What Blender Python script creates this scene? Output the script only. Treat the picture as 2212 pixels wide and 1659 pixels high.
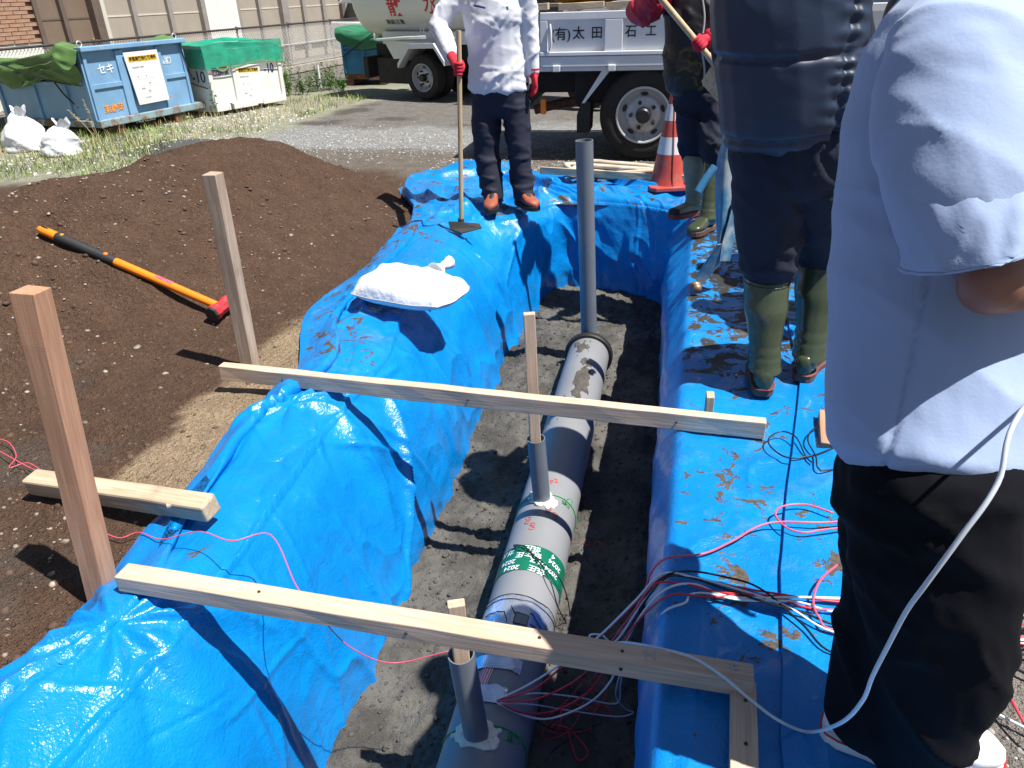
import bpy, math, random
import numpy as np
from mathutils import Vector, Matrix

for o in list(bpy.data.objects): bpy.data.objects.remove(o)
SC = bpy.context.scene
COL = SC.collection

# ---------------------------------------------------------------- camera
FOC, VW, VH = 1597.0, 2212.0, 1659.0            # focal length and frame of the photograph
PITCH, ROLL, YAW = math.radians(28.0), math.radians(2.0), math.radians(11.7)
CP = np.array([0.0, 0.0, 1.5])
def _basis():
    f0 = np.array([-math.sin(YAW), math.cos(YAW), 0.0]); r0 = np.array([math.cos(YAW), math.sin(YAW), 0.0]); up = np.array([0, 0, 1.0])
    fw = f0*math.cos(PITCH) - up*math.sin(PITCH); u0 = f0*math.sin(PITCH) + up*math.cos(PITCH)
    return r0*math.cos(ROLL) - u0*math.sin(ROLL), u0*math.cos(ROLL) + r0*math.sin(ROLL), fw
CR, CU, CF = _basis()
cam_data = bpy.data.cameras.new('camera'); cam = bpy.data.objects.new('camera', cam_data); COL.objects.link(cam)
cam_data.sensor_width = 36.0; cam_data.lens = FOC/VW*36.0; cam_data.clip_end = 2000; cam_data.clip_start = 0.05
cam.matrix_world = Matrix(((CR[0], CU[0], -CF[0], CP[0]), (CR[1], CU[1], -CF[1], CP[1]), (CR[2], CU[2], -CF[2], CP[2]), (0, 0, 0, 1)))
SC.camera = cam

# ---------------------------------------------------------------- world, sun, exposure
TO_SUN = np.array([0.431, -0.089, 0.909]); TO_SUN /= np.linalg.norm(TO_SUN)
world = bpy.data.worlds.new('World'); SC.world = world; world.use_nodes = True
wn = world.node_tree.nodes; wl = world.node_tree.links
sky = wn.new('ShaderNodeTexSky'); sky.sky_type = 'NISHITA'; sky.sun_disc = False
sky.sun_elevation = math.asin(TO_SUN[2]); sky.sun_rotation = math.atan2(TO_SUN[0], TO_SUN[1])
wl.new(sky.outputs[0], wn['Background'].inputs[0]); wn['Background'].inputs[1].default_value = 0.05
sun_d = bpy.data.lights.new('sun', 'SUN'); sun_d.energy = 5.0; sun_d.angle = math.radians(0.53); sun_d.color = (1.0, 0.965, 0.91)
sun = bpy.data.objects.new('sun', sun_d); COL.objects.link(sun); sun.location = (4, -1, 8)
sun.rotation_euler = Vector(-TO_SUN).to_track_quat('-Z', 'Y').to_euler()
SC.view_settings.view_transform = 'Standard'; SC.view_settings.look = 'None'; SC.view_settings.gamma = 1.0
SC.view_settings.exposure = 0.74; SC.view_settings.use_curve_mapping = False
SC.cycles.max_bounces = 5; SC.cycles.diffuse_bounces = 3; SC.cycles.glossy_bounces = 2; SC.cycles.transparent_max_bounces = 6; SC.cycles.caustics_reflective = False; SC.cycles.caustics_refractive = False

# ---------------------------------------------------------------- measuring helpers (surveyed from the photograph)
def ray(x, y): return CF + CR*(x - VW/2)/FOC - CU*(y - VH/2)/FOC
def G(x, y, z=0.0):
    d = ray(x, y); return CP + d*((z - CP[2])/d[2])
def atY(x, y, Y):
    d = ray(x, y); return CP + d*((Y - CP[1])/d[1])
def atD(x, y, t): return CP + ray(x, y)*t
def onplane(x, y, p0, n):
    d = ray(x, y); n = np.asarray(n, float); return CP + d*(((np.asarray(p0) - CP) @ n)/(d @ n))
def over(base, x, y):
    d = ray(x, y); a = d[:2]; return CP + d*(((np.asarray(base)[:2] - CP[:2]) @ a)/(a @ a))

# ---------------------------------------------------------------- noise
_T = np.random.RandomState(7).rand(64, 64, 64)
def vn(p, seed=0):
    p = np.asarray(p, float)
    if p.shape[-1] == 2: p = np.concatenate([p, np.full(p.shape[:-1]+(1,), 0.5)], -1)
    p = p + seed*17.371
    i = np.floor(p).astype(int); f = p - i; f = f*f*f*(f*(f*6-15)+10)
    def h(a, b, c): return _T[(i[..., 0]+a) & 63, (i[..., 1]+b) & 63, (i[..., 2]+c) & 63]
    fx, fy, fz = f[..., 0], f[..., 1], f[..., 2]
    def L(a, b, t): return a + (b-a)*t
    return L(L(L(h(0,0,0), h(1,0,0), fx), L(h(0,1,0), h(1,1,0), fx), fy), L(L(h(0,0,1), h(1,0,1), fx), L(h(0,1,1), h(1,1,1), fx), fy), fz)*2 - 1
def fbm(p, oct=4, seed=0, gain=0.5):
    p = np.asarray(p, float); s = 0; a = 1.0; t = 0
    for k in range(oct):
        s = s + a*vn(p*(2.03**k), seed+k*3); t += a; a *= gain
    return s/t
def facet(p, seed=0):                             # piecewise linear noise: flat facets and sharp creases, as in crumpled sheet
    p = np.asarray(p, float) + seed*11.13
    q = np.stack([p[..., 0] + p[..., 1]*0.366, p[..., 1] + p[..., 0]*0.366], -1)
    i = np.floor(q).astype(int); f = q - i
    def h(a, b): return _T[(i[..., 0]+a) & 63, (i[..., 1]+b) & 63, seed & 63]*2 - 1
    fx, fy = f[..., 0], f[..., 1]
    lo = h(0,0) + (h(1,0)-h(0,0))*fx + (h(1,1)-h(1,0))*fy
    hi = h(0,0) + (h(1,1)-h(0,1))*fx + (h(0,1)-h(0,0))*fy
    return np.where(fx > fy, lo, hi)
def crumple(p, seed=0, oct=3):
    p = np.asarray(p, float); w = np.stack([vn(p*0.7, seed+5), vn(p*0.7, seed+9)], -1)
    s = 0; a = 1.0; t = 0
    for k in range(oct):
        s = s + a*facet((p + 0.35*w)*(1.9**k), seed+k*4+1); t += a; a *= 0.55
    return s/t
def sstep(a, b, x): 
    t = np.clip((x-a)/(b-a), 0, 1); return t*t*(3-2*t)

# ---------------------------------------------------------------- object helpers
def tag(o, label=None, cat=None, group=None, kind=None):
    if label: o['label'] = label
    if cat: o['category'] = cat
    if group: o['group'] = group
    if kind: o['kind'] = kind
    return o
def thing(name, loc, label, cat, group=None, rz=0.0):
    o = bpy.data.objects.new(name, None); COL.objects.link(o); o.location = Vector(loc); o.rotation_euler = (0, 0, rz); o.empty_display_size = 0.1
    return tag(o, label, cat, group)
def link_mesh(name, me, mat, parent=None, smooth=None):
    if mat is not None: me.materials.append(mat)
    if smooth is not None:
        me.polygons.foreach_set('use_smooth', [True]*len(me.polygons))
        if smooth < 179: me.set_sharp_from_angle(angle=math.radians(smooth))
    o = bpy.data.objects.new(name, me); COL.objects.link(o)
    if parent is not None: o.parent = parent
    return o
def pw(parent):                                   # parent-local matrix of a world point
    m = Matrix.Identity(4); p = parent; 
    while p is not None:
        if p.rotation_mode == 'QUATERNION': r = p.rotation_quaternion.to_matrix().to_4x4()
        else: r = p.rotation_euler.to_matrix().to_4x4()
        m = (Matrix.Translation(p.location) @ r) @ m; p = p.parent
    return m.inverted()
class MB:
    def __init__(s): s.v = []; s.f = []
    def add(s, vs, fs):
        b = len(s.v); s.v.extend([tuple(map(float, v)) for v in vs]); s.f.extend([tuple(int(i)+b for i in f) for f in fs]); return s
    def box(s, c, d, rot=None):
        c = np.asarray(c, float); d = np.asarray(d, float)/2
        q = np.array([[-1,-1,-1],[1,-1,-1],[1,1,-1],[-1,1,-1],[-1,-1,1],[1,-1,1],[1,1,1],[-1,1,1]])*d
        if rot is not None: q = q @ np.asarray(rot, float).T
        return s.add(q + c, [(0,3,2,1),(4,5,6,7),(0,1,5,4),(1,2,6,5),(2,3,7,6),(3,0,4,7)])
    def bx(s, x0, x1, y0, y1, z0, z1): return s.box(((x0+x1)/2, (y0+y1)/2, (z0+z1)/2), (x1-x0, y1-y0, z1-z0))
    def beam(s, p0, p1, w, h, up=(0,0,1)):
        p0 = np.asarray(p0, float); p1 = np.asarray(p1, float); t = p1-p0; L = np.linalg.norm(t); t /= L
        a = np.cross(np.asarray(up, float), t); a /= np.linalg.norm(a); b = np.cross(t, a)
        return s.box((p0+p1)/2, (L, w, h), np.stack([t, a, b], 1))
    def prism(s, poly, axis, a0, a1):             # poly: list of 2d points in the plane of the two other axes
        n = len(poly); vs = []
        for a in (a0, a1):
            for (u, v) in poly:
                vs.append({'x': (a, u, v), 'y': (u, a, v), 'z': (u, v, a)}[axis])
        fs = [tuple(range(n))[::-1], tuple(range(n, 2*n))] + [(i, (i+1) % n, n+(i+1) % n, n+i) for i in range(n)]
        return s.add(vs, fs)
    def loft(s, rings, cap=True, closed=True):
        n = len(rings[0]); vs = [p for r in rings for p in r]; fs = []
        for k in range(len(rings)-1):
            for i in range(n if closed else n-1):
                j = (i+1) % n; fs.append((k*n+i, k*n+j, (k+1)*n+j, (k+1)*n+i))
        if cap: fs += [tuple(range(n))[::-1], tuple((len(rings)-1)*n+i for i in range(n))]
        return s.add(vs, fs)
    def tube(s, pts, r, n=8, cap=True):
        pts = np.asarray(pts, float); m = len(pts); r = np.broadcast_to(np.asarray(r, float), (m,))
        t = np.gradient(pts, axis=0); t /= (np.linalg.norm(t, axis=1)[:, None] + 1e-12)
        a = np.cross(t[0], (0.31, 0.2, 0.93)); 
        if np.linalg.norm(a) < 1e-3: a = np.cross(t[0], (1, 0, 0))
        a /= np.linalg.norm(a); rings = []; th = np.arange(n)*2*math.pi/n
        for k in range(m):
            a = a - t[k]*(a @ t[k]); a /= np.linalg.norm(a); b = np.cross(t[k], a)
            rings.append(pts[k] + r[k]*(np.cos(th)[:, None]*a + np.sin(th)[:, None]*b))
        return s.loft(rings, cap)
    def lathe(s, prof, o=(0,0,0), ax=(0,0,1), n=24, cap=False):   # prof: (radius, along-axis)
        ax = np.asarray(ax, float); ax /= np.linalg.norm(ax); a = np.cross(ax, (0.0, 0.0, 1.0) if abs(ax[2]) < 0.9 else (1.0, 0, 0)); a /= np.linalg.norm(a); b = np.cross(ax, a)
        th = np.arange(n)*2*math.pi/n; c = np.cos(th)[:, None]*a + np.sin(th)[:, None]*b
        return s.loft([np.asarray(o) + ax*z + c*max(r, 1e-4) for r, z in prof], cap)
    def grid(s, P):                               # P: (nu, nv, 3)
        nu, nv = P.shape[:2]; I = np.arange(nu*nv).reshape(nu, nv)
        fs = np.stack([I[:-1, :-1], I[1:, :-1], I[1:, 1:], I[:-1, 1:]], -1).reshape(-1, 4)
        return s.add(P.reshape(-1, 3), fs)
    def build(s, name, mat, parent=None, smooth=None, world=True, bevel=0.0, seg=2):
        me = bpy.data.meshes.new(name); v = np.array(s.v, float)
        if parent is not None and world:
            M4 = np.array(pw(parent)); v = v @ M4[:3, :3].T + M4[:3, 3]
        me.from_pydata(v.tolist(), [], s.f); me.validate(); me.update()
        o = link_mesh(name, me, mat, parent, smooth)
        if bevel:
            m = o.modifiers.new('bevel', 'BEVEL'); m.width = bevel; m.segments = seg; m.limit_method = 'ANGLE'; m.angle_limit = math.radians(40)
        return o
def fast_mesh(name, V, F, mat, parent=None, smooth=None):
    V = np.asarray(V, np.float32); F = np.asarray(F, np.int32); k = F.shape[1]
    me = bpy.data.meshes.new(name); me.vertices.add(len(V)); me.vertices.foreach_set('co', V.ravel())
    me.loops.add(F.size); me.loops.foreach_set('vertex_index', F.ravel()); me.polygons.add(len(F)); me.polygons.foreach_set('loop_start', np.arange(0, F.size, k, dtype=np.int32))
    me.update(calc_edges=True); me.validate()
    return link_mesh(name, me, mat, parent, smooth)
def set_attr(o, name, vals):
    a = o.data.attributes.new(name, 'FLOAT', 'POINT'); a.data.foreach_set('value', np.asarray(vals, np.float32).ravel())
def spline(pts, n=60):                            # Catmull-Rom through the points
    p = np.asarray(pts, float); p = np.vstack([2*p[0]-p[1], p, 2*p[-1]-p[-2]]); out = []
    m = len(p)-3; per = max(2, n//m)
    for i in range(m):
        a, b, c, d = p[i:i+4]
        for t in np.arange(per)/per:
            out.append(0.5*((2*b) + (c-a)*t + (2*a-5*b+4*c-d)*t*t + (3*b-a-3*c+d)*t**3))
    out.append(p[-2]); return np.array(out)
def rotz(a): return np.array([[math.cos(a), -math.sin(a), 0], [math.sin(a), math.cos(a), 0], [0, 0, 1]])

# ---------------------------------------------------------------- materials
class NT:
    def __init__(s, name):
        s.m = bpy.data.materials.new(name); s.m.use_nodes = True; s.t = s.m.node_tree; s.n = s.t.nodes; s.b = s.n['Principled BSDF']
    def node(s, typ, **kw):
        x = s.n.new(typ)
        for k, v in kw.items(): setattr(x, k, v)
        return x
    def link(s, a, b): s.t.links.new(a, b)
    def put(s, sock, v):
        if hasattr(v, 'is_output') or isinstance(v, bpy.types.NodeSocket): s.link(v, sock)
        elif isinstance(v, (tuple, list)) and len(v) == 3 and sock.type == 'RGBA': sock.default_value = (*v, 1)
        else: sock.default_value = v
    def coord(s, kind='Object', scale=(1,1,1), rot=(0,0,0)):
        c = s.node('ShaderNodeTexCoord'); m = s.node('ShaderNodeMapping'); m.inputs['Scale'].default_value = scale; m.inputs['Rotation'].default_value = rot
        s.link(c.outputs[kind], m.inputs['Vector']); return m.outputs[0]
    def noise(s, vec, scale, detail=4, rough=0.55, dist=0.0):
        x = s.node('ShaderNodeTexNoise'); s.link(vec, x.inputs['Vector']); x.inputs['Scale'].default_value = scale; x.inputs['Detail'].default_value = detail; x.inputs['Roughness'].default_value = rough; x.inputs['Distortion'].default_value = dist
        return x.outputs['Fac']
    def ramp(s, f, a, b, inv=False):
        x = s.node('ShaderNodeMapRange'); s.put(x.inputs['Value'], f); x.inputs['From Min'].default_value = a; x.inputs['From Max'].default_value = b; x.interpolation_type = 'SMOOTHSTEP'
        if inv: x.inputs['To Min'].default_value = 1; x.inputs['To Max'].default_value = 0
        return x.outputs['Result']
    def mix(s, f, a, b):
        x = s.node('ShaderNodeMix', data_type='RGBA'); s.put(x.inputs['Factor'], f); s.put(x.inputs[6], a); s.put(x.inputs[7], b); return x.outputs[2]
    def math(s, op, a, b=0.0, clamp=False):
        x = s.node('ShaderNodeMath', operation=op); x.use_clamp = clamp; s.put(x.inputs[0], a); s.put(x.inputs[1], b); return x.outputs[0]
    def attr(s, name):
        x = s.node('ShaderNodeAttribute'); x.attribute_name = name; return x.outputs['Fac']
    def bump(s, h, strength, dist, prev=None):
        x = s.node('ShaderNodeBump'); s.put(x.inputs['Height'], h); x.inputs['Strength'].default_value = strength; x.inputs['Distance'].default_value = dist
        if prev is not None: s.link(prev, x.inputs['Normal'])
        return x.outputs[0]
    def out(s, col, rough=0.5, normal=None, spec=0.5, metal=0.0, **kw):
        s.put(s.b.inputs['Base Color'], col); s.put(s.b.inputs['Roughness'], rough); s.put(s.b.inputs['Specular IOR Level'], spec); s.put(s.b.inputs['Metallic'], metal)
        if normal is not None: s.link(normal, s.b.inputs['Normal'])
        for k, v in kw.items(): s.put(s.b.inputs[k.replace('_', ' ')], v)
        return s.m
def mk(name, col, rough=0.5, var=0.15, vs=6.0, bump=0.0, bs=60.0, bd=0.004, spec=0.5, metal=0.0, dirt=None, dirt_s=5.0, dirt_a=(0.55, 0.75), stretch=(1,1,1), **kw):
    t = NT(name); c = t.coord('Object', stretch); n = t.noise(c, vs, 3)
    lo = tuple(x*(1-var) for x in col); hi = tuple(min(1, x*(1+var)) for x in col)
    base = t.mix(t.ramp(n, 0.3, 0.7), lo, hi); ro = rough
    if dirt:
        d = t.ramp(t.noise(c, dirt_s, 4, 0.65), *dirt_a); base = t.mix(d, base, dirt)
        ro = t.math('ADD', t.math('MULTIPLY', d, 0.3), rough, True)
    nm = t.bump(t.noise(c, bs, 2), bump, bd) if bump else None
    return t.out(base, ro, nm, spec, metal, **kw)

def tarp_mat(name, blue, mudcol, rough=0.22):
    t = NT(name); c = t.coord('Object'); mud = t.attr('mud')
    n1 = t.noise(c, 2.2, 2); n2 = t.noise(c, 9, 5, 0.7, 0.6); n3 = t.noise(c, 55, 3, 0.6)
    base = t.mix(t.ramp(n1, 0.3, 0.7), tuple(x*0.9 for x in blue), tuple(min(1, x*1.12) for x in blue))
    # dusty film, thin
    film = t.math('MULTIPLY', t.ramp(t.noise(c, 6, 4, 0.7), 0.50, 0.75), t.math('MULTIPLY', mud, 0.45))
    base = t.mix(film, base, (0.20, 0.34, 0.46))
    v = t.math('ADD', n2, t.math('MULTIPLY', n3, 0.14))
    v = t.math('ADD', v, t.math('MULTIPLY', mud, 0.22))
    m = t.ramp(v, 0.765, 0.79); mm = t.math('MULTIPLY', m, t.ramp(mud, 0.02, 0.08))
    mudc = t.mix(t.ramp(n3, 0.35, 0.65), tuple(x*0.55 for x in mudcol), mudcol); mudc = t.mix(t.ramp(mud, 0.78, 0.95), mudc, (0.030, 0.026, 0.022)); base = t.mix(mm, base, mudc)
    sp = t.ramp(t.noise(t.coord('Object', (1, 1.6, 1)), 38, 4, 0.75), 0.66, 0.69); sp = t.math('MULTIPLY', sp, t.ramp(t.math('ADD', t.noise(c, 4, 2), t.math('MULTIPLY', mud, 0.35)), 0.60, 0.78)); base = t.mix(sp, base, tuple(x*0.35 for x in mudcol))
    ro = t.math('ADD', t.math('MULTIPLY', n3, 0.18), rough - 0.08)
    ro = t.math('ADD', ro, t.math('MULTIPLY', mm, 0.22), True)
    vo = t.node('ShaderNodeTexVoronoi'); dn = t.node('ShaderNodeTexNoise'); dn.inputs['Scale'].default_value = 7; dn.inputs['Detail'].default_value = 2; t.link(c, dn.inputs['Vector']); va = t.node('ShaderNodeVectorMath', operation='MULTIPLY_ADD'); t.link(dn.outputs['Color'], va.inputs[0]); va.inputs[1].default_value = (0.16, 0.16, 0.16); t.link(c, va.inputs[2]); t.link(va.outputs[0], vo.inputs['Vector']); vo.inputs['Scale'].default_value = 9.0
    b0 = t.bump(vo.outputs['Distance'], 0.38, 0.014); b1 = t.bump(t.noise(c, 30, 2, 0.6, 1.0), 0.5, 0.006, b0); b2 = t.bump(t.noise(c, 150, 1, 0.6), 0.7, 0.0025, b1); b3 = t.bump(mm, 0.35, 0.003, b2)
    return t.out(base, t.math('ADD', ro, 0.06), b3, 0.42, Coat_Weight=t.math('MULTIPLY', t.math('SUBTRACT', 1.0, mm), 0.22), Coat_Roughness=0.10)
def wood_mat(name, a, b, rough=0.6, sc=1.0, dirt=None):
    t = NT(name); c = t.coord('Object', (40*sc, 40*sc, 2.2*sc)); g = t.noise(c, 1.0, 5, 0.6, 1.2)
    c2 = t.coord('Object', (160, 160, 5)); g2 = t.noise(c2, 1.0, 3); c3 = t.coord('Object'); n3 = t.noise(c3, 6, 4)
    base = t.mix(t.ramp(g, 0.32, 0.68), a, b); base = t.mix(t.math('MULTIPLY', t.ramp(g2, 0.45, 0.7), 0.35), base, tuple(x*0.6 for x in a))
    if dirt: base = t.mix(t.math('MULTIPLY', t.ramp(n3, 0.5, 0.72), 0.6), base, dirt)
    saw = t.noise(t.coord('Object', (4, 4, 420)), 1.0, 2)
    nm = t.bump(g2, 0.35, 0.002, t.bump(saw, 0.25, 0.0015))
    return t.out(base, rough, nm, 0.3)

BLUE = (0.002, 0.200, 0.575)
mt = {}
mt['tarp'] = tarp_mat('tarp_blue', BLUE, (0.105, 0.082, 0.063))
mt['tarp_r'] = tarp_mat('tarp_blue_muddy', (0.002, 0.200, 0.57), (0.098, 0.080, 0.063), 0.25)
mt['wood'] = wood_mat('wood_pale', (0.53, 0.375, 0.265), (0.66, 0.50, 0.385))
mt['wood_grey'] = wood_mat('wood_weathered', (0.34, 0.25, 0.185), (0.50, 0.39, 0.30), 0.7, 1.0, (0.2, 0.15, 0.11))
mt['wood_red'] = wood_mat('wood_reddish', (0.40, 0.21, 0.125), (0.51, 0.30, 0.19), 0.65)
mt['wood_dirty'] = wood_mat('wood_dirty', (0.42, 0.32, 0.21), (0.6, 0.49, 0.35), 0.7, 1.0, (0.22, 0.16, 0.11))
mt['handle'] = wood_mat('wood_handle', (0.50, 0.36, 0.20), (0.62, 0.48, 0.30), 0.5)
mt['pvc'] = mk('grey_pvc', (0.22, 0.225, 0.233), 0.42, 0.06, 4, 0.05, 30, dirt=(0.20, 0.19, 0.175), dirt_s=7, dirt_a=(0.62, 0.85))
mt['pvc_dk'] = mk('dark_grey_pvc', (0.145, 0.165, 0.195), 0.38, 0.08, 4, 0.04, 30)
mt['rubber'] = mk('black_rubber', (0.012, 0.012, 0.013), 0.55, 0.2, 8, 0.15, 60)
mt['tyre'] = mk('tyre_rubber', (0.018, 0.016, 0.015), 0.8, 0.25, 6, 0.3, 40, dirt=(0.06, 0.05, 0.04), dirt_s=4)
mt['steel_rim'] = mk('silver_painted_steel', (0.52, 0.53, 0.55), 0.38, 0.08, 8, 0.05, 40, metal=0.35, dirt=(0.25, 0.22, 0.19), dirt_s=8, dirt_a=(0.55, 0.8))
mt['dark_metal'] = mk('dark_metal', (0.035, 0.035, 0.038), 0.5, 0.25, 10, 0.15, 50, metal=0.3)
mt['black'] = mk('black_plastic', (0.012, 0.012, 0.014), 0.45, 0.1)
mt['chassis'] = mk('chassis_black', (0.014, 0.013, 0.013), 0.7, 0.3, 6, 0.2, 30, dirt=(0.05, 0.042, 0.035), dirt_s=5)
mt['white_paint'] = mk('white_truck_paint', (0.70, 0.71, 0.73), 0.32, 0.04, 3, dirt=(0.42, 0.40, 0.37), dirt_s=3.2, dirt_a=(0.60, 0.85))
mt['cream_paint'] = mk('cream_tank_paint', (0.74, 0.745, 0.71), 0.28, 0.03, 2, dirt=(0.45, 0.43, 0.38), dirt_s=2.5, dirt_a=(0.64, 0.9))
mt['red_print'] = mk('red_print', (0.62, 0.015, 0.02), 0.5, 0.05)
mt['black_print'] = mk('black_print', (0.012, 0.012, 0.014), 0.55, 0.05)
mt['white_print'] = mk('white_print', (0.78, 0.80, 0.82), 0.55, 0.1, 30)
mt['orange_print'] = mk('orange_print', (0.78, 0.30, 0.05), 0.6, 0.15, 30)
mt['navy_print'] = mk('navy_print', (0.010, 0.025, 0.13), 0.55, 0.05)
mt['grey_print'] = mk('grey_print', (0.42, 0.42, 0.44), 0.6, 0.1)
mt['skip_blue'] = mk('skip_blue_paint', (0.19, 0.36, 0.56), 0.5, 0.1, 3, 0.1, 20, dirt=(0.32, 0.40, 0.44), dirt_s=4.5, dirt_a=(0.55, 0.8))
mt['skip_blue2'] = mk('skip_deep_blue_paint', (0.035, 0.20, 0.38), 0.45, 0.15, 3, 0.1, 20, dirt=(0.12, 0.09, 0.06), dirt_s=4, dirt_a=(0.58, 0.8))
mt['skip_white'] = mk('skip_white_paint', (0.72, 0.72, 0.69), 0.45, 0.04, 3, dirt=(0.50, 0.45, 0.36), dirt_s=5, dirt_a=(0.6, 0.85))
mt['rust'] = mk('rusty_steel', (0.16, 0.07, 0.04), 0.8, 0.4, 12, 0.4, 40)
mt['skip_base'] = mk('skip_base_paint', (0.23, 0.33, 0.36), 0.6, 0.15, 6, 0.2, 30, dirt=(0.22, 0.11, 0.06), dirt_s=7, dirt_a=(0.48, 0.62))
mt['board'] = mk('notice_white', (0.80, 0.80, 0.79), 0.5, 0.02)
mt['yellow'] = mk('notice_yellow', (0.80, 0.50, 0.03), 0.5, 0.05)
mt['green_cover'] = mk('green_canvas', (0.085, 0.165, 0.045), 0.6, 0.15, 4, 0.35, 18, 0.01)
mt['green_cover2'] = mk('deep_green_canvas', (0.02, 0.16, 0.075), 0.55, 0.15, 4, 0.35, 18, 0.01)
mt['bag'] = mk('white_woven_sack', (0.74, 0.76, 0.80), 0.55, 0.06, 5, 0.6, 22, 0.014, dirt=(0.50, 0.47, 0.43), dirt_s=7, dirt_a=(0.58, 0.85))
mt['cone_red'] = mk('cone_red', (0.50, 0.075, 0.055), 0.42, 0.08, 6, dirt=(0.36, 0.15, 0.10), dirt_s=9, dirt_a=(0.5, 0.75))
mt['cone_white'] = mk('cone_white', (0.68, 0.66, 0.64), 0.42, 0.05, 6, dirt=(0.42, 0.36, 0.32), dirt_s=9, dirt_a=(0.55, 0.8))
mt['orange'] = mk('hammer_orange', (0.90, 0.235, 0.012), 0.4, 0.05)
mt['grip'] = mk('grip_black', (0.022, 0.023, 0.026), 0.6, 0.1, 20, 0.2, 200)
mt['hammer_red'] = mk('hammer_red', (0.55, 0.03, 0.04), 0.45, 0.1, 12, 0.1, 40, dirt=(0.16, 0.08, 0.07), dirt_s=26, dirt_a=(0.52, 0.66))
mt['pink'] = mk('pink_label', (0.65, 0.10, 0.16), 0.5, 0.3, 60)
mt['hose'] = mk('canvas_hose', (0.50, 0.43, 0.34), 0.8, 0.15, 12, 0.3, 90)
mt['green_tape'] = mk('green_tape', (0.006, 0.135, 0.075), 0.3, 0.08)
mt['silver_tape'] = mk('silver_tape', (0.62, 0.68, 0.80), 0.24, 0.12, 14, 0.5, 45, 0.003, metal=0.75)
mt['foam'] = mk('sealing_foam', (0.74, 0.71, 0.60), 0.75, 0.08, 20, 0.5, 70, 0.004)
mt['cord_green'] = mk('green_cord', (0.01, 0.30, 0.07), 0.45, 0.05)
mt['wire_red'] = mk('red_wire', (0.72, 0.035, 0.06), 0.35, 0.04)
mt['wire_pink'] = mk('pink_wire', (0.80, 0.10, 0.16), 0.35, 0.04)
mt['wire_white'] = mk('white_wire', (0.80, 0.80, 0.82), 0.35, 0.03)
mt['wire_black'] = mk('black_wire', (0.012, 0.012, 0.016), 0.4, 0.05)
mt['cable_grey'] = mk('grey_cable', (0.62, 0.66, 0.72), 0.35, 0.03)
mt['cloth_white'] = mk('white_polo_cloth', (0.74, 0.75, 0.80), 0.85, 0.03, 4, 0.25, 90, 0.003)
mt['cloth_navy'] = mk('navy_twill', (0.013, 0.015, 0.034), 0.8, 0.15, 5, 0.3, 60, 0.004)
mt['cloth_navy2'] = mk('navy_baggy_cloth', (0.0050, 0.0085, 0.024), 0.85, 0.2, 5, 0.3, 40, 0.005)
mt['cloth_black'] = mk('black_trouser_cloth', (0.0035, 0.0038, 0.0065), 0.9, 0.15, 6, 0.2, 50, 0.003, spec=0.15)
mt['vest'] = mk('navy_quilted_vest', (0.015, 0.028, 0.060), 0.46, 0.12, 5, 0.15, 40, 0.004)
mt['tee'] = mk('pale_blue_tee', (0.315, 0.405, 0.61), 0.8, 0.03, 3, 0.18, 160, 0.002, Sheen_Weight=0.2)
mt['jacket_black'] = mk('black_jacket', (0.011, 0.011, 0.014), 0.55, 0.2, 6, 0.3, 30, 0.005)
mt['red_sleeve'] = mk('red_sleeve', (0.42, 0.008, 0.03), 0.6, 0.15, 10, 0.3, 40, 0.005)
mt['glove_red'] = mk('red_glove', (0.52, 0.012, 0.035), 0.8, 0.15, 20, 0.4, 120, 0.003)
mt['glove_palm'] = mk('glove_dark_palm', (0.02, 0.02, 0.025), 0.6, 0.1)
mt['skin'] = mk('skin', (0.36, 0.175, 0.115), 0.5, 0.08, 12, 0.1, 120, 0.001)
mt['skin_tan'] = mk('skin_tanned', (0.27, 0.115, 0.075), 0.48, 0.1, 12, 0.1, 120, 0.001)  # a deeper brown skin tone
mt['hair'] = mk('hair', (0.012, 0.010, 0.009), 0.5, 0.2, 40, 0.5, 140, 0.004)
mt['boot'] = mk('green_rubber_boot', (0.048, 0.062, 0.034), 0.25, 0.12, 5, 0.05, 20, dirt=(0.10, 0.085, 0.06), dirt_s=6, dirt_a=(0.58, 0.75))
mt['boot_pale'] = mk('khaki_rubber_boot', (0.20, 0.195, 0.125), 0.45, 0.15, 5, 0.1, 20, dirt=(0.30, 0.28, 0.22), dirt_s=6, dirt_a=(0.5, 0.7))
mt['sole'] = mk('boot_sole', (0.10, 0.055, 0.045), 0.7, 0.2, 10, dirt=(0.16, 0.13, 0.10), dirt_s=10)
mt['sole_red'] = mk('red_rim', (0.24, 0.045, 0.035), 0.6, 0.1)
mt['shoe_orange'] = mk('orange_shoe', (0.30, 0.075, 0.04), 0.6, 0.15, 12, 0.2, 60)
mt['shoe_black'] = mk('shoe_black', (0.015, 0.014, 0.014), 0.6, 0.1)
mt['sneaker'] = mk('white_canvas_shoe', (0.80, 0.80, 0.80), 0.7, 0.03, 8, 0.2, 160, 0.002)
mt['spade_metal'] = mk('spade_metal', (0.52, 0.40, 0.27), 0.45, 0.15, 8, 0.1, 40, metal=0.25, dirt=(0.30, 0.22, 0.14), dirt_s=12)
mt['hoe_metal'] = mk('hoe_metal', (0.06, 0.055, 0.05), 0.6, 0.2, 12, 0.3, 60, metal=0.4)
mt['tray_blue'] = mk('scuffed_blue_steel', (0.05, 0.21, 0.40), 0.45, 0.15, 6, 0.1, 30, metal=0.2, dirt=(0.30, 0.36, 0.40), dirt_s=4.5, dirt_a=(0.44, 0.62))
mt['brass'] = mk('rusty_bolt', (0.30, 0.20, 0.13), 0.5, 0.3, 30, metal=0.5)
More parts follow.
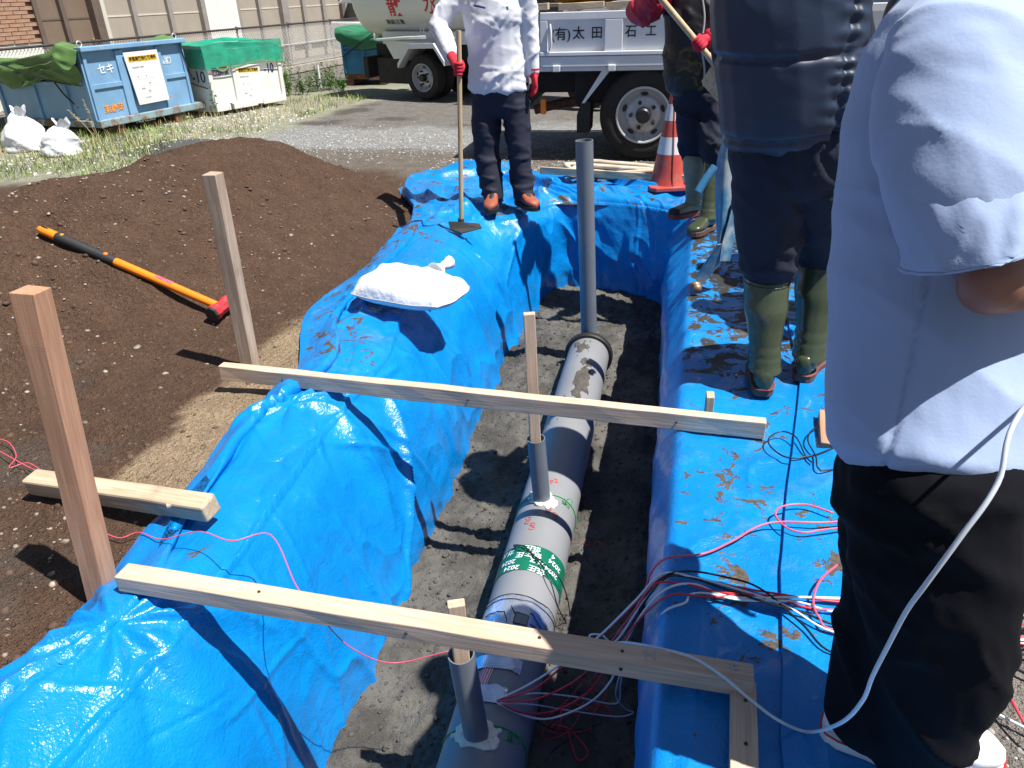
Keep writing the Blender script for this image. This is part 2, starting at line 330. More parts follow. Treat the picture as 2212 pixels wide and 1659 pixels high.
mt['yellow_bag'] = mk('yellow_bag', (0.80, 0.42, 0.01), 0.5, 0.06, 5, 0.4, 18, 0.01)
mt['fence_wire'] = mk('fence_wire', (0.74, 0.74, 0.70), 0.45, 0.1, 20, metal=0.3)
mt['fence_top'] = mk('fence_top_rail', (0.045, 0.04, 0.038), 0.6, 0.25, 10, dirt=(0.14, 0.07, 0.04), dirt_s=12)
mt['fence_post'] = mk('fence_post_rust', (0.42, 0.36, 0.30), 0.7, 0.2, 8, 0.2, 30, dirt=(0.30, 0.10, 0.05), dirt_s=6, dirt_a=(0.45, 0.6))
mt['tile'] = mk('facade_tile', (0.40, 0.235, 0.155), 0.45, 0.22, 3, 0.1, 30)
mt['mortar'] = mk('mortar', (0.20, 0.14, 0.11), 0.85, 0.1, 10)
mt['brown_panel'] = mk('brown_shutter', (0.20, 0.145, 0.105), 0.5, 0.06, 3)
mt['beige_panel'] = mk('beige_shutter', (0.375, 0.325, 0.265), 0.5, 0.05, 2)
mt['beige_pale'] = mk('pale_blind', (0.60, 0.555, 0.47), 0.55, 0.04, 2)
mt['frame_brown'] = mk('window_frame_brown', (0.14, 0.105, 0.085), 0.45, 0.1)
mt['frame_grey'] = mk('window_frame_grey', (0.30, 0.27, 0.25), 0.4, 0.08)
mt['plaster'] = mk('white_plaster', (0.76, 0.74, 0.68), 0.8, 0.04, 4, 0.15, 40)
mt['grey_wall'] = mk('pale_grey_wall', (0.55, 0.58, 0.64), 0.7, 0.05, 3)
mt['dark_glass'] = mk('dark_glass', (0.02, 0.024, 0.03), 0.12, 0.1)
mt['concrete'] = mk('kerb_concrete', (0.33, 0.30, 0.26), 0.85, 0.15, 8, 0.3, 50, dirt=(0.16, 0.10, 0.07), dirt_s=5)
mt['car_white'] = mk('car_white', (0.78, 0.78, 0.78), 0.25, 0.02)
mt['leaf'] = mk('weed_leaf', (0.12, 0.24, 0.045), 0.55, 0.45, 9, Subsurface_Weight=0.0)
mt['grass'] = mk('grass_blade', (0.19, 0.25, 0.07), 0.6, 0.6, 2.6)
mt['straw'] = mk('dry_straw', (0.42, 0.34, 0.18), 0.7, 0.3, 5)
mt['pebble'] = mk('pebble', (0.21, 0.17, 0.13), 0.7, 0.85, 21, 0.1, 40)
mt['gravel'] = mk('crushed_stone', (0.31, 0.31, 0.305), 0.75, 0.6, 24)
mt['gravel_r'] = mk('grey_grit', (0.26, 0.24, 0.22), 0.8, 0.7, 30)
mt['clod'] = mk('soil_clod', (0.085, 0.050, 0.032), 0.9, 0.35, 16, 0.5, 60)
mt['sandclod'] = mk('sand_clod', (0.075, 0.066, 0.056), 0.9, 0.3, 30, 0.4, 120)
# ================================================================ GROUND
RIDGE = spline([(-3.95,3.05,0.40), (-3.55,3.45,0.56), (-3.35,3.95,0.62), (-3.25,4.45,0.61), (-3.15,5.0,0.62), (-3.08,5.4,0.54), (-3.0,5.8,0.36), (-2.85,6.15,0.14)], 70)
def ground_h(x, y):
    x = np.asarray(x, float); y = np.asarray(y, float); e = np.full(np.broadcast(x, y).shape, -9.0)
    for rx, ry, rh in RIDGE[::2]:
        d = np.sqrt((x-rx)**2 + (y-ry)**2 + 0.03)
        e = np.maximum(e, rh + 0.09 - 0.55*d)
    h = 0.5*(e + np.sqrt(e*e + 0.006)) 
    h = np.maximum(h - 0.004, 0)
    p = np.stack(np.broadcast_arrays(x, y), -1)
    k = h > 0.03
    hb_ = h
    h = h*(1+0.14*fbm(p*2.3, 3, 4)) + sstep(0.02, 0.15, hb_)*(0.035*np.abs(fbm(p*4.2, 3, 14)) + 0.020*fbm(p*9.5, 3, 15) - 0.012)
    h = h + 0.16*np.exp(-((x+5.15)/0.75)**2-((y-7.75)/0.34)**2)          # small grey heap behind
    soil = sstep(-0.9, -1.3, x)*sstep(7.2, 6.3, y)
    h = h + soil*(0.022*fbm(p*3.1, 4, 2) + 0.010*fbm(p*13, 3, 6)) + (1-soil)*0.006*fbm(p*6, 3, 8)
    # footprints and scrapes
    for fx, fy, fr, fd in ((-2.25,5.55,0.16,0.07), (-2.55,2.25,0.20,0.035), (-2.1,2.1,0.16,0.03), (-3.0,3.1,0.2,0.03), (-2.6,4.4,0.15,0.03), (-2.9,2.3,0.14,0.03)):
        h = h - fd*np.exp(-((x-fx)/fr)**2-((y-fy)/(fr*0.7))**2)
    return h
def hit(px, py, lift=0.0):                         # where a sight line meets the ground
    d = ray(px, py); t = np.linspace(0.5, 14, 4000)[:, None]; p = CP + d*t
    k = np.argmax(p[:, 2] < ground_h(p[:, 0], p[:, 1]) + lift); return p[k]
def grow(a, b, n, far): return list(np.geomspace(0.06, far, n))
xs = np.concatenate([-9.5-np.geomspace(0.1, 300, 22)[::-1], np.arange(-9.5, 3.4, 0.045), 3.4+np.geomspace(0.1, 300, 22)])
ys = np.concatenate([-0.7-np.geomspace(0.1, 300, 20)[::-1], np.arange(-0.7, 12.5, 0.045), 12.5+np.geomspace(0.1, 400, 22)])
XX, YY = np.meshgrid(xs, ys, indexing='ij'); ZZ = ground_h(XX, YY) - 0.012
ZZ = ZZ - 0.40*sstep(-1.50, -1.34, XX)*sstep(-0.9, -1.1, XX)*sstep(6.3, 6.0, YY)*sstep(0.0, 0.2, YY)
Pg = np.stack([XX, YY], -1)
def lip_r(y): return 0.0 + 0.047*np.asarray(y, float)
I = np.arange(XX.size).reshape(XX.shape)
F = np.stack([I[:-1, :-1], I[1:, :-1], I[1:, 1:], I[:-1, 1:]], -1)
cx = (XX[:-1, :-1]+XX[1:, 1:])/2; cy = (YY[:-1, :-1]+YY[1:, 1:])/2
hole = (cx > -1.34) & (cx < lip_r(cy)+0.06) & (cy > 0.2) & (cy < 5.84)
F = F[~hole].reshape(-1, 4)
# soil kinds
w = fbm(Pg*1.3, 4, 21); w2 = fbm(Pg*4.0, 4, 22); w3 = fbm(Pg*0.5, 3, 23)
def C(*c): return np.array(c, float)
soilc = C(0.096, 0.055, 0.034); dry = C(0.30, 0.22, 0.14); grav = C(0.29, 0.285, 0.275); asph = C(0.185, 0.170, 0.152); wet = C(0.075, 0.064, 0.054); greyd = C(0.165, 0.140, 0.115); lawn = C(0.30, 0.30, 0.22)
gc = np.zeros(XX.shape+(3,)) + asph
def lay(c, m):
    global gc
    gc = gc*(1-m[..., None]) + c*m[..., None]
lay(wet, sstep(0.02, 0.18, w3+0.4*w)*sstep(9.0, 10.0, YY)*sstep(14, 12.5, YY)*0.75)
lay(grav, sstep(9.9, 9.3, YY + 0.55*w + 0.25*XX*0)*0.95)
lay(greyd, sstep(8.3, 7.7, YY + 0.4*w))
lay(lawn, sstep(-4.85, -5.25, XX + 0.5*w - 0.12*(YY-8))*sstep(6.1, 6.5, YY+0.2*w)*sstep(13.0, 12.0, YY-0.9*(XX+7.5)))
lay(C(0.115, 0.112, 0.108), np.exp(-((XX+5.15)/0.85)**2-((YY-7.75)/0.42)**2) > 0.3)
lay(soilc, sstep(-1.4, -1.75, XX + 0.25*w)*sstep(7.3, 6.6, YY + 0.5*w + 0.30*np.abs(XX+3.0)))
lay(soilc*0.95, (sstep(6.3, 5.9, YY + 0.3*w)*sstep(0.0, -0.3, XX)))
hh = ground_h(XX, YY); lay(soilc*C(1.0, 1.0, 1.0), sstep(0.05, 0.10, hh)*(YY < 7.3)*(XX > -8))
# damp, half dry patches on the trodden soil and the pale dry strip by the sheet
lay(C(0.085, 0.068, 0.055), 0.75*sstep(0.12, 0.36, w2*0.6+w*0.6)*sstep(-1.2, -1.5, XX)*sstep(3.6, 2.2, YY)*sstep(0.12, 0.05, hh))
lay(dry, sstep(1.86, 1.82, -XX + 0.12*w2 + 0.07*w - 0.02*(YY-2.4))*sstep(1.72, 1.86, YY+0.15*w2)*sstep(3.6, 3.2, YY+0.2*w2)*(XX < -1.2))
near_r = sstep(0.3, 0.45, XX)*sstep(6.2, 5.4, YY)
lay(C(0.185, 0.165, 0.145)*1.0, near_r)
lay(C(0.27, 0.25, 0.22), near_r*sstep(0.05, 0.3, w2))
far = ((XX < -14) | (XX > 8) | (YY > 22) | (YY < -3)); lay(C(0.14, 0.13, 0.115), far.astype(float))

tg = NT('ground_soil'); c = tg.coord('Object'); ca = tg.node('ShaderNodeVertexColor'); ca.layer_name = 'gcol'
n1 = tg.noise(c, 7, 4, 0.7); n2 = tg.noise(c, 45, 3, 0.7); n3 = tg.noise(c, 160, 2, 0.6)
hsv = tg.node('ShaderNodeHueSaturation'); tg.link(ca.outputs[0], hsv.inputs['Color'])
tg.link(tg.math('ADD', tg.math('MULTIPLY', n1, 1.0), tg.math('ADD', tg.math('MULTIPLY', n2, 0.9), 0.05)), hsv.inputs['Value'])
vor = tg.node('ShaderNodeTexVoronoi'); tg.link(c, vor.inputs['Vector']); vor.inputs['Scale'].default_value = 70
vsp = tg.ramp(vor.outputs['Distance'], 0.12, 0.2, True); sel = tg.ramp(tg.noise(c, 31, 2), 0.60, 0.64)
colr = tg.mix(tg.math('MULTIPLY', vsp, sel), hsv.outputs[0], (0.33, 0.28, 0.22))
nb = tg.bump(n2, 1.0, 0.035, tg.bump(n3, 0.8, 0.010))
rgh = tg.ramp(tg.noise(c, 2.5, 3), 0.3, 0.7); rg2 = tg.math('ADD', tg.math('MULTIPLY', rgh, 0.3), 0.65)
mt['ground'] = tg.out(colr, rg2, nb, 0.25)
g = fast_mesh('ground', np.stack([XX, YY, ZZ], -1).reshape(-1, 3), F, mt['ground'], smooth=180)
la = g.data.color_attributes.new('gcol', 'FLOAT_COLOR', 'POINT')
la.data.foreach_set('color', np.concatenate([gc, np.ones(gc.shape[:2]+(1,))], -1).astype(np.float32).ravel())
tag(g, kind='structure', label='brown soil, gravel and worn asphalt yard')

# ---------------------------------------------------------------- trench: floor and earth walls
ts = NT('trench_sand'); c = ts.coord('Object'); n1 = ts.noise(c, 5, 3, 0.65); n2 = ts.noise(c, 60, 3, 0.7); n3 = ts.noise(c, 200, 2)
base = ts.mix(ts.ramp(n1, 0.35, 0.65), (0.062, 0.058, 0.051), (0.125, 0.118, 0.105))
base = ts.mix(ts.math('MULTIPLY', ts.ramp(n3, 0.66, 0.72), 0.5), base, (0.25, 0.24, 0.22))
mt['sand'] = ts.out(base, 0.85, ts.bump(n2, 1.0, 0.014, ts.bump(n3, 0.6, 0.004)), 0.25)
PA = np.array([-0.447, 0.35, -0.62]); PB = np.array([-0.386, 4.36, -0.62]); PR = 0.1335
def pipe_x(y): return PA[0] + (PB[0]-PA[0])*(np.asarray(y)-PA[1])/(PB[1]-PA[1])
def floor_h(x, y):
    p = np.stack([x, y], -1); d = np.abs(x - pipe_x(y)); on = sstep(4.6, 4.3, y)
    h = -0.765 + 0.030*fbm(p*2.1, 3, 31) + 0.016*fbm(p*9, 4, 33) + 0.022*np.abs(fbm(p*20, 3, 35)) + 0.010*fbm(p*45, 2, 36)
    h = h + on*0.045*np.exp(-((d-PR)/0.07)**2)*(0.4+0.9*np.clip(fbm(np.stack([x*6, y*2.2], -1), 3, 37)+0.45, 0, 1))
    h = h + 0.11*np.exp(-((x+0.42)/0.34)**2-((y-4.72)/0.30)**2) + 0.055*np.exp(-((x+0.75)/0.18)**2-((y-4.2)/0.8)**2) + 0.05*sstep(5.2, 5.75, y)
    h = h + 0.05*np.exp(-((x+0.02)/0.10)**2)*(0.5+fbm(np.stack([x*2, y*3], -1), 3, 39))
    return h
fx, fy = np.meshgrid(np.arange(-1.16, 0.42, 0.0125), np.arange(0.1, 5.92, 0.0145), indexing='ij')
Pf = np.stack([fx, fy, floor_h(fx, fy)], -1); m = MB(); Ii = np.arange(fx.size).reshape(fx.shape)
fl = fast_mesh('trench_floor', Pf.reshape(-1, 3), np.stack([Ii[:-1, :-1], Ii[1:, :-1], Ii[1:, 1:], Ii[:-1, 1:]], -1).reshape(-1, 4), mt['sand'], smooth=180)
tag(fl, kind='structure', label='dark grey sand bed along the trench bottom')
m = MB(); m.bx(-1.42, -1.33, 0.0, 6.0, -0.95, -0.40); m.bx(-1.33, -1.12, 0.0, 6.0, -0.95, -0.80); m.bx(0.42, 0.6, 0.0, 6.1, -0.95, -0.03); m.bx(-1.12, 0.42, 5.93, 6.1, -0.95, -0.03); m.bx(-1.42, 0.42, -0.1, 0.1, -0.95, -0.03)
m.build('trench_wall', mt['clod']); tag(bpy.data.objects['trench_wall'], kind='structure')

# ---------------------------------------------------------------- loose stones, clods, grit, grass: uncountable, one object each
ICO = None
def ico():
    t = (1+5**0.5)/2
    v = np.array([(-1,t,0),(1,t,0),(-1,-t,0),(1,-t,0),(0,-1,t),(0,1,t),(0,-1,-t),(0,1,-t),(t,0,-1),(t,0,1),(-t,0,-1),(-t,0,1)], float); v /= np.linalg.norm(v[0])
    f = np.array([(0,11,5),(0,5,1),(0,1,7),(0,7,10),(0,10,11),(1,5,9),(5,11,4),(11,10,2),(10,7,6),(7,1,8),(3,9,4),(3,4,2),(3,2,6),(3,6,8),(3,8,9),(4,9,5),(2,4,11),(6,2,10),(8,6,7),(9,8,1)])
    return v, f
IV, IF = ico()
def scatter(name, pts, size, mat, rs, flat=0.65, label=None):
    n = len(pts); S = size[:, None, None]*np.stack([rs.uniform(0.7, 1.35, n), rs.uniform(0.7, 1.35, n), rs.uniform(flat*0.7, flat*1.2, n)], -1)[:, None, :]
    V = IV[None]*S*(1+0.28*rs.uniform(-1, 1, (n, 12, 1))); a = rs.uniform(0, 6.28, n); ca_, sa_ = np.cos(a)[:, None], np.sin(a)[:, None]
    V = np.stack([V[..., 0]*ca_-V[..., 1]*sa_, V[..., 0]*sa_+V[..., 1]*ca_, V[..., 2]], -1) + pts[:, None, :]
    Fc = (IF[None] + (np.arange(n)*12)[:, None, None]).reshape(-1, 3)
    o = fast_mesh(name, V.reshape(-1, 3), Fc, mat); return tag(o, label, None, None, 'stuff')
rs = np.random.RandomState(3)
def on_ground(x, y, dz=0.0): return np.stack([x, y, ground_h(x, y)-0.012+dz], -1)
n = 6500; x = rs.uniform(-4.6, -1.35, n); y = 1.0 + 5.6*rs.rand(n)**1.1; k = rs.rand(n) < np.clip(0.35+1.3*fbm(np.stack([x, y], -1)*1.5, 3, 91), 0.08, 1); x = x[k]; y = y[k]; n = len(x); sz = 0.0035 + 0.011*rs.rand(n)**3.5 + 0.004*(rs.rand(n) > 0.985)
k = (x < -1.6) | (y > 2.0); scatter('pebbles', on_ground(x[k], y[k]), sz[k], mt['pebble'], rs, label='small pale pebbles strewn over the brown soil')
n = 3600; x = rs.uniform(-4.6, -1.3, n); y = 0.9 + 5.6*rs.rand(n)**1.1; sz = 0.004 + 0.014*rs.rand(n)**3
scatter('soil_clods', on_ground(x, y, -0.003), sz, mt['clod'], rs, 0.9, label='crumbly brown soil clods on heap and ground')
n = 6500; x = rs.uniform(-5.4, 1.4, n); y = rs.normal(8.5, 0.55, n); sz = 0.004 + 0.011*rs.rand(n)**2
scatter('gravel', on_ground(x, y), sz, mt['gravel'], rs, label='pale grey crushed stone across the yard')
n = 2600; x = rs.uniform(-2.2, 0.9, n); y = rs.uniform(6.1, 7.6, n); sz = 0.005 + 0.011*rs.rand(n)**2
scatter('gravel', on_ground(x, y), sz, mt['gravel_r'], rs, label='dusty small stones before the dump truck')
n = 5200; x = rs.uniform(0.6, 2.6, n); y = rs.uniform(0.6, 4.0, n); sz = 0.003 + 0.007*rs.rand(n)**2.5
scatter('grit', on_ground(x, y), sz, mt['gravel_r'], rs, label='grey grit on the ground right of the sheet')
n = 7000; x = rs.uniform(-1.0, 0.2, n); y = rs.uniform(0.6, 5.75, n); sz = 0.0025 + 0.009*rs.rand(n)**3
scatter('sand_crumbs', np.stack([x, y, floor_h(x, y)], -1), sz, mt['sandclod'], rs, 0.8, label='damp sand crumbs on the trench bottom')
def blades(name, pts, hgt, wid, mat, rs, lean=0.6, label=None):
    n = len(pts); a = rs.uniform(0, 6.28, n); d = np.stack([np.cos(a), np.sin(a), 0*a], -1); b = np.stack([-np.sin(a), np.cos(a), 0*a], -1)
    l = rs.uniform(0.1, lean, n)[:, None]; H = hgt[:, None]; Wd = wid[:, None]; z = np.array([0, 0, 1.0])
    m0 = pts + d*l*H*0.3 + z*H*0.55; t = pts + d*l*H + z*H*(1-0.35*l)
    V = np.stack([pts-b*Wd, pts+b*Wd, m0-b*Wd*0.8, m0+b*Wd*0.8, t], 1).reshape(-1, 3)
    Fb = (np.array([(0,1,3),(0,3,2),(2,3,4)])[None] + (np.arange(n)*5)[:, None, None]).reshape(-1, 3)
    return tag(fast_mesh(name, V, Fb, mat), label, None, None, 'stuff')
def in_lawn(x, y):
    fence_y = 9.5 + (x+9.3)*1.34
    return (y < fence_y - 0.1) & (y > 6.4 + 0.3*fbm(np.stack([x, y], -1)*2, 2, 51)) & (x < -5.25 + 0.10*(y-8))
n = 42000; x = rs.uniform(-11, -4.2, n); y = rs.uniform(6.2, 13, n); dens = sstep(-0.12, 0.25, fbm(np.stack([x, y], -1)*1.1, 3, 52) + 0.32*sstep(-6.4, -8.0, x) - 0.12*sstep(7.6, 7.0, y))
k = in_lawn(x, y) & (rs.rand(n) < dens*0.85 + 0.02); x = x[k]; y = y[k]; n = len(x)
blades('grass', on_ground(x, y), (0.035+0.075*rs.rand(n)**1.6)*(1+1.1*sstep(-6.6, -8.2, x)), np.full(n, 0.0035), mt['grass'], rs, 0.8, label='patchy green grass around the skips and sacks')
n = 9000; x = rs.uniform(-8, -4.6, n); y = rs.uniform(7.0, 12.2, n); k = in_lawn(x, y) & (rs.rand(n) < 0.3); x = x[k]; y = y[k]; n = len(x)
blades('dry_grass', on_ground(x, y), 0.05+0.16*rs.rand(n)**2, np.full(n, 0.003), mt['straw'], rs, 0.9, label='dry straw coloured grass by the white skip')
n = 2600; x = rs.uniform(-8.5, -5.0, n); y = rs.uniform(6.6, 11.5, n); k = in_lawn(x, y); x = x[k]; y = y[k]
scatter('white_stones', on_ground(x, y), 0.006+0.018*rs.rand(len(x))**2, mk('white_stone', (0.52, 0.51, 0.47), 0.8, 0.3, 20), rs, label='whitish stones scattered in the grass')

# ================================================================ TARPAULINS
def rails(ctrl, n):                               # ctrl rows -> dense stations by arc length of the first columns
    c = np.array(ctrl, float); s = spline(c, 40*len(c)); L = np.concatenate([[0], np.cumsum(np.linalg.norm(np.diff(s[:, :2], axis=0), axis=1) + 0.5*np.linalg.norm(np.diff(s[:, 2:4], axis=0), axis=1))])
    q = np.linspace(0, L[-1], n); return np.stack([np.interp(q, L, s[:, k]) for k in range(s.shape[1])], -1), q
# bottom x,y | lip x,y,z | outer x,y
ctrl = [(-.99,.20, -1.09,.20,.03, -1.66,.30), (-.985,.9, -1.09,.9,.04, -1.60,.95), (-.98,1.45, -1.10,1.45,.05, -1.52,1.33), (-.98,1.9, -1.10,1.9,.05, -1.54,1.72), (-.98,2.5, -1.10,2.5,.055, -1.60,2.2),
        (-.98,3.05, -1.09,3.05,.07, -1.57,2.72), (-.98,3.6, -1.08,3.6,.09, -1.80,3.45), (-.97,4.2, -1.06,4.2,.09, -1.78,4.02), (-.95,4.75, -1.04,4.75,.08, -1.80,4.7), (-.92,5.25, -1.02,5.25,.06, -1.86,5.3),
        (-.87,5.6, -.97,5.62,.05, -2.10,5.95), (-.73,5.80, -.79,5.84,.05, -1.95,6.75), (-.47,5.81, -.50,5.87,.05, -1.15,6.75), (-.20,5.75, -.20,5.83,.05, -.55,6.55), (.02,5.64, .02,5.73,.05, -.05,6.35), (.16,5.50, .24,5.60,.05, .35,6.25)]
R_, q = rails(ctrl, 680); nu = 230
q = 0.2 + np.concatenate([[0], np.cumsum(np.linalg.norm(np.diff(R_[:, 2:4], axis=0), axis=1))])     # station along the lip
S = q[None, :]; bot = R_[None, :, 0:2]; lip = R_[None, :, 2:4]; outr = R_[None, :, 5:7]
back = sstep(4.9, 5.5, S)                          # the crumpled end round the worker's feet
prof_l = spline([(0,.010),(.07,.024),(.22,.040),(.38,.046),(.53,.018),(.655,-.06),(.77,-.18),(.865,-.34),(.94,-.55),(1.0,-.82)], 200)
prof_b = spline([(0,.008),(.06,.04),(.30,.055),(.70,.055),(.88,.045),(.945,.0),(.968,-.12),(.984,-.40),(1.0,-.82)], 200)
def resample(pr, D=0.75):
    L = np.concatenate([[0], np.cumsum(np.hypot(np.diff(pr[:, 0])*D, np.diff(pr[:, 1])))]); qq = np.linspace(0, L[-1], nu); return np.interp(qq, L, pr[:, 0]), np.interp(qq, L, pr[:, 1])
al, zl = resample(prof_l); ab, zb = resample(prof_b, 1.0)
a_ = al[:, None]*(1-back) + ab[:, None]*back; z = zl[:, None]*(1-back) + zb[:, None]*back
xy = outr + (bot-outr)*a_[..., None]
P0 = np.concatenate([xy, z[..., None]], -1)
def normals(P):
    du = np.gradient(P, axis=0); dv = np.gradient(P, axis=1); n_ = np.cross(dv, du); n_ /= np.linalg.norm(n_, axis=-1)[..., None]+1e-9; return n_
arc0 = np.concatenate([np.zeros((1, P0.shape[1])), np.cumsum(np.linalg.norm(np.diff(P0, axis=0), axis=-1), axis=0)], 0)   # from the outer edge
hw = 0.165 + 0.07*vn(np.stack([q*1.1, q*0], -1), 61) + 0.03*vn(np.stack([q*4, q*0], -1), 63)
KH = 24; rows = np.concatenate([np.linspace(0, 1, KH), np.linspace(0, 1, nu-KH)]); arc = np.zeros_like(arc0); Pn = np.zeros_like(P0); zn = np.zeros_like(arc0); an_ = np.zeros_like(arc0)
for j in range(P0.shape[1]):
    st_ = hw[j]-0.045*(1-back[0, j]) + 0.003; ar = np.concatenate([rows[:KH]*hw[j], st_+rows[KH:]*(arc0[-1, j]-st_)]); arc[:, j] = ar
    for k_ in range(3): Pn[:, j, k_] = np.interp(ar, arc0[:, j], P0[:, j, k_])
    an_[:, j] = np.interp(ar, arc0[:, j], a_[:, j] if a_.shape[1] > 1 else a_[:, 0])
P0 = Pn; z = P0[..., 2].copy(); a_ = an_; hw = hw[None, :]
N0 = normals(P0); N0 = np.where(N0[..., 2:3].mean() < 0, -N0, N0)
shoulder = arc[np.argmin(np.abs(zl-0.03)+10*(al < 0.5))][None, :] ; ww = np.clip(-z, 0, None)                             # depth below ground
wall = sstep(-0.02, 0.12, ww); flat = 1-wall
ptc = np.stack([S+0*arc, arc], -1)
cr = crumple(ptc*np.array([1.5, 2.0]), 3, 3)*0.036 + crumple(ptc*np.array([4.2, 5.0]), 13, 2)*0.010 + crumple(ptc*np.array([9, 11.0]), 15, 2)*0.003
rid = 1-np.abs(fbm(ptc*np.array([1.3, 1.1])+3, 3, 44))*4.0; cr = cr + 0.020*np.clip(rid, 0, 1)**3
rid = 1-np.abs(fbm(ptc*np.array([2.4, 0.9])+9, 3, 47))*4.5; cr = cr + 0.014*np.clip(rid, 0, 1)**3*wall
r2 = 1-np.abs(fbm(ptc*np.array([1.9, 1.9])+5, 3, 46))*3.4; r3 = 1-np.abs(fbm(ptc*np.array([3.6, 3.0])+1, 3, 48))*3.4
crb = crumple(ptc*np.array([2.2, 2.0]), 23, 3)*0.07 + 0.085*np.clip(r2, 0, 1)**2 + 0.040*np.clip(r3, 0, 1)**2 + crumple(ptc*np.array([7, 7.0]), 33, 2)*0.018 - 0.02
amp = cr*(1-back*flat) + crb*back*flat*sstep(0.0, 0.25, -z*0+ (a_[-1:]-a_)) 
# vertical drape folds on the walls
bw = sstep(5.0, 6.0, S)
ph = S + 0.10*vn(ptc*np.array([1.5, 1.3]), 71)
fold = np.abs(np.sin(ph*math.pi*2.3+1.5*vn(np.stack([S*0.8, S*0], -1), 72)))**0.6*0.5 + np.abs(np.sin(ph*math.pi*5.1+2.0*vn(np.stack([S*1.4, S*0+3], -1), 73)))*0.3
fold = fold*(0.45+0.55*np.clip(vn(np.stack([S*0.9, S*0+8], -1), 74)+0.6, 0, 1))
amp = amp + wall*sstep(0.0, 0.4, ww)*(0.020 + 0.035*bw)*fold
cre = np.exp(-np.abs(S-2.95+0.95*ww)/0.03)*0.050 + np.exp(-np.abs(S-4.15)/0.05)*0.04 + np.exp(-np.abs(S-1.6-0.25*ww)/0.05)*0.02 + np.exp(-np.abs(S-4.75)/0.03)*0.035
amp = amp + cre*wall*sstep(0.0, 0.2, ww)
# doubled hem: folded strip along the outer edge, lying over the sheet
do = arc; up_ = np.zeros_like(arc); up_[KH:] = 1; lapd = 0.036*np.clip(0.8+0.6*vn(np.stack([S*1.7, S*0+4], -1), 67), 0.25, 1.2)
hem = (1-up_)*lapd*sstep(0.0, 1.0, np.clip(do/hw, 0, 1))*(1-back)
# folds fanning out from where the sheet is pinched at the post and at the board
for s0, d0, a0, k0 in ((1.22, 0.20, 0.022, 9.0), (2.62, 0.20, 0.018, 8.0), (3.75, 0.25, 0.014, 7.0)):
    dx = S-s0; dy = arc-d0; rr = np.hypot(dx, dy); th = np.arctan2(dy, dx)
    amp = amp + a0*np.clip(np.sin(th*k0+2*vn(np.stack([th*1.2, rr*1.5], -1), int(k0)+90)), -0.4, 1)*np.clip(rr/0.10, 0, 1)*np.exp(-rr/0.40)
# straight sharp creases: packing folds and taut pleats
rc = np.random.RandomState(77)
for k in range(95):
    s0 = rc.uniform(0.4, 7.6); d0 = rc.uniform(0.05, 1.25); an = rc.choice([1.57, 1.2, 1.9, 0.5, 2.6, 0.15]) + rc.normal(0, 0.22); ln = rc.uniform(0.12, 0.50); w_ = rc.uniform(0.010, 0.030); h_ = rc.uniform(0.25, 0.55)*w_*rc.choice([1, 1, -0.6])
    if d0 > 0.75: an = 1.57 + rc.normal(0, 0.2); ln = rc.uniform(0.25, 0.6)
    dx = S-s0; dy = arc-d0; al_ = dx*math.cos(an)+dy*math.sin(an); pd = -dx*math.sin(an)+dy*math.cos(an)+0.02*np.sin(al_*5+k)
    amp = amp + h_*np.clip(1-np.abs(pd)/w_, 0, 1)*sstep(ln, ln*0.4, np.abs(al_))
amp = amp*sstep(0, 0.05, arc)
P3 = P0 + N0*(amp + hem)[..., None]
P3[..., 2] -= 0.04*np.exp(-((S-3.55)/0.26)**2-((arc-0.42)/0.25)**2)
eo = (0.035*vn(np.stack([S*2.3, S*0+2], -1), 81) + 0.02*vn(np.stack([S*7, S*0+2], -1), 82) + back*0.12*vn(np.stack([S*3, S*0], -1), 83))
dirx = (bot-outr)/np.linalg.norm(bot-outr, axis=-1)[..., None]
P3[..., :2] += dirx*(eo*np.exp(-arc/0.15))[..., None]
gz = ground_h(P3[..., 0], P3[..., 1]); P3[..., 2] = np.where(z > -0.02, np.maximum(P3[..., 2], gz-0.004+0.006*sstep(0.0, 0.02, do)), P3[..., 2])
mud = np.clip(0.08 + 0.40*sstep(0.62, 0.30, arc)*sstep(2.4, 3.2, S)*sstep(5.4, 4.8, S) + 0.45*np.exp(-((S-1.45)/0.30)**2-((arc-0.22)/0.12)**2) + 0.42*back*flat + 0.16*sstep(2.3, 2.9, S)*flat, 0, 1)*(1-0.9*wall)
mud = np.where(arc < 0.03, 0, mud)
ii = np.arange(P3.shape[0]*P3.shape[1]).reshape(P3.shape[:2])
tl = fast_mesh('tarpaulin', P3.reshape(-1, 3), np.stack([ii[:-1, :-1], ii[1:, :-1], ii[1:, 1:], ii[:-1, 1:]], -1).reshape(-1, 4), mt['tarp'], smooth=180)
set_attr(tl, 'mud', mud); tag(tl, 'wrinkled blue tarpaulin draped over the left side and far end of the trench', 'tarpaulin')

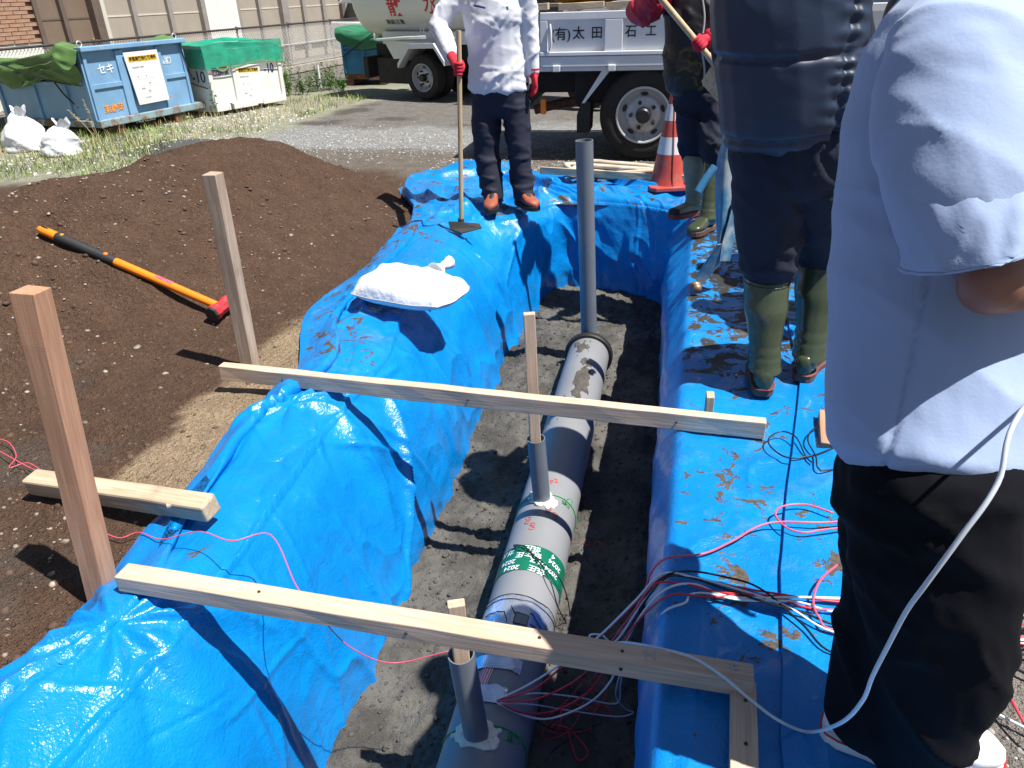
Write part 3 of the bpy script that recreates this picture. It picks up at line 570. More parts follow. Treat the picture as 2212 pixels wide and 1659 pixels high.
# right sheet
def rx_lip(y): return 0.02+0.042*y
ys_ = [5.75, 5.0, 4.3, 3.6, 3.0, 2.4, 1.9, 1.3, 0.7, 0.2]
out_x = [1.15, 1.12, 1.10, 1.05, 0.98, 0.90, 0.82, 0.72, 0.64, 0.60]
ctrl = [(0.03+0.021*y, y-0.0, rx_lip(y)+0.015, y, 0.03, ox, y) for y, ox in zip(ys_, out_x)]
R_, q = rails(ctrl, 560); nu = 170; q = np.concatenate([[0], np.cumsum(np.linalg.norm(np.diff(R_[:, 2:4], axis=0), axis=1))]); U = np.linspace(0, 1, nu)[:, None]; S = q[None, :]
bot = R_[None, :, 0:2]; lip = R_[None, :, 2:4]; lz = R_[None, :, 4]; outr = R_[None, :, 5:7]; TOPF = 0.6
ut = np.clip(U/TOPF, 0, 1) + 0*S; uw = np.clip((U-TOPF)/(1-TOPF), 0, 1) + 0*S; Ltop = np.linalg.norm(lip-outr, axis=-1)
xlc = np.interp(R_[:, 3], [0.2, 1.15, 1.7, 2.4, 2.95, 6], [0.30, 0.335, 0.40, 0.53, 0.63, 0.70]) + 0.008*vn(np.stack([q*3, q*0], -1), 175)
fl_ = np.clip((R_[:, 5]-xlc)/(R_[:, 5]-R_[:, 2]), 0.05, 0.95); NT_ = int((ut[:, 0] < 1).sum())+1; KL = NT_//2
ut[:KL] = np.linspace(0, 1, KL)[:, None]*fl_[None, :]; ut[KL:NT_] = fl_[None, :]+0.004+np.linspace(0, 1, NT_-KL)[:, None]*(1-fl_[None, :]-0.004); ut[NT_-1:] = 1.0
xy = outr + (lip-outr)*ut[..., None]; ww = uw*0.86
yy = np.broadcast_to(R_[None, :, 3], ww.shape)
z = lz*sstep(0, 0.1, ut) + 0*ww
xy = xy + (bot-lip)*sstep(0, 0.2, ww)[..., None]*(uw > 0)[..., None] - np.array([0.03, 0])*(uw > 0)[..., None]*(1-np.exp(-ww/0.03))[..., None]*np.exp(-ww/0.5)[..., None]
z = z - np.where(uw > 0, np.maximum(0, ww-0.02*(1-np.exp(-ww/0.03))), 0)
sd = np.where(ut < 1, -(1-ut)*Ltop, ww); ptc = np.stack([np.broadcast_to(S, sd.shape), sd], -1); wall = sstep(-0.02, 0.05, sd); flat = 1-wall
amp = crumple(ptc*np.array([2.2, 3.0]), 103, 3)*0.014 + crumple(ptc*np.array([7, 8.0]), 113, 2)*0.005 + 0.010*np.clip(1-np.abs(fbm(ptc*np.array([1.2, 1.7])+4, 3, 144))*4.5, 0, 1)**3
fold = np.abs(np.sin((S+0.12*vn(ptc*1.4, 171))*math.pi*2.6))**0.7*0.022 + 0.010*np.abs(np.sin(S*19+2*vn(ptc*2, 172)))
farw = sstep(2.2, 1.2, S)
xy = xy - np.array([1.0, 0])*((wall*sstep(0.03, 0.3, ww))*(fold*(0.55+0.9*farw)+amp))[..., None]
z = z + amp*np.where(uw > 0, np.exp(-ww/0.05), 1)*sstep(0, 0.05, ut)
# second layer to the right of a long lap line
xl = xlc[None, :] + 0*ww
z = z + 0.016*(np.arange(nu)[:, None] < KL)*flat
z = z + 0.016*np.exp(-((yy-3.35-0.25*(xy[..., 0]-0.4))/0.035)**2)*flat + 0.014*np.exp(-((yy-4.2+0.5*(xy[..., 0]-0.4))/0.03)**2)*flat
z = np.where(uw > 0.92, np.minimum(z, -0.72), z)
mud = np.clip(0.50 + 0.50*sstep(2.75, 3.15, yy) + 0.28*np.exp(-((yy-2.0)/0.45)**2-((xy[..., 0]-0.27)/0.16)**2) + 0.15*vn(ptc*1.6, 176) - 0.30*sstep(1.55, 1.25, yy), 0, 1)*(1-0.93*wall)
mud = np.where(xy[..., 0] > xl, mud*0.85, mud)
P3 = np.concatenate([xy, z[..., None]], -1); ii = np.arange(P3.shape[0]*P3.shape[1]).reshape(P3.shape[:2])
tr = fast_mesh('tarpaulin', P3.reshape(-1, 3), np.stack([ii[:-1, :-1], ii[:-1, 1:], ii[1:, 1:], ii[1:, :-1]], -1).reshape(-1, 4), mt['tarp_r'], smooth=50)
set_attr(tr, 'mud', mud); tag(tr, 'mud spattered blue tarpaulin lying flat along the right side of the trench', 'tarpaulin')
# ================================================================ helpers for small things
def text_mesh(s, size=1.0, bold=0.0, depth=0.0):
    cu = bpy.data.curves.new('t', 'FONT'); cu.body = s; cu.size = size; cu.offset = bold; cu.extrude = depth; cu.align_x = 'CENTER'; cu.align_y = 'CENTER'; cu.resolution_u = 3
    o = bpy.data.objects.new('t', cu); COL.objects.link(o)
    dg = bpy.context.evaluated_depsgraph_get(); me = bpy.data.meshes.new_from_object(o.evaluated_get(dg))
    v = np.array([q.co[:] for q in me.vertices]); f = [tuple(p.vertices) for p in me.polygons]
    bpy.data.objects.remove(o); bpy.data.curves.remove(cu); bpy.data.meshes.remove(me); return v, f
def lettering(name, s, size, origin, xd, yd, mat, parent, bold=0.0, world=True, stretch=1.0, lift=0.0015):
    v, f = text_mesh(s, size, bold, 0.0006); xd = np.asarray(xd, float); xd = xd/np.linalg.norm(xd); yd = np.asarray(yd, float); yd = yd/np.linalg.norm(yd); n = np.cross(xd, yd)
    m = MB(); m.add(np.asarray(origin) + v[:, :1]*stretch*xd + v[:, 1:2]*yd + (v[:, 2:3]+lift)*n, f); return m.build(name, mat, parent, world=world)
def blob(mb, voxel=0.01, smooth=4):
    me = bpy.data.meshes.new('b'); me.from_pydata(mb.v, [], mb.f); me.update(); o = bpy.data.objects.new('b', me); COL.objects.link(o)
    r = o.modifiers.new('r', 'REMESH'); r.mode = 'VOXEL'; r.voxel_size = voxel
    s = o.modifiers.new('s', 'SMOOTH'); s.factor = 0.5; s.iterations = smooth
    dg = bpy.context.evaluated_depsgraph_get(); e = bpy.data.meshes.new_from_object(o.evaluated_get(dg))
    V = np.empty(len(e.vertices)*3, np.float32); e.vertices.foreach_get('co', V); N = np.empty(len(e.vertices)*3, np.float32); e.vertices.foreach_get('normal', N)
    F = [tuple(p.vertices) for p in e.polygons]
    bpy.data.objects.remove(o); bpy.data.meshes.remove(me); bpy.data.meshes.remove(e)
    return V.reshape(-1, 3).astype(float), N.reshape(-1, 3).astype(float), F
def blob_obj(name, mb, mat, parent=None, voxel=0.01, smooth=4, disp=None, sharp=180, warp=None):
    V, N, F = blob(mb, voxel, smooth)
    if warp is not None: V = warp(V)
    if disp is not None: V = V + N*np.asarray(disp(V, N))[:, None]
    m = MB(); m.v = V; m.f = F; return m.build(name, mat, parent, smooth=sharp)
def ball(m, c, r, n=12):
    c = np.asarray(c, float); r = np.broadcast_to(np.asarray(r, float), (3,)); rings = []
    for k in range(1, n//2):
        ph = math.pi*k/(n//2); th = np.arange(n)*2*math.pi/n
        rings.append(c + np.stack([r[0]*math.sin(ph)*np.cos(th), r[1]*math.sin(ph)*np.sin(th), np.full(n, r[2]*math.cos(ph))], -1))
    return m.loft(rings, True)
def lumber(name, p0, p1, w, h, mat, label=None, cat='timber', roll=0.0, up=(0,0,1), parent=None, group=None, bevel=0.003, rough=0.0):
    p0 = np.asarray(p0, float); p1 = np.asarray(p1, float); t = p1-p0; L = np.linalg.norm(t); t = t/L; up = np.asarray(up, float)
    if abs(t @ up)/np.linalg.norm(up) > 0.98: up = np.array([1.0, 0, 0])
    a = np.cross(up, t); a /= np.linalg.norm(a); b = np.cross(t, a); a, b = a*math.cos(roll)+b*math.sin(roll), -a*math.sin(roll)+b*math.cos(roll)
    nseg = max(2, int(L/0.12)); rr = np.random.RandomState(int(abs(p0[0]*991+p0[1]*77)) % 9999); rings = []
    for k in range(nseg+1):
        z_ = L*k/nseg; j = rr.normal(0, 0.0008, (4, 2)); e = rough if k in (0, nseg) else 0
        c = np.array([(-w/2, -h/2), (w/2, -h/2), (w/2, h/2), (-w/2, h/2)]) + j
        rings.append([(u, v, z_ + e*rr.uniform(-1, 1)) for u, v in c])
    m = MB(); m.loft(rings); o = m.build(name, mat, None, world=False, bevel=bevel)
    M4 = Matrix(((a[0], b[0], t[0], p0[0]), (a[1], b[1], t[1], p0[1]), (a[2], b[2], t[2], p0[2]), (0, 0, 0, 1)))
    if parent is not None: o.parent = parent; o.matrix_local = pw(parent) @ M4
    else: o.matrix_world = M4
    if label: tag(o, label, cat, group)
    return o
def nail(p, n, r=0.0042):
    m = MB(); n = np.asarray(n, float); m.lathe([(r*0.2, 0.004), (r*0.8, 0.0035), (r, 0.002), (r, -0.002)], p, n, 10, True); return m

# ================================================================ TIMBER
b = G(215, 1290); top = over(b, 66, 626)
lumber('timber_post', b-np.array([0, 0, 0.12]), top, 0.062, 0.062, mt['wood_red'], 'tall reddish square timber post leaning by the near left edge of the sheet', 'post', roll=0.06, bevel=0.002, rough=0.002)
b = G(540, 788); top = over(b, 459, 373)
lumber('timber_post', b-np.array([0, 0, 0.12]), top, 0.066, 0.062, mt['wood_grey'], 'tall weathered grey timber post driven in beside the sledgehammer head', 'post', roll=0.0, rough=0.004)
p0 = G(72, 1040, 0.035); p1 = G(458, 1098, 0.105)
lp = lumber('timber_offcut', p0, p1, 0.070, 0.066, mt['wood_dirty'], 'short thick timber offcut lying on the soil behind the reddish post', 'timber', roll=0.12, bevel=0.008, rough=0.006)
m = MB(); pc = G(375, 1086, 0.112); m.box(pc, (0.045, 0.030, 0.012), rotz(0.7)); o = m.build('wood_chip', mt['wood'], bevel=0.003); tag(o, 'small pale wood chip lying on the short timber offcut', 'wood chip')
# long boards across the trench (each with its nails)
def board(px0, px1, z0, z1, w, h, mat, label, nails):
    p0 = G(*px0, z0); p1 = G(*px1, z1); t = (p1-p0)/np.linalg.norm(p1-p0); dn = np.array([0, 0, h/2])
    back_ = np.cross([0, 0, 1.0], t); back_ /= np.linalg.norm(back_)
    o = lumber('board', p0-dn+back_*w*0.5, p1-dn+back_*w*0.5, w, h, mat, label, 'board')
    o.name = 'board'
    for fr, face in nails:
        q = p0 + (p1-p0)*fr + (back_*w*0.5 if face == 't' else -dn)
        nm = nail(q, (0, 0, 1) if face == 't' else -back_).build('nail', mt['dark_metal'], None); nm.parent = o; nm.matrix_parent_inverse = o.matrix_world.inverted()
    return o, p0, p1
# px are on the near top edge
B1, b1a, b1b = board((470, 791), (1656, 915), 0.115, 0.10, 0.045, 0.068, mt['wood'], 'long pale board spanning the trench from the grey post, farther of the two', [(0.135, 'f'), (0.50, 'f'), (0.86, 'f')])
B2, b2a, b2b = board((246, 1246), (1630, 1476), 0.135, 0.105, 0.058, 0.052, mt['wood'], 'long pale board across the trench at the reddish post, nearest the camera', [(0.25, 't'), (0.70, 't'), (0.82, 't'), (0.82, 'f'), (0.50, 'f')])
for s, fr in (('H', 0.86), ('F', 0.975)):
    q = b2a + (b2b-b2a)*fr + np.array([0.0, 0.029, 0.0]); nm = lettering('pencil_mark', s, 0.045, q, (1, 0.03, 0), (-0.03, 1, 0), mt['grey_print'], None); nm.parent = B2; nm.matrix_parent_inverse = B2.matrix_world.inverted()
p0 = G(1604, 1478, 0.055); p1 = G(1606, 1735, 0.055)
bt = lumber('batten', p1, p0, 0.056, 0.032, mt['wood'], 'pale batten with nails pointing to the camera under the near board end', 'batten')
for fr in (0.42, 0.80):
    q = p1+(p0-p1)*fr+np.array([0.004, 0, 0.016]); nm = nail(q, (0, 0, 1)).build('nail', mt['dark_metal']); nm.parent = bt; nm.matrix_parent_inverse = bt.matrix_world.inverted()
q = G(1530, 888, 0.045); lumber('stake', q-np.array([0, 0, 0.2]), q+np.array([0.002, 0, 0.075]), 0.055, 0.03, mt['wood_dirty'], 'short stake stub sticking up behind the right end of the farther board', 'stake')
q = G(1786, 965, 0.05); lumber('wood_block', q+np.array([0.0, -0.02, 0]), q+np.array([0.03, 0.20, 0.01]), 0.055, 0.055, mt['wood_red'], 'reddish wood block on the right sheet next to the thin black cable', 'wood block')
lumber('batten', (-1.0, 6.31, 0.15), (0.30, 6.11, 0.13), 0.02, 0.058, mt['wood_dirty'], 'thin batten laid across the far end in front of the traffic cone', 'batten')
bt = bpy.data.objects[-1] if False else None

# ================================================================ PIPES
ax = (PB-PA)/np.linalg.norm(PB-PA)
def cyl(y, th, dr):
    y = np.asarray(y, float); c = PA + (PB-PA)*((y-PA[1])/(PB[1]-PA[1]))[..., None]; r = PR + dr
    return c + np.stack([r*np.sin(th), 0*th, r*np.cos(th)], -1)
def patch(y0, y1, t0, t1, dr, ny=12, nt=24, jag=0.0, seed=0):
    Y, T = np.meshgrid(np.linspace(0, 1, ny), np.linspace(t0, t1, nt), indexing='ij')
    e0 = y0 + jag*vn(np.stack([T*6, T*0], -1), seed); e1 = y1 + jag*vn(np.stack([T*6, T*0+5], -1), seed+1)
    return cyl(e0+(e1-e0)*Y, T, dr + 0.0012*(vn(np.stack([Y*ny*0.4, T*9], -1), seed+2)))
pipe = thing('drain_pipe', (PA[0], 2.4, -0.755), 'thick light grey plastic pipe lying along the trench bottom', 'pipe')
m = MB(); m.lathe([(PR-0.008, 0.0), (PR, 0.0), (PR, 2.0), (PR, 4.0), (PR-0.008, 4.0), (PR-0.008, 3.5)], PA, ax, 64, False); m.build('pipe_body', mt['pvc'], pipe, smooth=40)
m = MB(); m.lathe([(PR, -0.020), (PR+0.018, -0.020), (PR+0.024, -0.010), (PR+0.024, 0.020), (PR+0.014, 0.032), (PR-0.02, 0.036), (0.001, 0.036)], PB, ax, 56); m.build('rubber_collar', mt['rubber'], pipe, smooth=40)
yt0 = G(1131, 1232, -0.487)[1]; yt1 = G(1150, 1178, -0.487)[1]
m = MB(); m.grid(patch(yt0, yt1, -2.0, 2.2, 0.0022, 10, 60, 0.002, 5)); gt = m.build('green_tape', mt['green_tape'], pipe, smooth=180)
def cyl_text(name, s, size, yc, thc, mat, parent, xs=-1, ys=-1, rot=0.0, bold=0.004, dr=0.0042):
    v, f = text_mesh(s, size, bold*size*4)
    c_, s_ = math.cos(rot), math.sin(rot); X = (v[:, 0]*c_-v[:, 1]*s_)*xs; Yv = (v[:, 0]*s_+v[:, 1]*c_)*ys
    m = MB(); m.add(cyl(yc+Yv, thc+X/PR, dr), f); return m.build(name, mat, parent)
dy = yt1-yt0
for s, fy_, th in (('低圧', 0.86, 0.05), ('低圧', 0.62, 0.12), ('ガス', 0.40, 0.28), ('2024', 0.12, -0.45), ('2024', 0.38, -0.62), ('2024', 0.62, 0.85), ('低圧', 0.10, 0.32), ('ガス', 0.80, -0.75), ('4', 0.84, 0.72), ('2024', 0.30, 0.78), ('圧', 0.60, -0.28)):
    cyl_text('tape_lettering', s, 0.034, yt0+dy*fy_, th, mt['white_print'], gt, rot=-0.1)
ys0 = G(1103, 1352, -0.487)[1]; ys1 = G(1114, 1286, -0.487)[1]
m = MB(); P = patch(ys0-0.02, ys1, -1.6, 1.7, 0.003, 16, 60, 0.006, 15); m.grid(P); st = m.build('silver_tape', mt['silver_tape'], pipe, smooth=180)
m = MB(); m.grid(patch(ys0+0.012, ys0+0.062, 0.06, 0.42, 0.0055, 4, 8, 0.002, 18)); m.build('window_patch', mt['pvc'], st, smooth=180)
rsq = np.random.RandomState(5)
def ink(name, ys_, ths, parent, mat=None, r=0.0016, dr=0.0055):
    m = MB(); m.tube(cyl(np.array(ys_), np.array(ths), dr), r, 5); return m.build(name, mat or mt['black_print'], parent)
ar = np.linspace(-1.4, 1.6, 40)
for off in (0.0, -0.022): ink('tape_edge_line', ys1+off+0.004*vn(np.stack([ar*5, ar*0], -1), 3+int(off*100)), ar, st)
for ya, yb, ta, tb in ((0.07, 0.065, -0.9, -0.25), (0.065, 0.015, -0.25, -0.1), (0.09, 0.06, -0.1, 0.04), (0.062, 0.062, 0.06, 0.42), (0.012, 0.012, 0.06, 0.42), (0.012, 0.062, 0.06, 0.06), (0.062, 0.012, 0.42, 0.42), (0.08, 0.03, 0.45, 0.95), (0.03, 0.02, 0.5, 0.9), (0.02, -0.01, 0.9, 0.95)):
    t_ = np.linspace(0, 1, 8); ink('tape_edge_line', ys0+ya+(yb-ya)*t_+rsq.normal(0, 0.0016, 8), ta+(tb-ta)*t_, st)
# flat striped ribbon cable under strips of tape
yr1 = ys0 - 0.005; yr0 = G(1064, 1512, -0.487)[1]
tr_ = lambda y: -0.10 - 0.25*(yr1-y)/(yr1-yr0)
rb = MB(); yy_ = np.linspace(yr0, yr1, 20); rb.grid(np.stack([cyl(yy_, tr_(yy_)-0.14, 0.003+0*yy_), cyl(yy_, tr_(yy_)+0.14, 0.003+0*yy_)], 0)); rib = rb.build('ribbon_cable', mt['wire_white'], pipe)
for k in range(4):
    o_ = -0.105+0.07*k; rb = MB(); rb.grid(np.stack([cyl(yy_, tr_(yy_)+o_-0.014, 0.0045+0*yy_), cyl(yy_, tr_(yy_)+o_+0.014, 0.0045+0*yy_)], 0)); rb.build('red_stripe', mt['wire_red'], rib)
for yc, t0, t1, hw_ in ((yr0+0.150, -0.95, 0.55, 0.030), (yr0+0.020, -0.80, 0.35, 0.034)):
    m = MB(); m.grid(patch(yc-hw_, yc+hw_, t0, t1, 0.006, 8, 20, 0.006, 25)); m.build('silver_tape', mt['silver_tape'], pipe, smooth=180)
cyl_text('pen_mark', 'p2', 0.04, G(1192, 1038, -0.487)[1], 0.15, mt['red_print'], pipe, 1, 1, 0.3, 0.0, 0.002)
for (px, py) in ((1185, 1100), (1140, 1120), (1150, 1135), (1200, 1108)):
    y_ = G(px, py, -0.487)[1]; th0 = (G(px, py, -0.487)[0]-pipe_x(y_))/PR; n_ = 14; t_ = np.linspace(0, 1, n_)
    ink('pen_scribble', y_-0.03+0.05*t_+0.008*np.sin(t_*25), th0+0.10*np.sin(t_*19+px), pipe, mt['red_print'], 0.0010, 0.0015)
# damp sand stuck on the far end
Yg, Tg = np.meshgrid(np.linspace(3.30, 4.30, 110), np.linspace(-0.75, 0.75, 64), indexing='ij'); pn = np.stack([Yg*3.2, Tg*1.6], -1)
hs = fbm(pn, 4, 131)*0.9 + 0.50*np.exp(-((Yg-3.78)/0.20)**2-((Tg-0.05)/0.32)**2) + 0.30*np.exp(-((Yg-4.18)/0.06)**2-(Tg/0.35)**2) + 0.35*np.exp(-((Yg-3.45)/0.10)**2-((Tg+0.1)/0.3)**2) - 0.22
hs = hs + 0.35*fbm(np.stack([Yg*22, Tg*4.5], -1), 3, 133); Pq = cyl(Yg, Tg, 0.0005+np.clip(hs, 0, 1)*0.016 + 0.003*np.clip(fbm(np.stack([Yg*60, Tg*12], -1), 2, 135), 0, 1))
ii = np.arange(Yg.size).reshape(Yg.shape); Fq = np.stack([ii[:-1, :-1], ii[1:, :-1], ii[1:, 1:], ii[:-1, 1:]], -1); keep = (hs[:-1, :-1] > 0) & (hs[1:, 1:] > 0)
M4 = np.array(pw(pipe)); fast_mesh('sand_patch', Pq.reshape(-1, 3) @ M4[:3, :3].T + M4[:3, 3], Fq[keep], mt['sandclod'], pipe)

def hollow(m, p0, p1, r, wall=0.004, n=32, depth=0.4):
    p0 = np.asarray(p0, float); p1 = np.asarray(p1, float); a = p1-p0; L = np.linalg.norm(a)
    return m.lathe([(r, 0), (r, L), (r-wall, L), (r-wall, L-min(depth, L*0.9)), (0.001, L-min(depth, L*0.9))], p0, a/L, n)
up0 = np.array([-0.386, 4.455, -0.70]); upt = over(up0, 1262, 303)
t = thing('standpipe', up0, 'tall dark grey plastic standpipe rising at the far end of the thick pipe', 'pipe')
m = MB(); hollow(m, up0, upt, 0.052, 0.005, 40); m.build('pipe_body', mt['pvc_dk'], t, smooth=40)
def riser(basepx, toppx, stickpx, lab, slab, lean_stick, fseed):
    b0 = G(*basepx, -0.50); b0[0] = pipe_x(b0[1])-0.01; tp = over(b0, *toppx); t = thing('riser_pipe', b0, lab, 'pipe')
    m = MB(); hollow(m, b0-np.array([0, 0, 0.03]), tp, 0.0385, 0.004, 36, 0.30); m.build('pipe_body', mt['pvc_dk'], t, smooth=40)
    m = MB(); r_ = np.random.RandomState(fseed)
    for k in range(70):
        a_ = r_.uniform(0, 6.28); d_ = 0.034 + 0.034*r_.rand()**1.2*(0.7+0.5*math.sin(a_*2+fseed)); yq = b0[1]+d_*math.sin(a_); xq = b0[0]+d_*math.cos(a_); th = math.asin(np.clip((xq-pipe_x(yq))/PR, -0.95, 0.95))
        c_ = cyl(np.array(yq), np.array(th), 0.004*r_.rand()); ball(m, c_, np.array([1.0, 1.0, 0.6])*r_.uniform(0.008, 0.017), 10)
    blob_obj('sealing_foam', m, mt['foam'], t, 0.0035, 5, lambda V_, N_: 0.003*fbm(V_*90, 2, 3))
    # green cord tied round the big pipe
    ta = np.linspace(-2.2, 2.4, 50); m = MB(); m.tube(cyl(b0[1]+0.03+0.012*np.sin(ta*2), ta, 0.003), 0.0022, 6)
    cc = cyl(np.array(b0[1]+0.02), np.array(0.72), 0.006)
    for k in range(2):
        th_ = np.linspace(0, 6.3, 16); m.tube(cc + np.stack([0.014*(1+np.cos(th_))*(1-2*k*0.7), 0.010*np.sin(th_), 0.006+0.012*np.sin(th_+k)], -1), 0.002, 6)
    m.tube(spline([cc, cc+[-0.03, -0.02, 0.008], cc+[-0.055, -0.03, 0.002]], 10), 0.002, 6); m.build('green_cord', mt['cord_green'], t, smooth=180)
    s0 = tp + np.array([0.003, 0, -0.28]); s1 = over(tp, *stickpx); lumber('measuring_stick', s0, s1, 0.046, 0.028, mt['wood'], slab, 'stick', up=(0, 1, 0.2), roll=lean_stick)
    return b0, tp
r1b, r1t = riser((1166, 1082), (1158, 947), (1143, 676), 'narrow grey riser pipe foamed onto the thick pipe behind the farther board', 'pale wooden stick standing tall in the riser pipe at the farther board', 0.25, 3)
r2b, r2t = riser((1016, 1588), (996, 1412), (985, 1302), 'narrow grey riser pipe foamed onto the thick pipe at the bottom of the picture', 'stub of a wooden stick standing in the nearest riser pipe', 0.35, 8)

# ================================================================ WIRES
def wire(name, label, pts, r, mat, n=80, group=None, cat='wire'):
    pts = list(pts)
    if 1785 < pts[-1][0] < 1830: pts += [(1960, pts[-1][1]+0.12*(pts[-1][1]-1290)+4, 0.05), (2110, pts[-1][1]+0.1*(pts[-1][1]-1290)+(len(pts) % 3)*14, 0.03), (2290, pts[-1][1]-20+(len(pts) % 4)*16, 0.01)]
    P = np.array([G(p[0], p[1], p[2]) for p in pts]); P = spline(P, n)
    rr = np.random.RandomState(int(abs(pts[0][0]+pts[0][1]*3+len(pts)*7)) % 999); 
    m = MB(); m.tube(P, r, 6); o = m.build(name, mat, smooth=180); return tag(o, label, cat, group)
RW, WW = 0.0032, 0.0034
jit = np.random.RandomState(12)
start = (1072, 1513, -0.455)
wire('red_wire', 'red wire sagging between the striped ribbon and the sheet edge, upper one', [start, (1150, 1490, -0.43), (1215, 1440, -0.38), (1300, 1372, -0.20), (1375, 1300, -0.05), (1440, 1243, 0.050), (1520, 1255, 0.052), (1650, 1278, 0.062), (1810, 1300, 0.06)], RW, mt['wire_red'])
wire('white_wire', 'white wire running beside the upper red wire over the sheet edge', [start, (1140, 1480, -0.43), (1210, 1436, -0.37), (1290, 1378, -0.20), (1372, 1298, -0.04), (1430, 1240, 0.055), (1500, 1248, 0.058), (1600, 1275, 0.060), (1700, 1310, 0.065), (1800, 1365, 0.06)], WW, mt['wire_white'])
wire('red_wire', 'red wire looping low past the pipe towards the sheet edge', [(1074, 1516, -0.455), (1160, 1510, -0.46), (1250, 1465, -0.45), (1310, 1400, -0.25), (1370, 1320, -0.06), (1415, 1262, 0.045), (1480, 1262, 0.055), (1560, 1280, 0.058), (1700, 1288, 0.064), (1810, 1296, 0.062)], RW, mt['wire_red'])
wire('white_wire', 'white wire sagging lowest of the bundle before climbing over the sheet edge', [(1074, 1518, -0.455), (1130, 1545, -0.52), (1190, 1552, -0.56), (1270, 1520, -0.52), (1320, 1470, -0.38), (1345, 1400, -0.22), (1390, 1322, -0.05), (1440, 1272, 0.05), (1500, 1262, 0.056), (1580, 1290, 0.056), (1720, 1290, 0.066), (1805, 1292, 0.064)], WW, mt['wire_white'])
wire('red_wire', 'red wire along the lowest white wire of the bundle', [(1074, 1517, -0.455), (1130, 1540, -0.51), (1200, 1535, -0.56), (1275, 1490, -0.48), (1330, 1410, -0.25), (1388, 1330, -0.05), (1450, 1285, 0.05), (1530, 1290, 0.056), (1640, 1285, 0.058), (1740, 1312, 0.064), (1805, 1318, 0.062)], RW, mt['wire_red'])
wire('white_wire', 'white wire with a kink on the sheet edge, lowest crossing the right sheet', [(1400, 1360, -0.10), (1440, 1318, 0.03), (1480, 1302, 0.05), (1492, 1284, 0.05), (1530, 1282, 0.054), (1600, 1296, 0.056), (1720, 1300, 0.064), (1805, 1322, 0.06)], WW, mt['wire_white'])
wire('white_wire', 'white wire forming a long flat loop on the dark trench bottom', [(1076, 1514, -0.455), (1150, 1498, -0.46), (1240, 1505, -0.52), (1330, 1520, -0.60), (1340, 1480, -0.50), (1345, 1440, -0.40), (1330, 1500, -0.55), (1350, 1530, -0.66), (1368, 1540, -0.70), (1330, 1548, -0.70), (1230, 1535, -0.66), (1150, 1522, -0.50), (1080, 1518, -0.455)], 0.0026, mt['cable_grey'])
wire('white_wire', 'white wire curling in a small ring beside the dark trench wall', [(1440, 1250, 0.055), (1390, 1300, -0.05), (1330, 1385, -0.22), (1300, 1372, -0.22), (1275, 1372, -0.22), (1280, 1390, -0.23), (1310, 1395, -0.23)], 0.0032, mt['wire_white'])
wire('black_wire', 'black wire crossing the right sheet above the red and white bundle', [(1250, 1420, -0.72), (1330, 1380, -0.30), (1400, 1280, -0.02), (1440, 1243, 0.058), (1490, 1234, 0.058), (1560, 1245, 0.056), (1640, 1270, 0.064), (1730, 1345, 0.064), (1800, 1410, 0.06)], 0.0032, mt['wire_black'])
wire('black_wire', 'black wire tucked in the middle of the bundle on the right sheet', [(1260, 1430, -0.72), (1360, 1340, -0.16), (1428, 1256, 0.05), (1480, 1245, 0.057), (1560, 1270, 0.058), (1650, 1300, 0.064), (1740, 1325, 0.064), (1810, 1350, 0.06)], 0.0032, mt['wire_black'])
wire('red_wire', 'red wire climbing alone over the sheet edge and looping beside the black trousers', [(1280, 1470, -0.60), (1340, 1370, -0.30), (1390, 1285, -0.06), (1405, 1240, 0.03), (1440, 1206, 0.047), (1520, 1196, 0.048), (1580, 1170, 0.05), (1660, 1130, 0.062), (1790, 1128, 0.064)], RW, mt['wire_pink'])
wire('red_wire', 'pinkish red wire loop lying on the right sheet below the black cable', [(1800, 1108, 0.062), (1740, 1090, 0.062), (1690, 1094, 0.062), (1675, 1112, 0.062), (1700, 1140, 0.062), (1740, 1150, 0.062), (1795, 1142, 0.062)], RW, mt['wire_pink'])
wire('red_wire', 'red wire arc standing up beside the black trousers across the bundle', [(1808, 1220, 0.065), (1770, 1256, 0.07), (1757, 1300, 0.072), (1770, 1335, 0.068), (1800, 1360, 0.062)], RW, mt['wire_pink'])
# tangled thin red string in the shade of the trench
tp = np.linspace(0, 1, 90); tang_ = np.stack([0.0 + -0.16 + 0.085*np.sin(tp*31)+0.03*np.sin(tp*77), 1.70 + 0.085*np.cos(tp*27)+0.03*np.cos(tp*61), -0.66 + 0.045*np.sin(tp*43)], -1)
m = MB(); m.tube(spline(tang_[:62], 200), 0.0014, 5); tag(m.build('red_string', mt['wire_red'], smooth=180), 'tangled thin red string lying in the shaded trench bottom', 'string')
wire('red_wire', 'short red wire end curling on the trench bottom near the nearest riser', [(1190, 1565, -0.70), (1225, 1572, -0.69), (1245, 1590, -0.72), (1270, 1625, -0.735), (1250, 1642, -0.735), (1235, 1610, -0.73), (1228, 1580, -0.72)], 0.0028, mt['wire_red'])
m = MB(); m.tube(spline([G(1255, 1172, -0.735), G(1275, 1178, -0.735), G(1290, 1170, -0.735), G(1300, 1176, -0.735)], 20), 0.0018, 5); tag(m.build('red_string', mt['wire_red']), 'short bit of red string on the sand right of the green tape', 'string')
wire('black_cable', 'thin black cable lying over the green tape and down to the sand', [(1120, 1190, -0.52), (1110, 1178, -0.485), (1135, 1182, -0.478), (1165, 1215, -0.478), (1190, 1260, -0.50), (1205, 1310, -0.60), (1228, 1352, -0.72), (1260, 1375, -0.735)], 0.0026, mt['wire_black'], cat='cable')
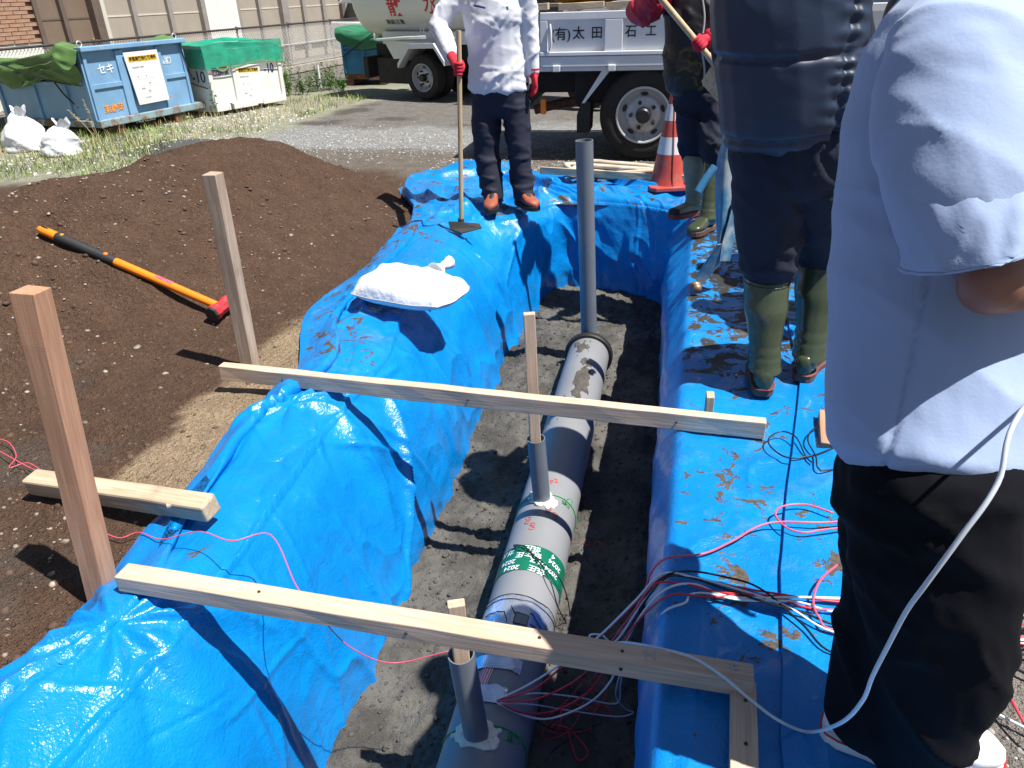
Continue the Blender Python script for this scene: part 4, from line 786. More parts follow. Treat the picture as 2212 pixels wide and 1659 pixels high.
wire('black_cable', 'second thin black cable crossing the green tape towards the near board', [(1112, 1186, -0.50), (1118, 1180, -0.478), (1160, 1205, -0.478), (1205, 1245, -0.51), (1225, 1290, -0.62), (1232, 1340, -0.72), (1236, 1385, -0.735)], 0.0026, mt['wire_black'], cat='cable')
wire('black_cable', 'thin black cable looped on the right sheet next to the wood block', [(1805, 912, 0.065), (1760, 925, 0.07), (1745, 950, 0.07), (1762, 985, 0.07), (1768, 1012, 0.066), (1800, 1014, 0.062)], 0.0028, mt['wire_black'], cat='cable')
wire('black_cable', 'thin grey black cable lying in a wide loop at the end of the farther board', [(1800, 968, 0.062), (1750, 985, 0.062), (1700, 988, 0.06), (1665, 965, 0.055), (1662, 945, 0.055), (1690, 932, 0.058), (1720, 945, 0.062), (1740, 985, 0.062), (1755, 1000, 0.062)], 0.0028, mt['wire_black'], cat='cable')
# shaded dark wires on the floor
for k, (lab, pts) in enumerate((('thin black wire trailing on the sand right of the nearest riser', [(1190, 1625, -0.735), (1240, 1590, -0.73), (1300, 1560, -0.735)]), ('thin black wire lying bent on the sand under the near board', [(1160, 1560, -0.55), (1210, 1580, -0.73), (1260, 1575, -0.735), (1290, 1600, -0.735)]))):
    wire('black_wire', lab, pts, 0.0022, mt['wire_black'])
# pink marking string over the left sheet
wire('pink_string', 'pink string lying over the left sheet into the trench', [(222, 1150, 0.01), (260, 1162, 0.012), (300, 1150, 0.02), (350, 1165, 0.06), (430, 1148, 0.125), (500, 1168, 0.13), (585, 1156, 0.125), (640, 1265, 0.11), (690, 1330, 0.06), (760, 1400, -0.10), (850, 1432, -0.25), (975, 1405, -0.20)], 0.0017, mt['wire_pink'], 140, cat='string')
wire('pink_string', 'pink string curling on the soil at the far left by the short timber offcut', [(-20, 945, 0.02), (18, 955, 0.02), (35, 985, 0.02), (20, 1010, 0.02), (60, 1000, 0.02), (95, 1022, 0.04), (60, 1008, 0.02), (0, 975, 0.02), (-30, 960, 0.02)], 0.0017, mt['wire_pink'], 90, cat='string')
# wires on the ground at the right
for lab, pts, r, mat_ in (('red wire on the grey ground at the right edge, upper of two', [(2060, 1340, 0.03), (2135, 1355, 0.012), (2212, 1358, 0.01), (2300, 1362, 0.01)], RW, 'wire_red'),
                          ('red wire beside the white wire on the grey ground at the right edge', [(2050, 1370, 0.03), (2130, 1378, 0.012), (2215, 1392, 0.01), (2300, 1400, 0.01)], RW, 'wire_red'),
                          ('white wire on the grey ground between two red wires', [(2050, 1386, 0.03), (2120, 1388, 0.012), (2190, 1388, 0.01), (2300, 1402, 0.01)], WW, 'wire_white'),
                          ('red wire running down the right edge beside the white canvas shoe', [(2110, 1375, 0.03), (2135, 1395, 0.03), (2160, 1460, 0.05), (2200, 1540, 0.04), (2260, 1640, 0.01)], RW, 'wire_red'),
                          ('white wire lying on the grit right of the black trousers', [(2020, 1460, 0.01), (2085, 1508, 0.01), (2150, 1540, 0.01), (2230, 1580, 0.01)], WW, 'wire_white'),
                          ('black cable on the grey ground at the right edge', [(2060, 1430, 0.015), (2120, 1434, 0.01), (2170, 1436, 0.01), (2230, 1460, 0.01)], 0.004, 'wire_black'),
                          ('red wire end peeking out above the white canvas shoe', [(2010, 1555, 0.02), (2040, 1588, 0.02), (2055, 1605, 0.03)], 0.004, 'wire_red'),
                          ('red wire at the far right edge above the other ground wires', [(2150, 1242, 0.01), (2212, 1238, 0.01), (2300, 1234, 0.01)], RW, 'wire_red')):
    wire('ground_wire', lab, pts, r, mt[mat_])

# ================================================================ SLEDGEHAMMER, SANDBAGS, CONE, HOSE
pa = hit(84, 494, 0.03); pb = hit(478, 664, 0.05)
t = thing('sledgehammer', pb, 'sledgehammer with orange and black handle and red head lying on the soil heap', 'hammer')
d = pb-pa; L = np.linalg.norm(d); d /= L; 
def hp(f): return pa + (pb-pa)*f
m = MB(); fr = np.linspace(0, 1, 40); rad_ = np.interp(fr, [0, 0.01, 0.1, 0.14, 0.38, 0.42, 0.8, 1], [0.015, 0.024, 0.024, 0.023, 0.0225, 0.0225, 0.0215, 0.021]); m.tube([hp(f) for f in fr], rad_, 16); hn = m.build('handle', mt['orange'], t, smooth=60)
m = MB(); fr = np.linspace(0.10, 0.425, 20); m.tube([hp(f) for f in fr], np.interp(fr, [0.10, 0.115, 0.41, 0.425], [0.0245, 0.028, 0.0255, 0.0245]), 16); gr = m.build('grip', mt['grip'], t, smooth=60)
sideh = np.cross(d, TO_SUN); sideh /= np.linalg.norm(sideh); uph = np.cross(sideh, d); uph = uph if uph[2] > 0 else -uph
for f in (0.13, 0.37): 
    m = MB(); m.lathe([(0.001, 0.002), (0.008, 0.0015), (0.012, -0.002)], hp(f)+uph*0.0265, uph, 12); m.build('grip_inlay', mt['orange'], gr)
m = MB(); m.box(hp(0.035)+uph*0.0195, (0.035, 0.012, 0.01), np.stack([d, np.cross(uph, d), uph], 1)); m.build('hang_hole', mt['black'], hn)
m = MB(); m.box(hp(0.69)+uph*0.0175, (0.10, 0.022, 0.010), np.stack([d, np.cross(uph, d), uph], 1)); m.build('pink_label', mt['pink'], hn, bevel=0.003)
hx = np.cross(uph, d); hx = hx + 0.0*uph; hx /= np.linalg.norm(hx); hd = MB(); rr = [(0.0, -0.09), (0.034, -0.09), (0.042, -0.08), (0.042, -0.05), (0.036, -0.035), (0.036, 0.035), (0.042, 0.05), (0.042, 0.08), (0.034, 0.09), (0.0, 0.09)]
hd.lathe(rr, pb, hx, 8); hm = hd.build('head', mt['hammer_red'], t, smooth=25)
for s_ in (-1, 1):
    m = MB(); m.lathe([(0.001, 0.0905), (0.034, 0.0905), (0.0415, 0.081), (0.0424, 0.072)], pb, hx*s_, 8); m.build('striking_face', mt['dark_metal'], hm, smooth=25)

def sack(name, c, dims, rz, label, seed, tilt=0.0, neck=None, seam=True):
    n_ = 48; u = np.linspace(-1, 1, n_); Uu, Vv = np.meshgrid(u, u, indexing='ij'); ee = np.clip(1-np.abs(Uu)**3.2, 0, 1)**0.55*np.clip(1-np.abs(Vv)**3.2, 0, 1)**0.55
    def sq(x_): return np.sign(x_)*np.abs(x_)**0.92
    out_ = []
    lump = 1+0.55*fbm(np.stack([Uu*1.5, Vv*1.3], -1), 3, seed) + 0.22*crumple(np.stack([Uu*2.4, Vv*2.4], -1), seed+3, 3)
    bx_ = 1 - 0.10*(Vv**2) + 0.05*vn(np.stack([Vv*2, Vv*0], -1), seed+7); by_ = 1 - 0.12*(Uu**2) + 0.06*vn(np.stack([Uu*2, Uu*0], -1), seed+8)
    top_ = np.stack([Uu*dims[0]*bx_, Vv*dims[1]*by_, ee*dims[2]*lump + tilt*Uu], -1); botm = top_.copy(); botm[..., 2] = -ee*0.06 + tilt*Uu
    Rm = rotz(rz); m = MB(); m.grid(top_ @ Rm.T + c); bt_ = botm @ Rm.T + c; m.grid(bt_[::-1]); t = thing(name, c, label, 'sack'); m.build('sack_body', mt['bag'], t, smooth=180)
    if seam:
        e_ = np.concatenate([top_[0, :], top_[:, -1], top_[-1, ::-1], top_[::-1, 0]], 0) @ Rm.T + c; m = MB(); m.tube(e_, 0.0035, 5); m.build('seam', mt['grey_print'], t)
    if neck is not None:
        nk = np.asarray(neck, float); m = MB(); th = np.linspace(0, 1, 10); nd = (nk-c)/np.linalg.norm(nk-c)
        ball(m, nk, (0.032, 0.03, 0.028)); m.tube([nk-nd*0.10, nk-nd*0.03, nk+nd*0.015, nk+nd*0.045], [0.06, 0.02, 0.026, 0.036], 14)
        blob_obj('tied_neck', m, mt['bag'], t, 0.007, 2, lambda V_, N_: 0.008*crumple(V_[:, :2]*30, 3, 2))
    return t
sack('sandbag', G(888, 626, 0.115), (0.295, 0.19, 0.115), -0.28, 'plump white sandbag lying on the left blue sheet', 41, 0.0, G(962, 572, 0.15))
# two sacks slumped by the skip
def standing_sack(px, w_, h_, d_, label, seed, lean):
    b0 = hit(*px); t = thing('rubble_sack', b0, label, 'sack'); m = MB(); rings = []
    for k, f in enumerate(np.linspace(0, 1, 26)):
        th = np.arange(40)*2*math.pi/40; s_ = np.interp(f, [0, 0.08, 0.35, 0.7, 0.9, 1.0], [0.95, 1.08, 1.0, 0.80, 0.58, 0.34])
        r_ = s_*(1 + 0.10*vn(np.stack([np.cos(th)*1.5+f*2, np.sin(th)*1.5], -1), seed) + 0.24*crumple(np.stack([np.cos(th)*1.8+f*2.2, np.sin(th)*1.8+f*3], -1), seed+3, 3))
        rings.append(np.stack([b0[0]+lean[0]*f*f + w_*r_*np.cos(th), b0[1]+lean[1]*f*f + d_*r_*np.sin(th), b0[2]-0.02 + h_*f*(1+0.10*np.sin(th*1+seed)*f)], -1))
    m.loft(rings); m.build('sack_body', mt['bag'], t, smooth=180)
    m = MB(); tp_ = rings[-1].mean(0); th = np.arange(24)*2*math.pi/24; jg = 1+0.5*crumple(np.stack([np.cos(th)*2, np.sin(th)*2], -1), seed, 2); m.loft([tp_ + np.stack([w_*q_*jg*np.cos(th), d_*q_*jg*np.sin(th), 0*th+z_+0.04*np.sin(th*3+seed)*(z_ > 0)], -1) for q_, z_ in ((0.30, -0.05), (0.26, 0.0), (0.34, 0.05), (0.40, 0.075))], False); m.build('sack_mouth', mt['bag'], t, smooth=180)
standing_sack((62, 322), 0.24, 0.40, 0.19, 'white rubble sack standing upright at the corner of the big blue skip', 61, (-0.02, 0.05))
standing_sack((132, 332), 0.235, 0.30, 0.17, 'white rubble sack slumped to the right of the upright sack', 67, (0.10, 0.02))

c0 = np.array([0.07, 6.20, 0.05]); t = thing('traffic_cone', c0, 'red and white traffic cone standing behind the batten', 'cone', rz=0.25)
m = MB(); m.prism([(-0.18, -0.14), (-0.14, -0.18), (0.14, -0.18), (0.18, -0.14), (0.18, 0.14), (0.14, 0.18), (-0.14, 0.18), (-0.18, 0.14)], 'z', 0.0, 0.035); m.build('base', mt['cone_red'], t, world=False, bevel=0.008)
def cone_r(z_): return np.interp(z_, [0.035, 0.06, 0.72], [0.150, 0.138, 0.028])
def ring_band(z0, z1, mat, nm):
    zz = np.linspace(z0, z1, 5); m = MB(); m.lathe([(cone_r(q_), q_) for q_ in zz], (0, 0, 0), (0, 0, 1), 36); m.build(nm, mat, t, smooth=60, world=False)
ring_band(0.035, 0.27, mt['cone_red'], 'red_band'); ring_band(0.27, 0.40, mt['cone_white'], 'white_band'); ring_band(0.40, 0.52, mt['cone_red'], 'red_band'); ring_band(0.52, 0.64, mt['cone_white'], 'white_band'); ring_band(0.64, 0.72, mt['cone_red'], 'red_band')
m = MB(); m.beam((0.0, -0.150, 0.04), (0.0, -0.048, 0.62), 0.006, 0.006, (1, 0, 0)); m.build('mould_seam', mt['cone_red'], t, world=False)

hs_ = []
for k in range(4):
    th = np.linspace(0, 2*math.pi*0.93, 40)+k*0.9; r0 = 0.20+0.05*k
    hs_ += [(-0.34+r0*1.25*math.cos(a)+0.03*math.sin(3*a+k), 6.52+r0*0.55*math.sin(a), 0.06+0.022*k+0.015*math.sin(2*a+k)) for a in th]
hs_ += [(-0.25, 6.22, 0.07), (-0.45, 6.12, 0.06), (-0.62, 6.16, 0.06)]
m = MB(); Ph = spline(hs_[::3], 220); m.tube(Ph, 0.021, 8); o = m.build('canvas_hose', mt['hose'], smooth=180); tag(o, 'coiled beige canvas hose heaped behind the batten', 'hose')
# ================================================================ YARD FENCE
F0 = np.array([-9.35, 7.2, 0.0]); F1 = np.array([-7.60, 22.5, 0.0]); fd = (F1-F0)/np.linalg.norm(F1-F0); FL = np.linalg.norm(F1-F0)
t = thing('chain_link_fence', F0, 'chain link fence with dark top rail and rusty posts behind the skips', 'fence', rz=math.atan2(fd[1], fd[0]))
m = MB(); hgt = 1.0; cell = 0.062; nn = int((FL+hgt)/cell)
for s_ in (1, -1):
    for k in range(nn):
        x0 = -hgt + k*cell if s_ > 0 else k*cell
        a = np.array([x0, 0.006*s_, 0.18]); b = np.array([x0+s_*(hgt-0.18), 0.006*s_, hgt])
        if s_ > 0 and x0 < 0: a = np.array([0, 0.006, 0.18-x0]); 
        if a[2] > hgt: continue
        m.tube([a, b], 0.0040, 3, False)
tag(m.build('wire_mesh', mt['fence_wire'], t, world=False), kind='stuff')
for z_, r_, mm, nm in ((hgt, 0.019, 'fence_top', 'top_rail'), (0.60, 0.006, 'fence_wire', 'mid_wire'), (0.19, 0.011, 'concrete', 'bottom_rail')):
    m = MB(); m.tube([(0, -0.012, z_), (FL, -0.012, z_)], r_, 8); m.build(nm, mt[mm], t, world=False, smooth=60)
for k in range(9):
    m = MB(); m.tube([(0.5+1.85*k, 0.03, 0.0), (0.5+1.85*k, 0.03, hgt+0.04)], 0.022, 10); p_ = m.build('post', mt['fence_post'], t, world=False, smooth=60)
    m = MB(); m.box((0.5+1.85*k, 0.01, hgt+0.01), (0.06, 0.07, 0.03)); m.build('clamp', mt['rust'], p_, world=False)
m = MB(); m.bx(0, FL, -0.06, 0.10, 0.0, 0.16); m.build('kerb', mt['concrete'], t, world=False, bevel=0.01)

# ================================================================ BUILDINGS BEHIND THE FENCE
BX0 = F0 + np.array([-2.3, 0, 0]); bn = np.array([fd[1], -fd[0], 0.0])        # facade faces the yard
def fy(px, py=17.6):
    p = onplane(px, py, BX0, bn); return (p-BX0) @ fd
brz = math.atan2(fd[1], fd[0])
bt_ = thing('tiled_building', BX0, 'building corner clad in salmon coloured tiles behind the big blue skip', 'building', rz=brz)
x_t = fy(72)
m = MB(); m.bx(-4.0, x_t, 0.02, 3.0, 0.0, 3.4); wl_ = m.build('wall', mt['mortar'], bt_, world=False)
th_, tw_ = 0.064, 0.30; tm = None; trs = np.random.RandomState(2)
for r_ in range(16):
    for c_ in range(8):
        x1 = x_t - c_*tw_ - (tw_/2 if r_ % 2 else 0); 
        if c_ == 0 and r_ % 2 == 0: pass
        z_ = 0.98 + r_*th_
        if tm is None:
            m = MB(); m.box((0, 0, 0), (tw_-0.012, 0.03, th_-0.010)); o = m.build('tile', mt['tile'], wl_, world=False); tm = o.data
        else:
            o = bpy.data.objects.new('tile', tm); COL.objects.link(o); o.parent = wl_
        o.location = (x1-tw_/2-0.002, trs.uniform(0.0, 0.004), z_)
m = MB(); m.bx(-4.2, x_t, -0.05, 3.2, 3.4, 3.55); m.build('roof', mt['frame_grey'], bt_, world=False)
m = MB(); m.bx(-4.0, x_t, 0.005, 0.02, 0.0, 0.94); m.build('plinth', mt['plaster'], bt_, world=False)

bb = thing('office_building', BX0 + fd*x_t, 'long low building with beige shuttered windows behind the fence', 'building', rz=brz)
def bxx(px): return fy(px) - x_t
xe = bxx(738)
m = MB(); m.bx(0, xe, 0.10, 4.0, 0, 3.3); m.build('wall', mt['beige_panel'], bb, world=False)
m = MB(); m.bx(-0.1, xe+0.2, -0.30, 4.2, 3.3, 3.5); m.build('roof', mt['frame_grey'], bb, world=False)
def panel(px0, px1, mat, nm='shutter', z0=0.35, z1=2.6):
    x0, x1 = bxx(px0), bxx(px1); m = MB(); m.bx(x0+0.02, x1-0.02, 0.03, 0.10, z0, z1); o = m.build(nm, mt[mat], bb, world=False)
    m = MB(); m.bx(x0+0.02, x1-0.02, 0.022, 0.03, 1.28, 1.31); m.build('slat_line', mt['beige_pale'] if mat != 'brown_panel' else mt['frame_brown'], o, world=False); return o
def mull(px, w_, mat, d_=0.05):
    x0 = bxx(px); m = MB(); m.bx(x0-w_/2, x0+w_/2, -d_, 0.10, 0.2, 2.8); m.build('mullion', mt[mat], bb, world=False, bevel=0.006)
panel(76, 128, 'brown_panel'); panel(134, 196, 'brown_panel'); mull(73, 0.10, 'frame_brown'); mull(131, 0.10, 'frame_brown'); mull(200, 0.22, 'frame_brown', 0.12); mull(209, 0.10, 'beige_pale', 0.16)
panel(212, 283, 'beige_panel'); panel(290, 361, 'beige_panel'); panel(367, 431, 'beige_panel'); mull(286, 0.13, 'frame_grey'); mull(364, 0.13, 'frame_grey'); mull(434, 0.14, 'frame_grey', 0.08)
x0, x1 = bxx(437), bxx(505); m = MB(); m.bx(x0, x1, -0.10, 0.10, 0.0, 3.3); m.build('white_pier', mt['plaster'], bb, world=False)
mull(508, 0.16, 'frame_grey', 0.08); panel(511, 557, 'beige_panel'); mull(559, 0.10, 'frame_grey'); panel(561, 607, 'beige_panel'); mull(610, 0.30, 'frame_grey', 0.10)
panel(614, 653, 'beige_panel'); mull(655, 0.16, 'frame_grey'); panel(657, 696, 'beige_panel'); mull(698, 0.16, 'frame_grey'); panel(700, 735, 'beige_panel'); mull(738, 0.2, 'frame_brown', 0.08)
gp = onplane(745, 10, BX0 + fd*26, np.array([-0.5, 0.87, 0])); 
gb = thing('grey_house', atD(742, 20, 27.0)*np.array([1, 1, 0]), 'pale grey house wall with a dark window beyond the office building', 'house', rz=0.15)
m = MB(); m.bx(-0.3, 9.0, 0.0, 5.0, 0.0, 5.0); m.build('wall', mt['grey_wall'], gb, world=False)
m = MB(); m.bx(-0.6, 9.3, -0.4, 5.4, 5.0, 5.3); m.build('roof', mt['frame_grey'], gb, world=False)
for x_ in (0.55, 4.0):
    m = MB(); m.bx(x_-0.06, x_+0.86, -0.05, 0.0, 1.55, 2.75); w_ = m.build('window', mt['frame_grey'], gb, world=False); m = MB(); m.bx(x_, x_+0.8, -0.06, -0.05, 1.62, 2.69); m.build('pane', mt['dark_glass'], w_, world=False)
# parked white car, only its roof above the fence
cp_ = atD(772, 30, 19.5); cp_[2] = 0
ct = thing('parked_car', cp_, 'white parked car whose roof shows above the fence left of the water tank', 'car', rz=-0.15)
m = MB(); m.prism([(-0.9, 0.25), (2.9, 0.25), (2.95, 0.65), (2.7, 0.85), (-0.85, 0.92), (-0.95, 0.7)], 'y', 0.0, 1.5); m.build('body', mt['car_white'], ct, world=False, bevel=0.05, seg=3)
m = MB(); m.prism([(-0.55, 0.90), (1.9, 0.86), (1.45, 1.36), (-0.30, 1.36)], 'y', 0.06, 1.44); m.build('window_band', mt['dark_glass'], ct, world=False, bevel=0.03)
m = MB(); m.prism([(-0.62, 1.34), (1.66, 1.34), (1.40, 1.46), (0.5, 1.52), (-0.40, 1.48)], 'y', 0.02, 1.48); m.build('roof', mt['car_white'], ct, world=False, bevel=0.04, seg=3)
for x_ in (-0.1, 2.2):
    for y_ in (0.0, 1.36):
        m = MB(); m.lathe([(0.0, 0.0), (0.18, 0.0), (0.30, 0.02), (0.30, 0.14), (0.0, 0.14)], (x_, y_, 0.30), (0, 1, 0), 24); m.build('wheel', mt['tyre'], ct, world=False, smooth=40)
lw = thing('low_wall', (-9.75, 8.6, 0), 'low white wall with a brown foot behind the fence at the far left', 'wall', rz=brz)
m = MB(); m.bx(-2, 2.2, 0, 0.15, 0.16, 0.46); m.build('wall_face', mt['plaster'], lw, world=False); m = MB(); m.bx(-2, 2.2, -0.01, 0.16, 0.0, 0.16); m.build('wall_foot', mt['mortar'], lw, world=False)

# ================================================================ SKIPS
def z3(x, y): return (x/4.608*0.8641, (80+y/4.608)*0.8641)
def z4(x, y): return ((400+x/6.144)*0.8641, (80+y/6.144)*0.8641)
def z5(x, y): return ((700+x/5.267)*0.8641, (y/5.267)*0.8641)
def drape(fn, nu_, nv_, name, mat, parent, world=False):
    u, v = np.meshgrid(np.linspace(0, 1, nu_), np.linspace(0, 1, nv_), indexing='ij'); m = MB(); m.grid(fn(u, v)); return m.build(name, mat, parent, smooth=180, world=world)
def poster(parent, A, n, quad_px, zf, name='notice'):
    c = [onplane(*zf(*q), A, n) for q in quad_px]; m = MB(); v = [p + n*0.012 for p in c] + [p + n*0.002 for p in c]
    m.add(v, [(0, 1, 2, 3), (7, 6, 5, 4), (0, 4, 5, 1), (1, 5, 6, 2), (2, 6, 7, 3), (3, 7, 4, 0)]); o = m.build(name, mt['board'], parent)
    TL, TR, BR, BL = c; f = lambda a, b: (TL*(1-a)+TR*a)*(1-b)+(BL*(1-a)+BR*a)*b + n*0.0135
    m = MB(); m.add([f(0.08, 0.08), f(0.94, 0.08), f(0.94, 0.19), f(0.08, 0.19)], [(0, 1, 2, 3)]); m.build('yellow_header', mt['yellow'], o)
    xd = TR-TL; yd = TL-BL; h_ = np.linalg.norm(yd); w_ = np.linalg.norm(xd)
    lettering('header_text', '産業廃棄物保管場所', h_*0.085, f(0.51, 0.135)+n*0.001, xd, yd, mt['black_print'], o, 0.001, stretch=w_*0.80/(h_*0.085*9))
    for a, b, s in ((0.30, 0.29, '産業廃棄物の種類'), (0.22, 0.47, '管'), (0.48, 0.47, '者'), (0.52, 0.61, '氏名'), (0.28, 0.70, '連絡先'), (0.45, 0.76, '電話'), (0.35, 0.88, '高さ制限')):
        lettering('small_print', s, h_*0.038, f(a, b), xd, yd, mt['grey_print'], o)
    for b in (0.52, 0.66, 0.80): 
        m = MB(); m.add([f(0.15, b), f(0.85, b), f(0.85, b+0.004), f(0.15, b+0.004)], [(0, 1, 2, 3)]); m.build('print_line', mt['grey_print'], o)
    return o
A1 = np.array([-7.07, 8.73, 0.0]); rz1 = math.atan2(-0.19, 0.98)
lx1 = np.array([math.cos(rz1), math.sin(rz1), 0]); ly1 = np.array([-lx1[1], lx1[0], 0])
sk = thing('blue_skip', A1, 'big sky blue skip with green canvas cover and white notice', 'skip', rz=rz1)
W1, L1, H1, HS = 1.66, 1.68, 1.00, 0.62
m = MB(); m.bx(-0.04, 0, 0, L1, 0.20, H1); m.build('end_panel', mt['skip_blue'], sk, world=False)
m = MB(); m.prism([(-W1, 0.20), (-0.04, 0.20), (-0.04, H1), (-0.10, H1), (-0.30, HS), (-W1, HS)], 'y', 0.0, 0.04); m.build('side_panel', mt['skip_blue'], sk, world=False)
m = MB(); m.prism([(-W1, 0.20), (-0.04, 0.20), (-0.04, H1), (-0.10, H1), (-0.30, HS), (-W1, HS)], 'y', L1-0.04, L1); m.build('side_panel', mt['skip_blue'], sk, world=False)
m = MB(); m.bx(-W1, -W1+0.04, 0.04, L1-0.04, 0.20, HS); m.build('end_panel', mt['skip_blue'], sk, world=False)
m = MB(); m.bx(-W1+0.04, -0.04, 0.04, L1-0.04, 0.20, 0.26); m.build('floor_plate', mt['skip_base'], sk, world=False)
for (x0, x1, y0, y1, z0, z1) in ((0, 0.025, 0, 0.05, 0.20, H1), (0, 0.025, L1-0.05, L1, 0.20, H1), (0, 0.028, 0.50, 0.62, 0.20, H1-0.02), (0, 0.022, 1.18, 1.26, 0.20, H1-0.02), (0, 0.020, 0.05, L1-0.05, 0.56, 0.62),
                                 (-W1, -W1+0.06, -0.025, 0, 0.2, HS), (-1.02, -0.94, -0.025, 0, 0.2, HS), (-0.45, -0.38, -0.025, 0, 0.2, HS), (-0.06, 0, -0.026, 0, 0.2, H1)):
    m = MB(); m.bx(x0, x1, y0, y1, z0, z1); m.build('rib', mt['skip_blue'], sk, world=False, bevel=0.005)
m = MB(); m.bx(-0.05, 0.07, -0.03, L1+0.03, H1, H1+0.055); m.build('top_flange', mt['skip_blue'], sk, world=False, bevel=0.008)
m = MB(); m.bx(-W1, -0.30, -0.03, 0.05, HS, HS+0.04); m.build('top_flange', mt['skip_blue'], sk, world=False, bevel=0.008)
m = MB(); m.bx(-0.06, 0.06, -0.02, L1+0.16, 0.11, 0.20); m.build('base_rail', mt['skip_base'], sk, world=False, bevel=0.01)
m = MB(); m.bx(-W1, -0.06, -0.06, 0.06, 0.12, 0.20); m.build('base_rail', mt['skip_base'], sk, world=False, bevel=0.01)
for y_ in (0.25, 1.25):
    m = MB(); m.bx(-W1+0.1, 0.03, y_, y_+0.12, 0.0, 0.11); m.build('skid', mt['rust'], sk, world=False)
for y_ in (0.02, L1-0.1):
    m = MB(); th = np.linspace(0, 2*math.pi, 18); m.tube(np.stack([0*th+0.01, y_+0.035*np.cos(th), H1+0.085+0.035*np.sin(th)], -1), 0.008, 6); m.build('lifting_eye', mt['steel_rim'], sk, world=False, smooth=180)
def cov(u, v):
    x_ = 0.03 - 1.78*u; tz = np.interp(u, [0, 0.10, 0.16, 0.30, 0.6, 1.0], [1.02, 1.07, 1.11, 1.0, 0.93, 0.90]); bz = np.interp(u, [0, 0.05, 0.25, 0.36, 0.6, 0.78, 0.85, 1.0], [0.72, 0.62, 0.66, 0.70, 0.60, 0.56, 0.64, 0.80])
    k = np.clip((v-0.5)*2, 0, 1); y_ = np.where(v < 0.5, L1*0.98*(1-v*2), -0.06 - 0.05*np.sin(k*math.pi)*(1+0.8*np.sin(u*9)))
    z_ = np.where(v < 0.5, tz - 0.10*np.sin(v*2*math.pi)*(u > 0.02), tz + (bz-tz)*k)
    p = np.stack([u*2.4, v*3.2], -1); c_ = crumple(p, 211, 3)*0.07 + 0.05*np.clip(1-np.abs(fbm(p*1.1, 3, 213))*4, 0, 1)**2
    return np.stack([x_, y_ - c_*(k > 0), z_ + c_*(k <= 0)*0.6], -1)
drape(cov, 70, 70, 'canvas_cover', mt['green_cover'], sk)
m = MB(); m.tube(spline([(-1.75, -0.13, 0.98), (-1.2, -0.15, 0.86), (-0.7, -0.15, 0.74), (-0.35, -0.12, 0.66), (-0.05, -0.06, 0.62)], 30), 0.009, 6); m.build('tie_rope', mt['black'], sk, world=False)
m = MB(); m.tube(spline([(-0.45, -0.10, 0.66), (-0.38, -0.06, 0.5), (-0.22, -0.05, 0.36)], 16), 0.010, 6); m.build('tie_rope', mt['black'], sk, world=False)
m = MB(); m.tube(spline([(0.03, L1-0.06, 1.05), (0.04, L1-0.03, 0.8), (0.05, L1+0.02, 0.55)], 16), 0.008, 6); m.build('tie_rope', mt['black'], sk, world=False)
Af = A1 + lx1*0.05
poster(sk, Af, lx1, [(1405, 240), (1795, 200), (1945, 775), (1605, 840)], z3)
def skt(s, px, size, mat, A=A1+lx1*0.004, n=lx1, xd=ly1, parent=sk, zf=z3, bold=0.002, **k):
    return lettering('painted_lettering', s, size, onplane(*zf(*px), A, n), xd, (0, 0, 1), mt[mat], parent, bold, **k)
skt('セキ', (1222, 430), 0.13, 'white_print'); skt('ム㈱', (1900, 335), 0.11, 'white_print'); skt('東静岡', (1320, 880), 0.105, 'orange_print'); skt('リ', (1510, 840), 0.115, 'orange_print'); skt('ク', (1962, 770), 0.11, 'orange_print'); skt('NoA2505', (1680, 1005), 0.085, 'white_print')

A2 = np.array([-6.507, 10.483, 0.0]); rz2 = math.atan2(-0.34, 0.94); lx2 = np.array([math.cos(rz2), math.sin(rz2), 0]); ly2 = np.array([-lx2[1], lx2[0], 0])
s2 = thing('white_skip', A2, 'white skip covered with a bright green net beside the big blue skip', 'skip', rz=rz2)
W2, L2, H2 = 1.20, 1.42, 0.90
m = MB(); m.bx(-W2, 0, 0, 0.03, 0.14, H2); m.build('side_panel', mt['skip_white'], s2, world=False)
m = MB(); m.bx(-W2, 0, L2-0.03, L2, 0.14, H2); m.build('side_panel', mt['skip_white'], s2, world=False)
m = MB(); m.bx(-0.03, 0, 0.03, L2-0.03, 0.14, H2); m.build('end_panel', mt['skip_white'], s2, world=False)
m = MB(); m.bx(-W2, -W2+0.03, 0.03, L2-0.03, 0.14, H2); m.build('end_panel', mt['skip_white'], s2, world=False)
m = MB(); m.bx(-W2+0.03, -0.03, 0.03, L2-0.03, 0.14, 0.18); m.build('floor_plate', mt['skip_base'], s2, world=False)
for (y0, y1) in ((0, 0.07), (0.44, 0.52), (L2-0.07, L2)):
    m = MB(); m.bx(0, 0.03, y0, y1, 0.14, H2-0.02); m.build('rib', mt['skip_white'], s2, world=False, bevel=0.006)
for (y0, y1) in ((0.02, 0.28), (0.34, 0.80), (0.92, 1.40)):
    m = MB(); m.bx(-0.08, 0.05, y0, y1, 0.05, 0.14); m.build('base_rail', mt['skip_white'], s2, world=False, bevel=0.008)
m = MB(); m.bx(-W2, -0.1, 0.0, 0.1, 0.05, 0.14); m.build('base_rail', mt['skip_white'], s2, world=False)
tn = NT('green_net'); c = tn.coord('Object'); nn_ = tn.noise(c, 5, 3); colr = tn.mix(tn.ramp(nn_, 0.3, 0.7), (0.0, 0.26, 0.15), (0.005, 0.36, 0.22)); tn.out(colr, 0.6, tn.bump(tn.noise(c, 30, 4), 0.4, 0.01), 0.3)
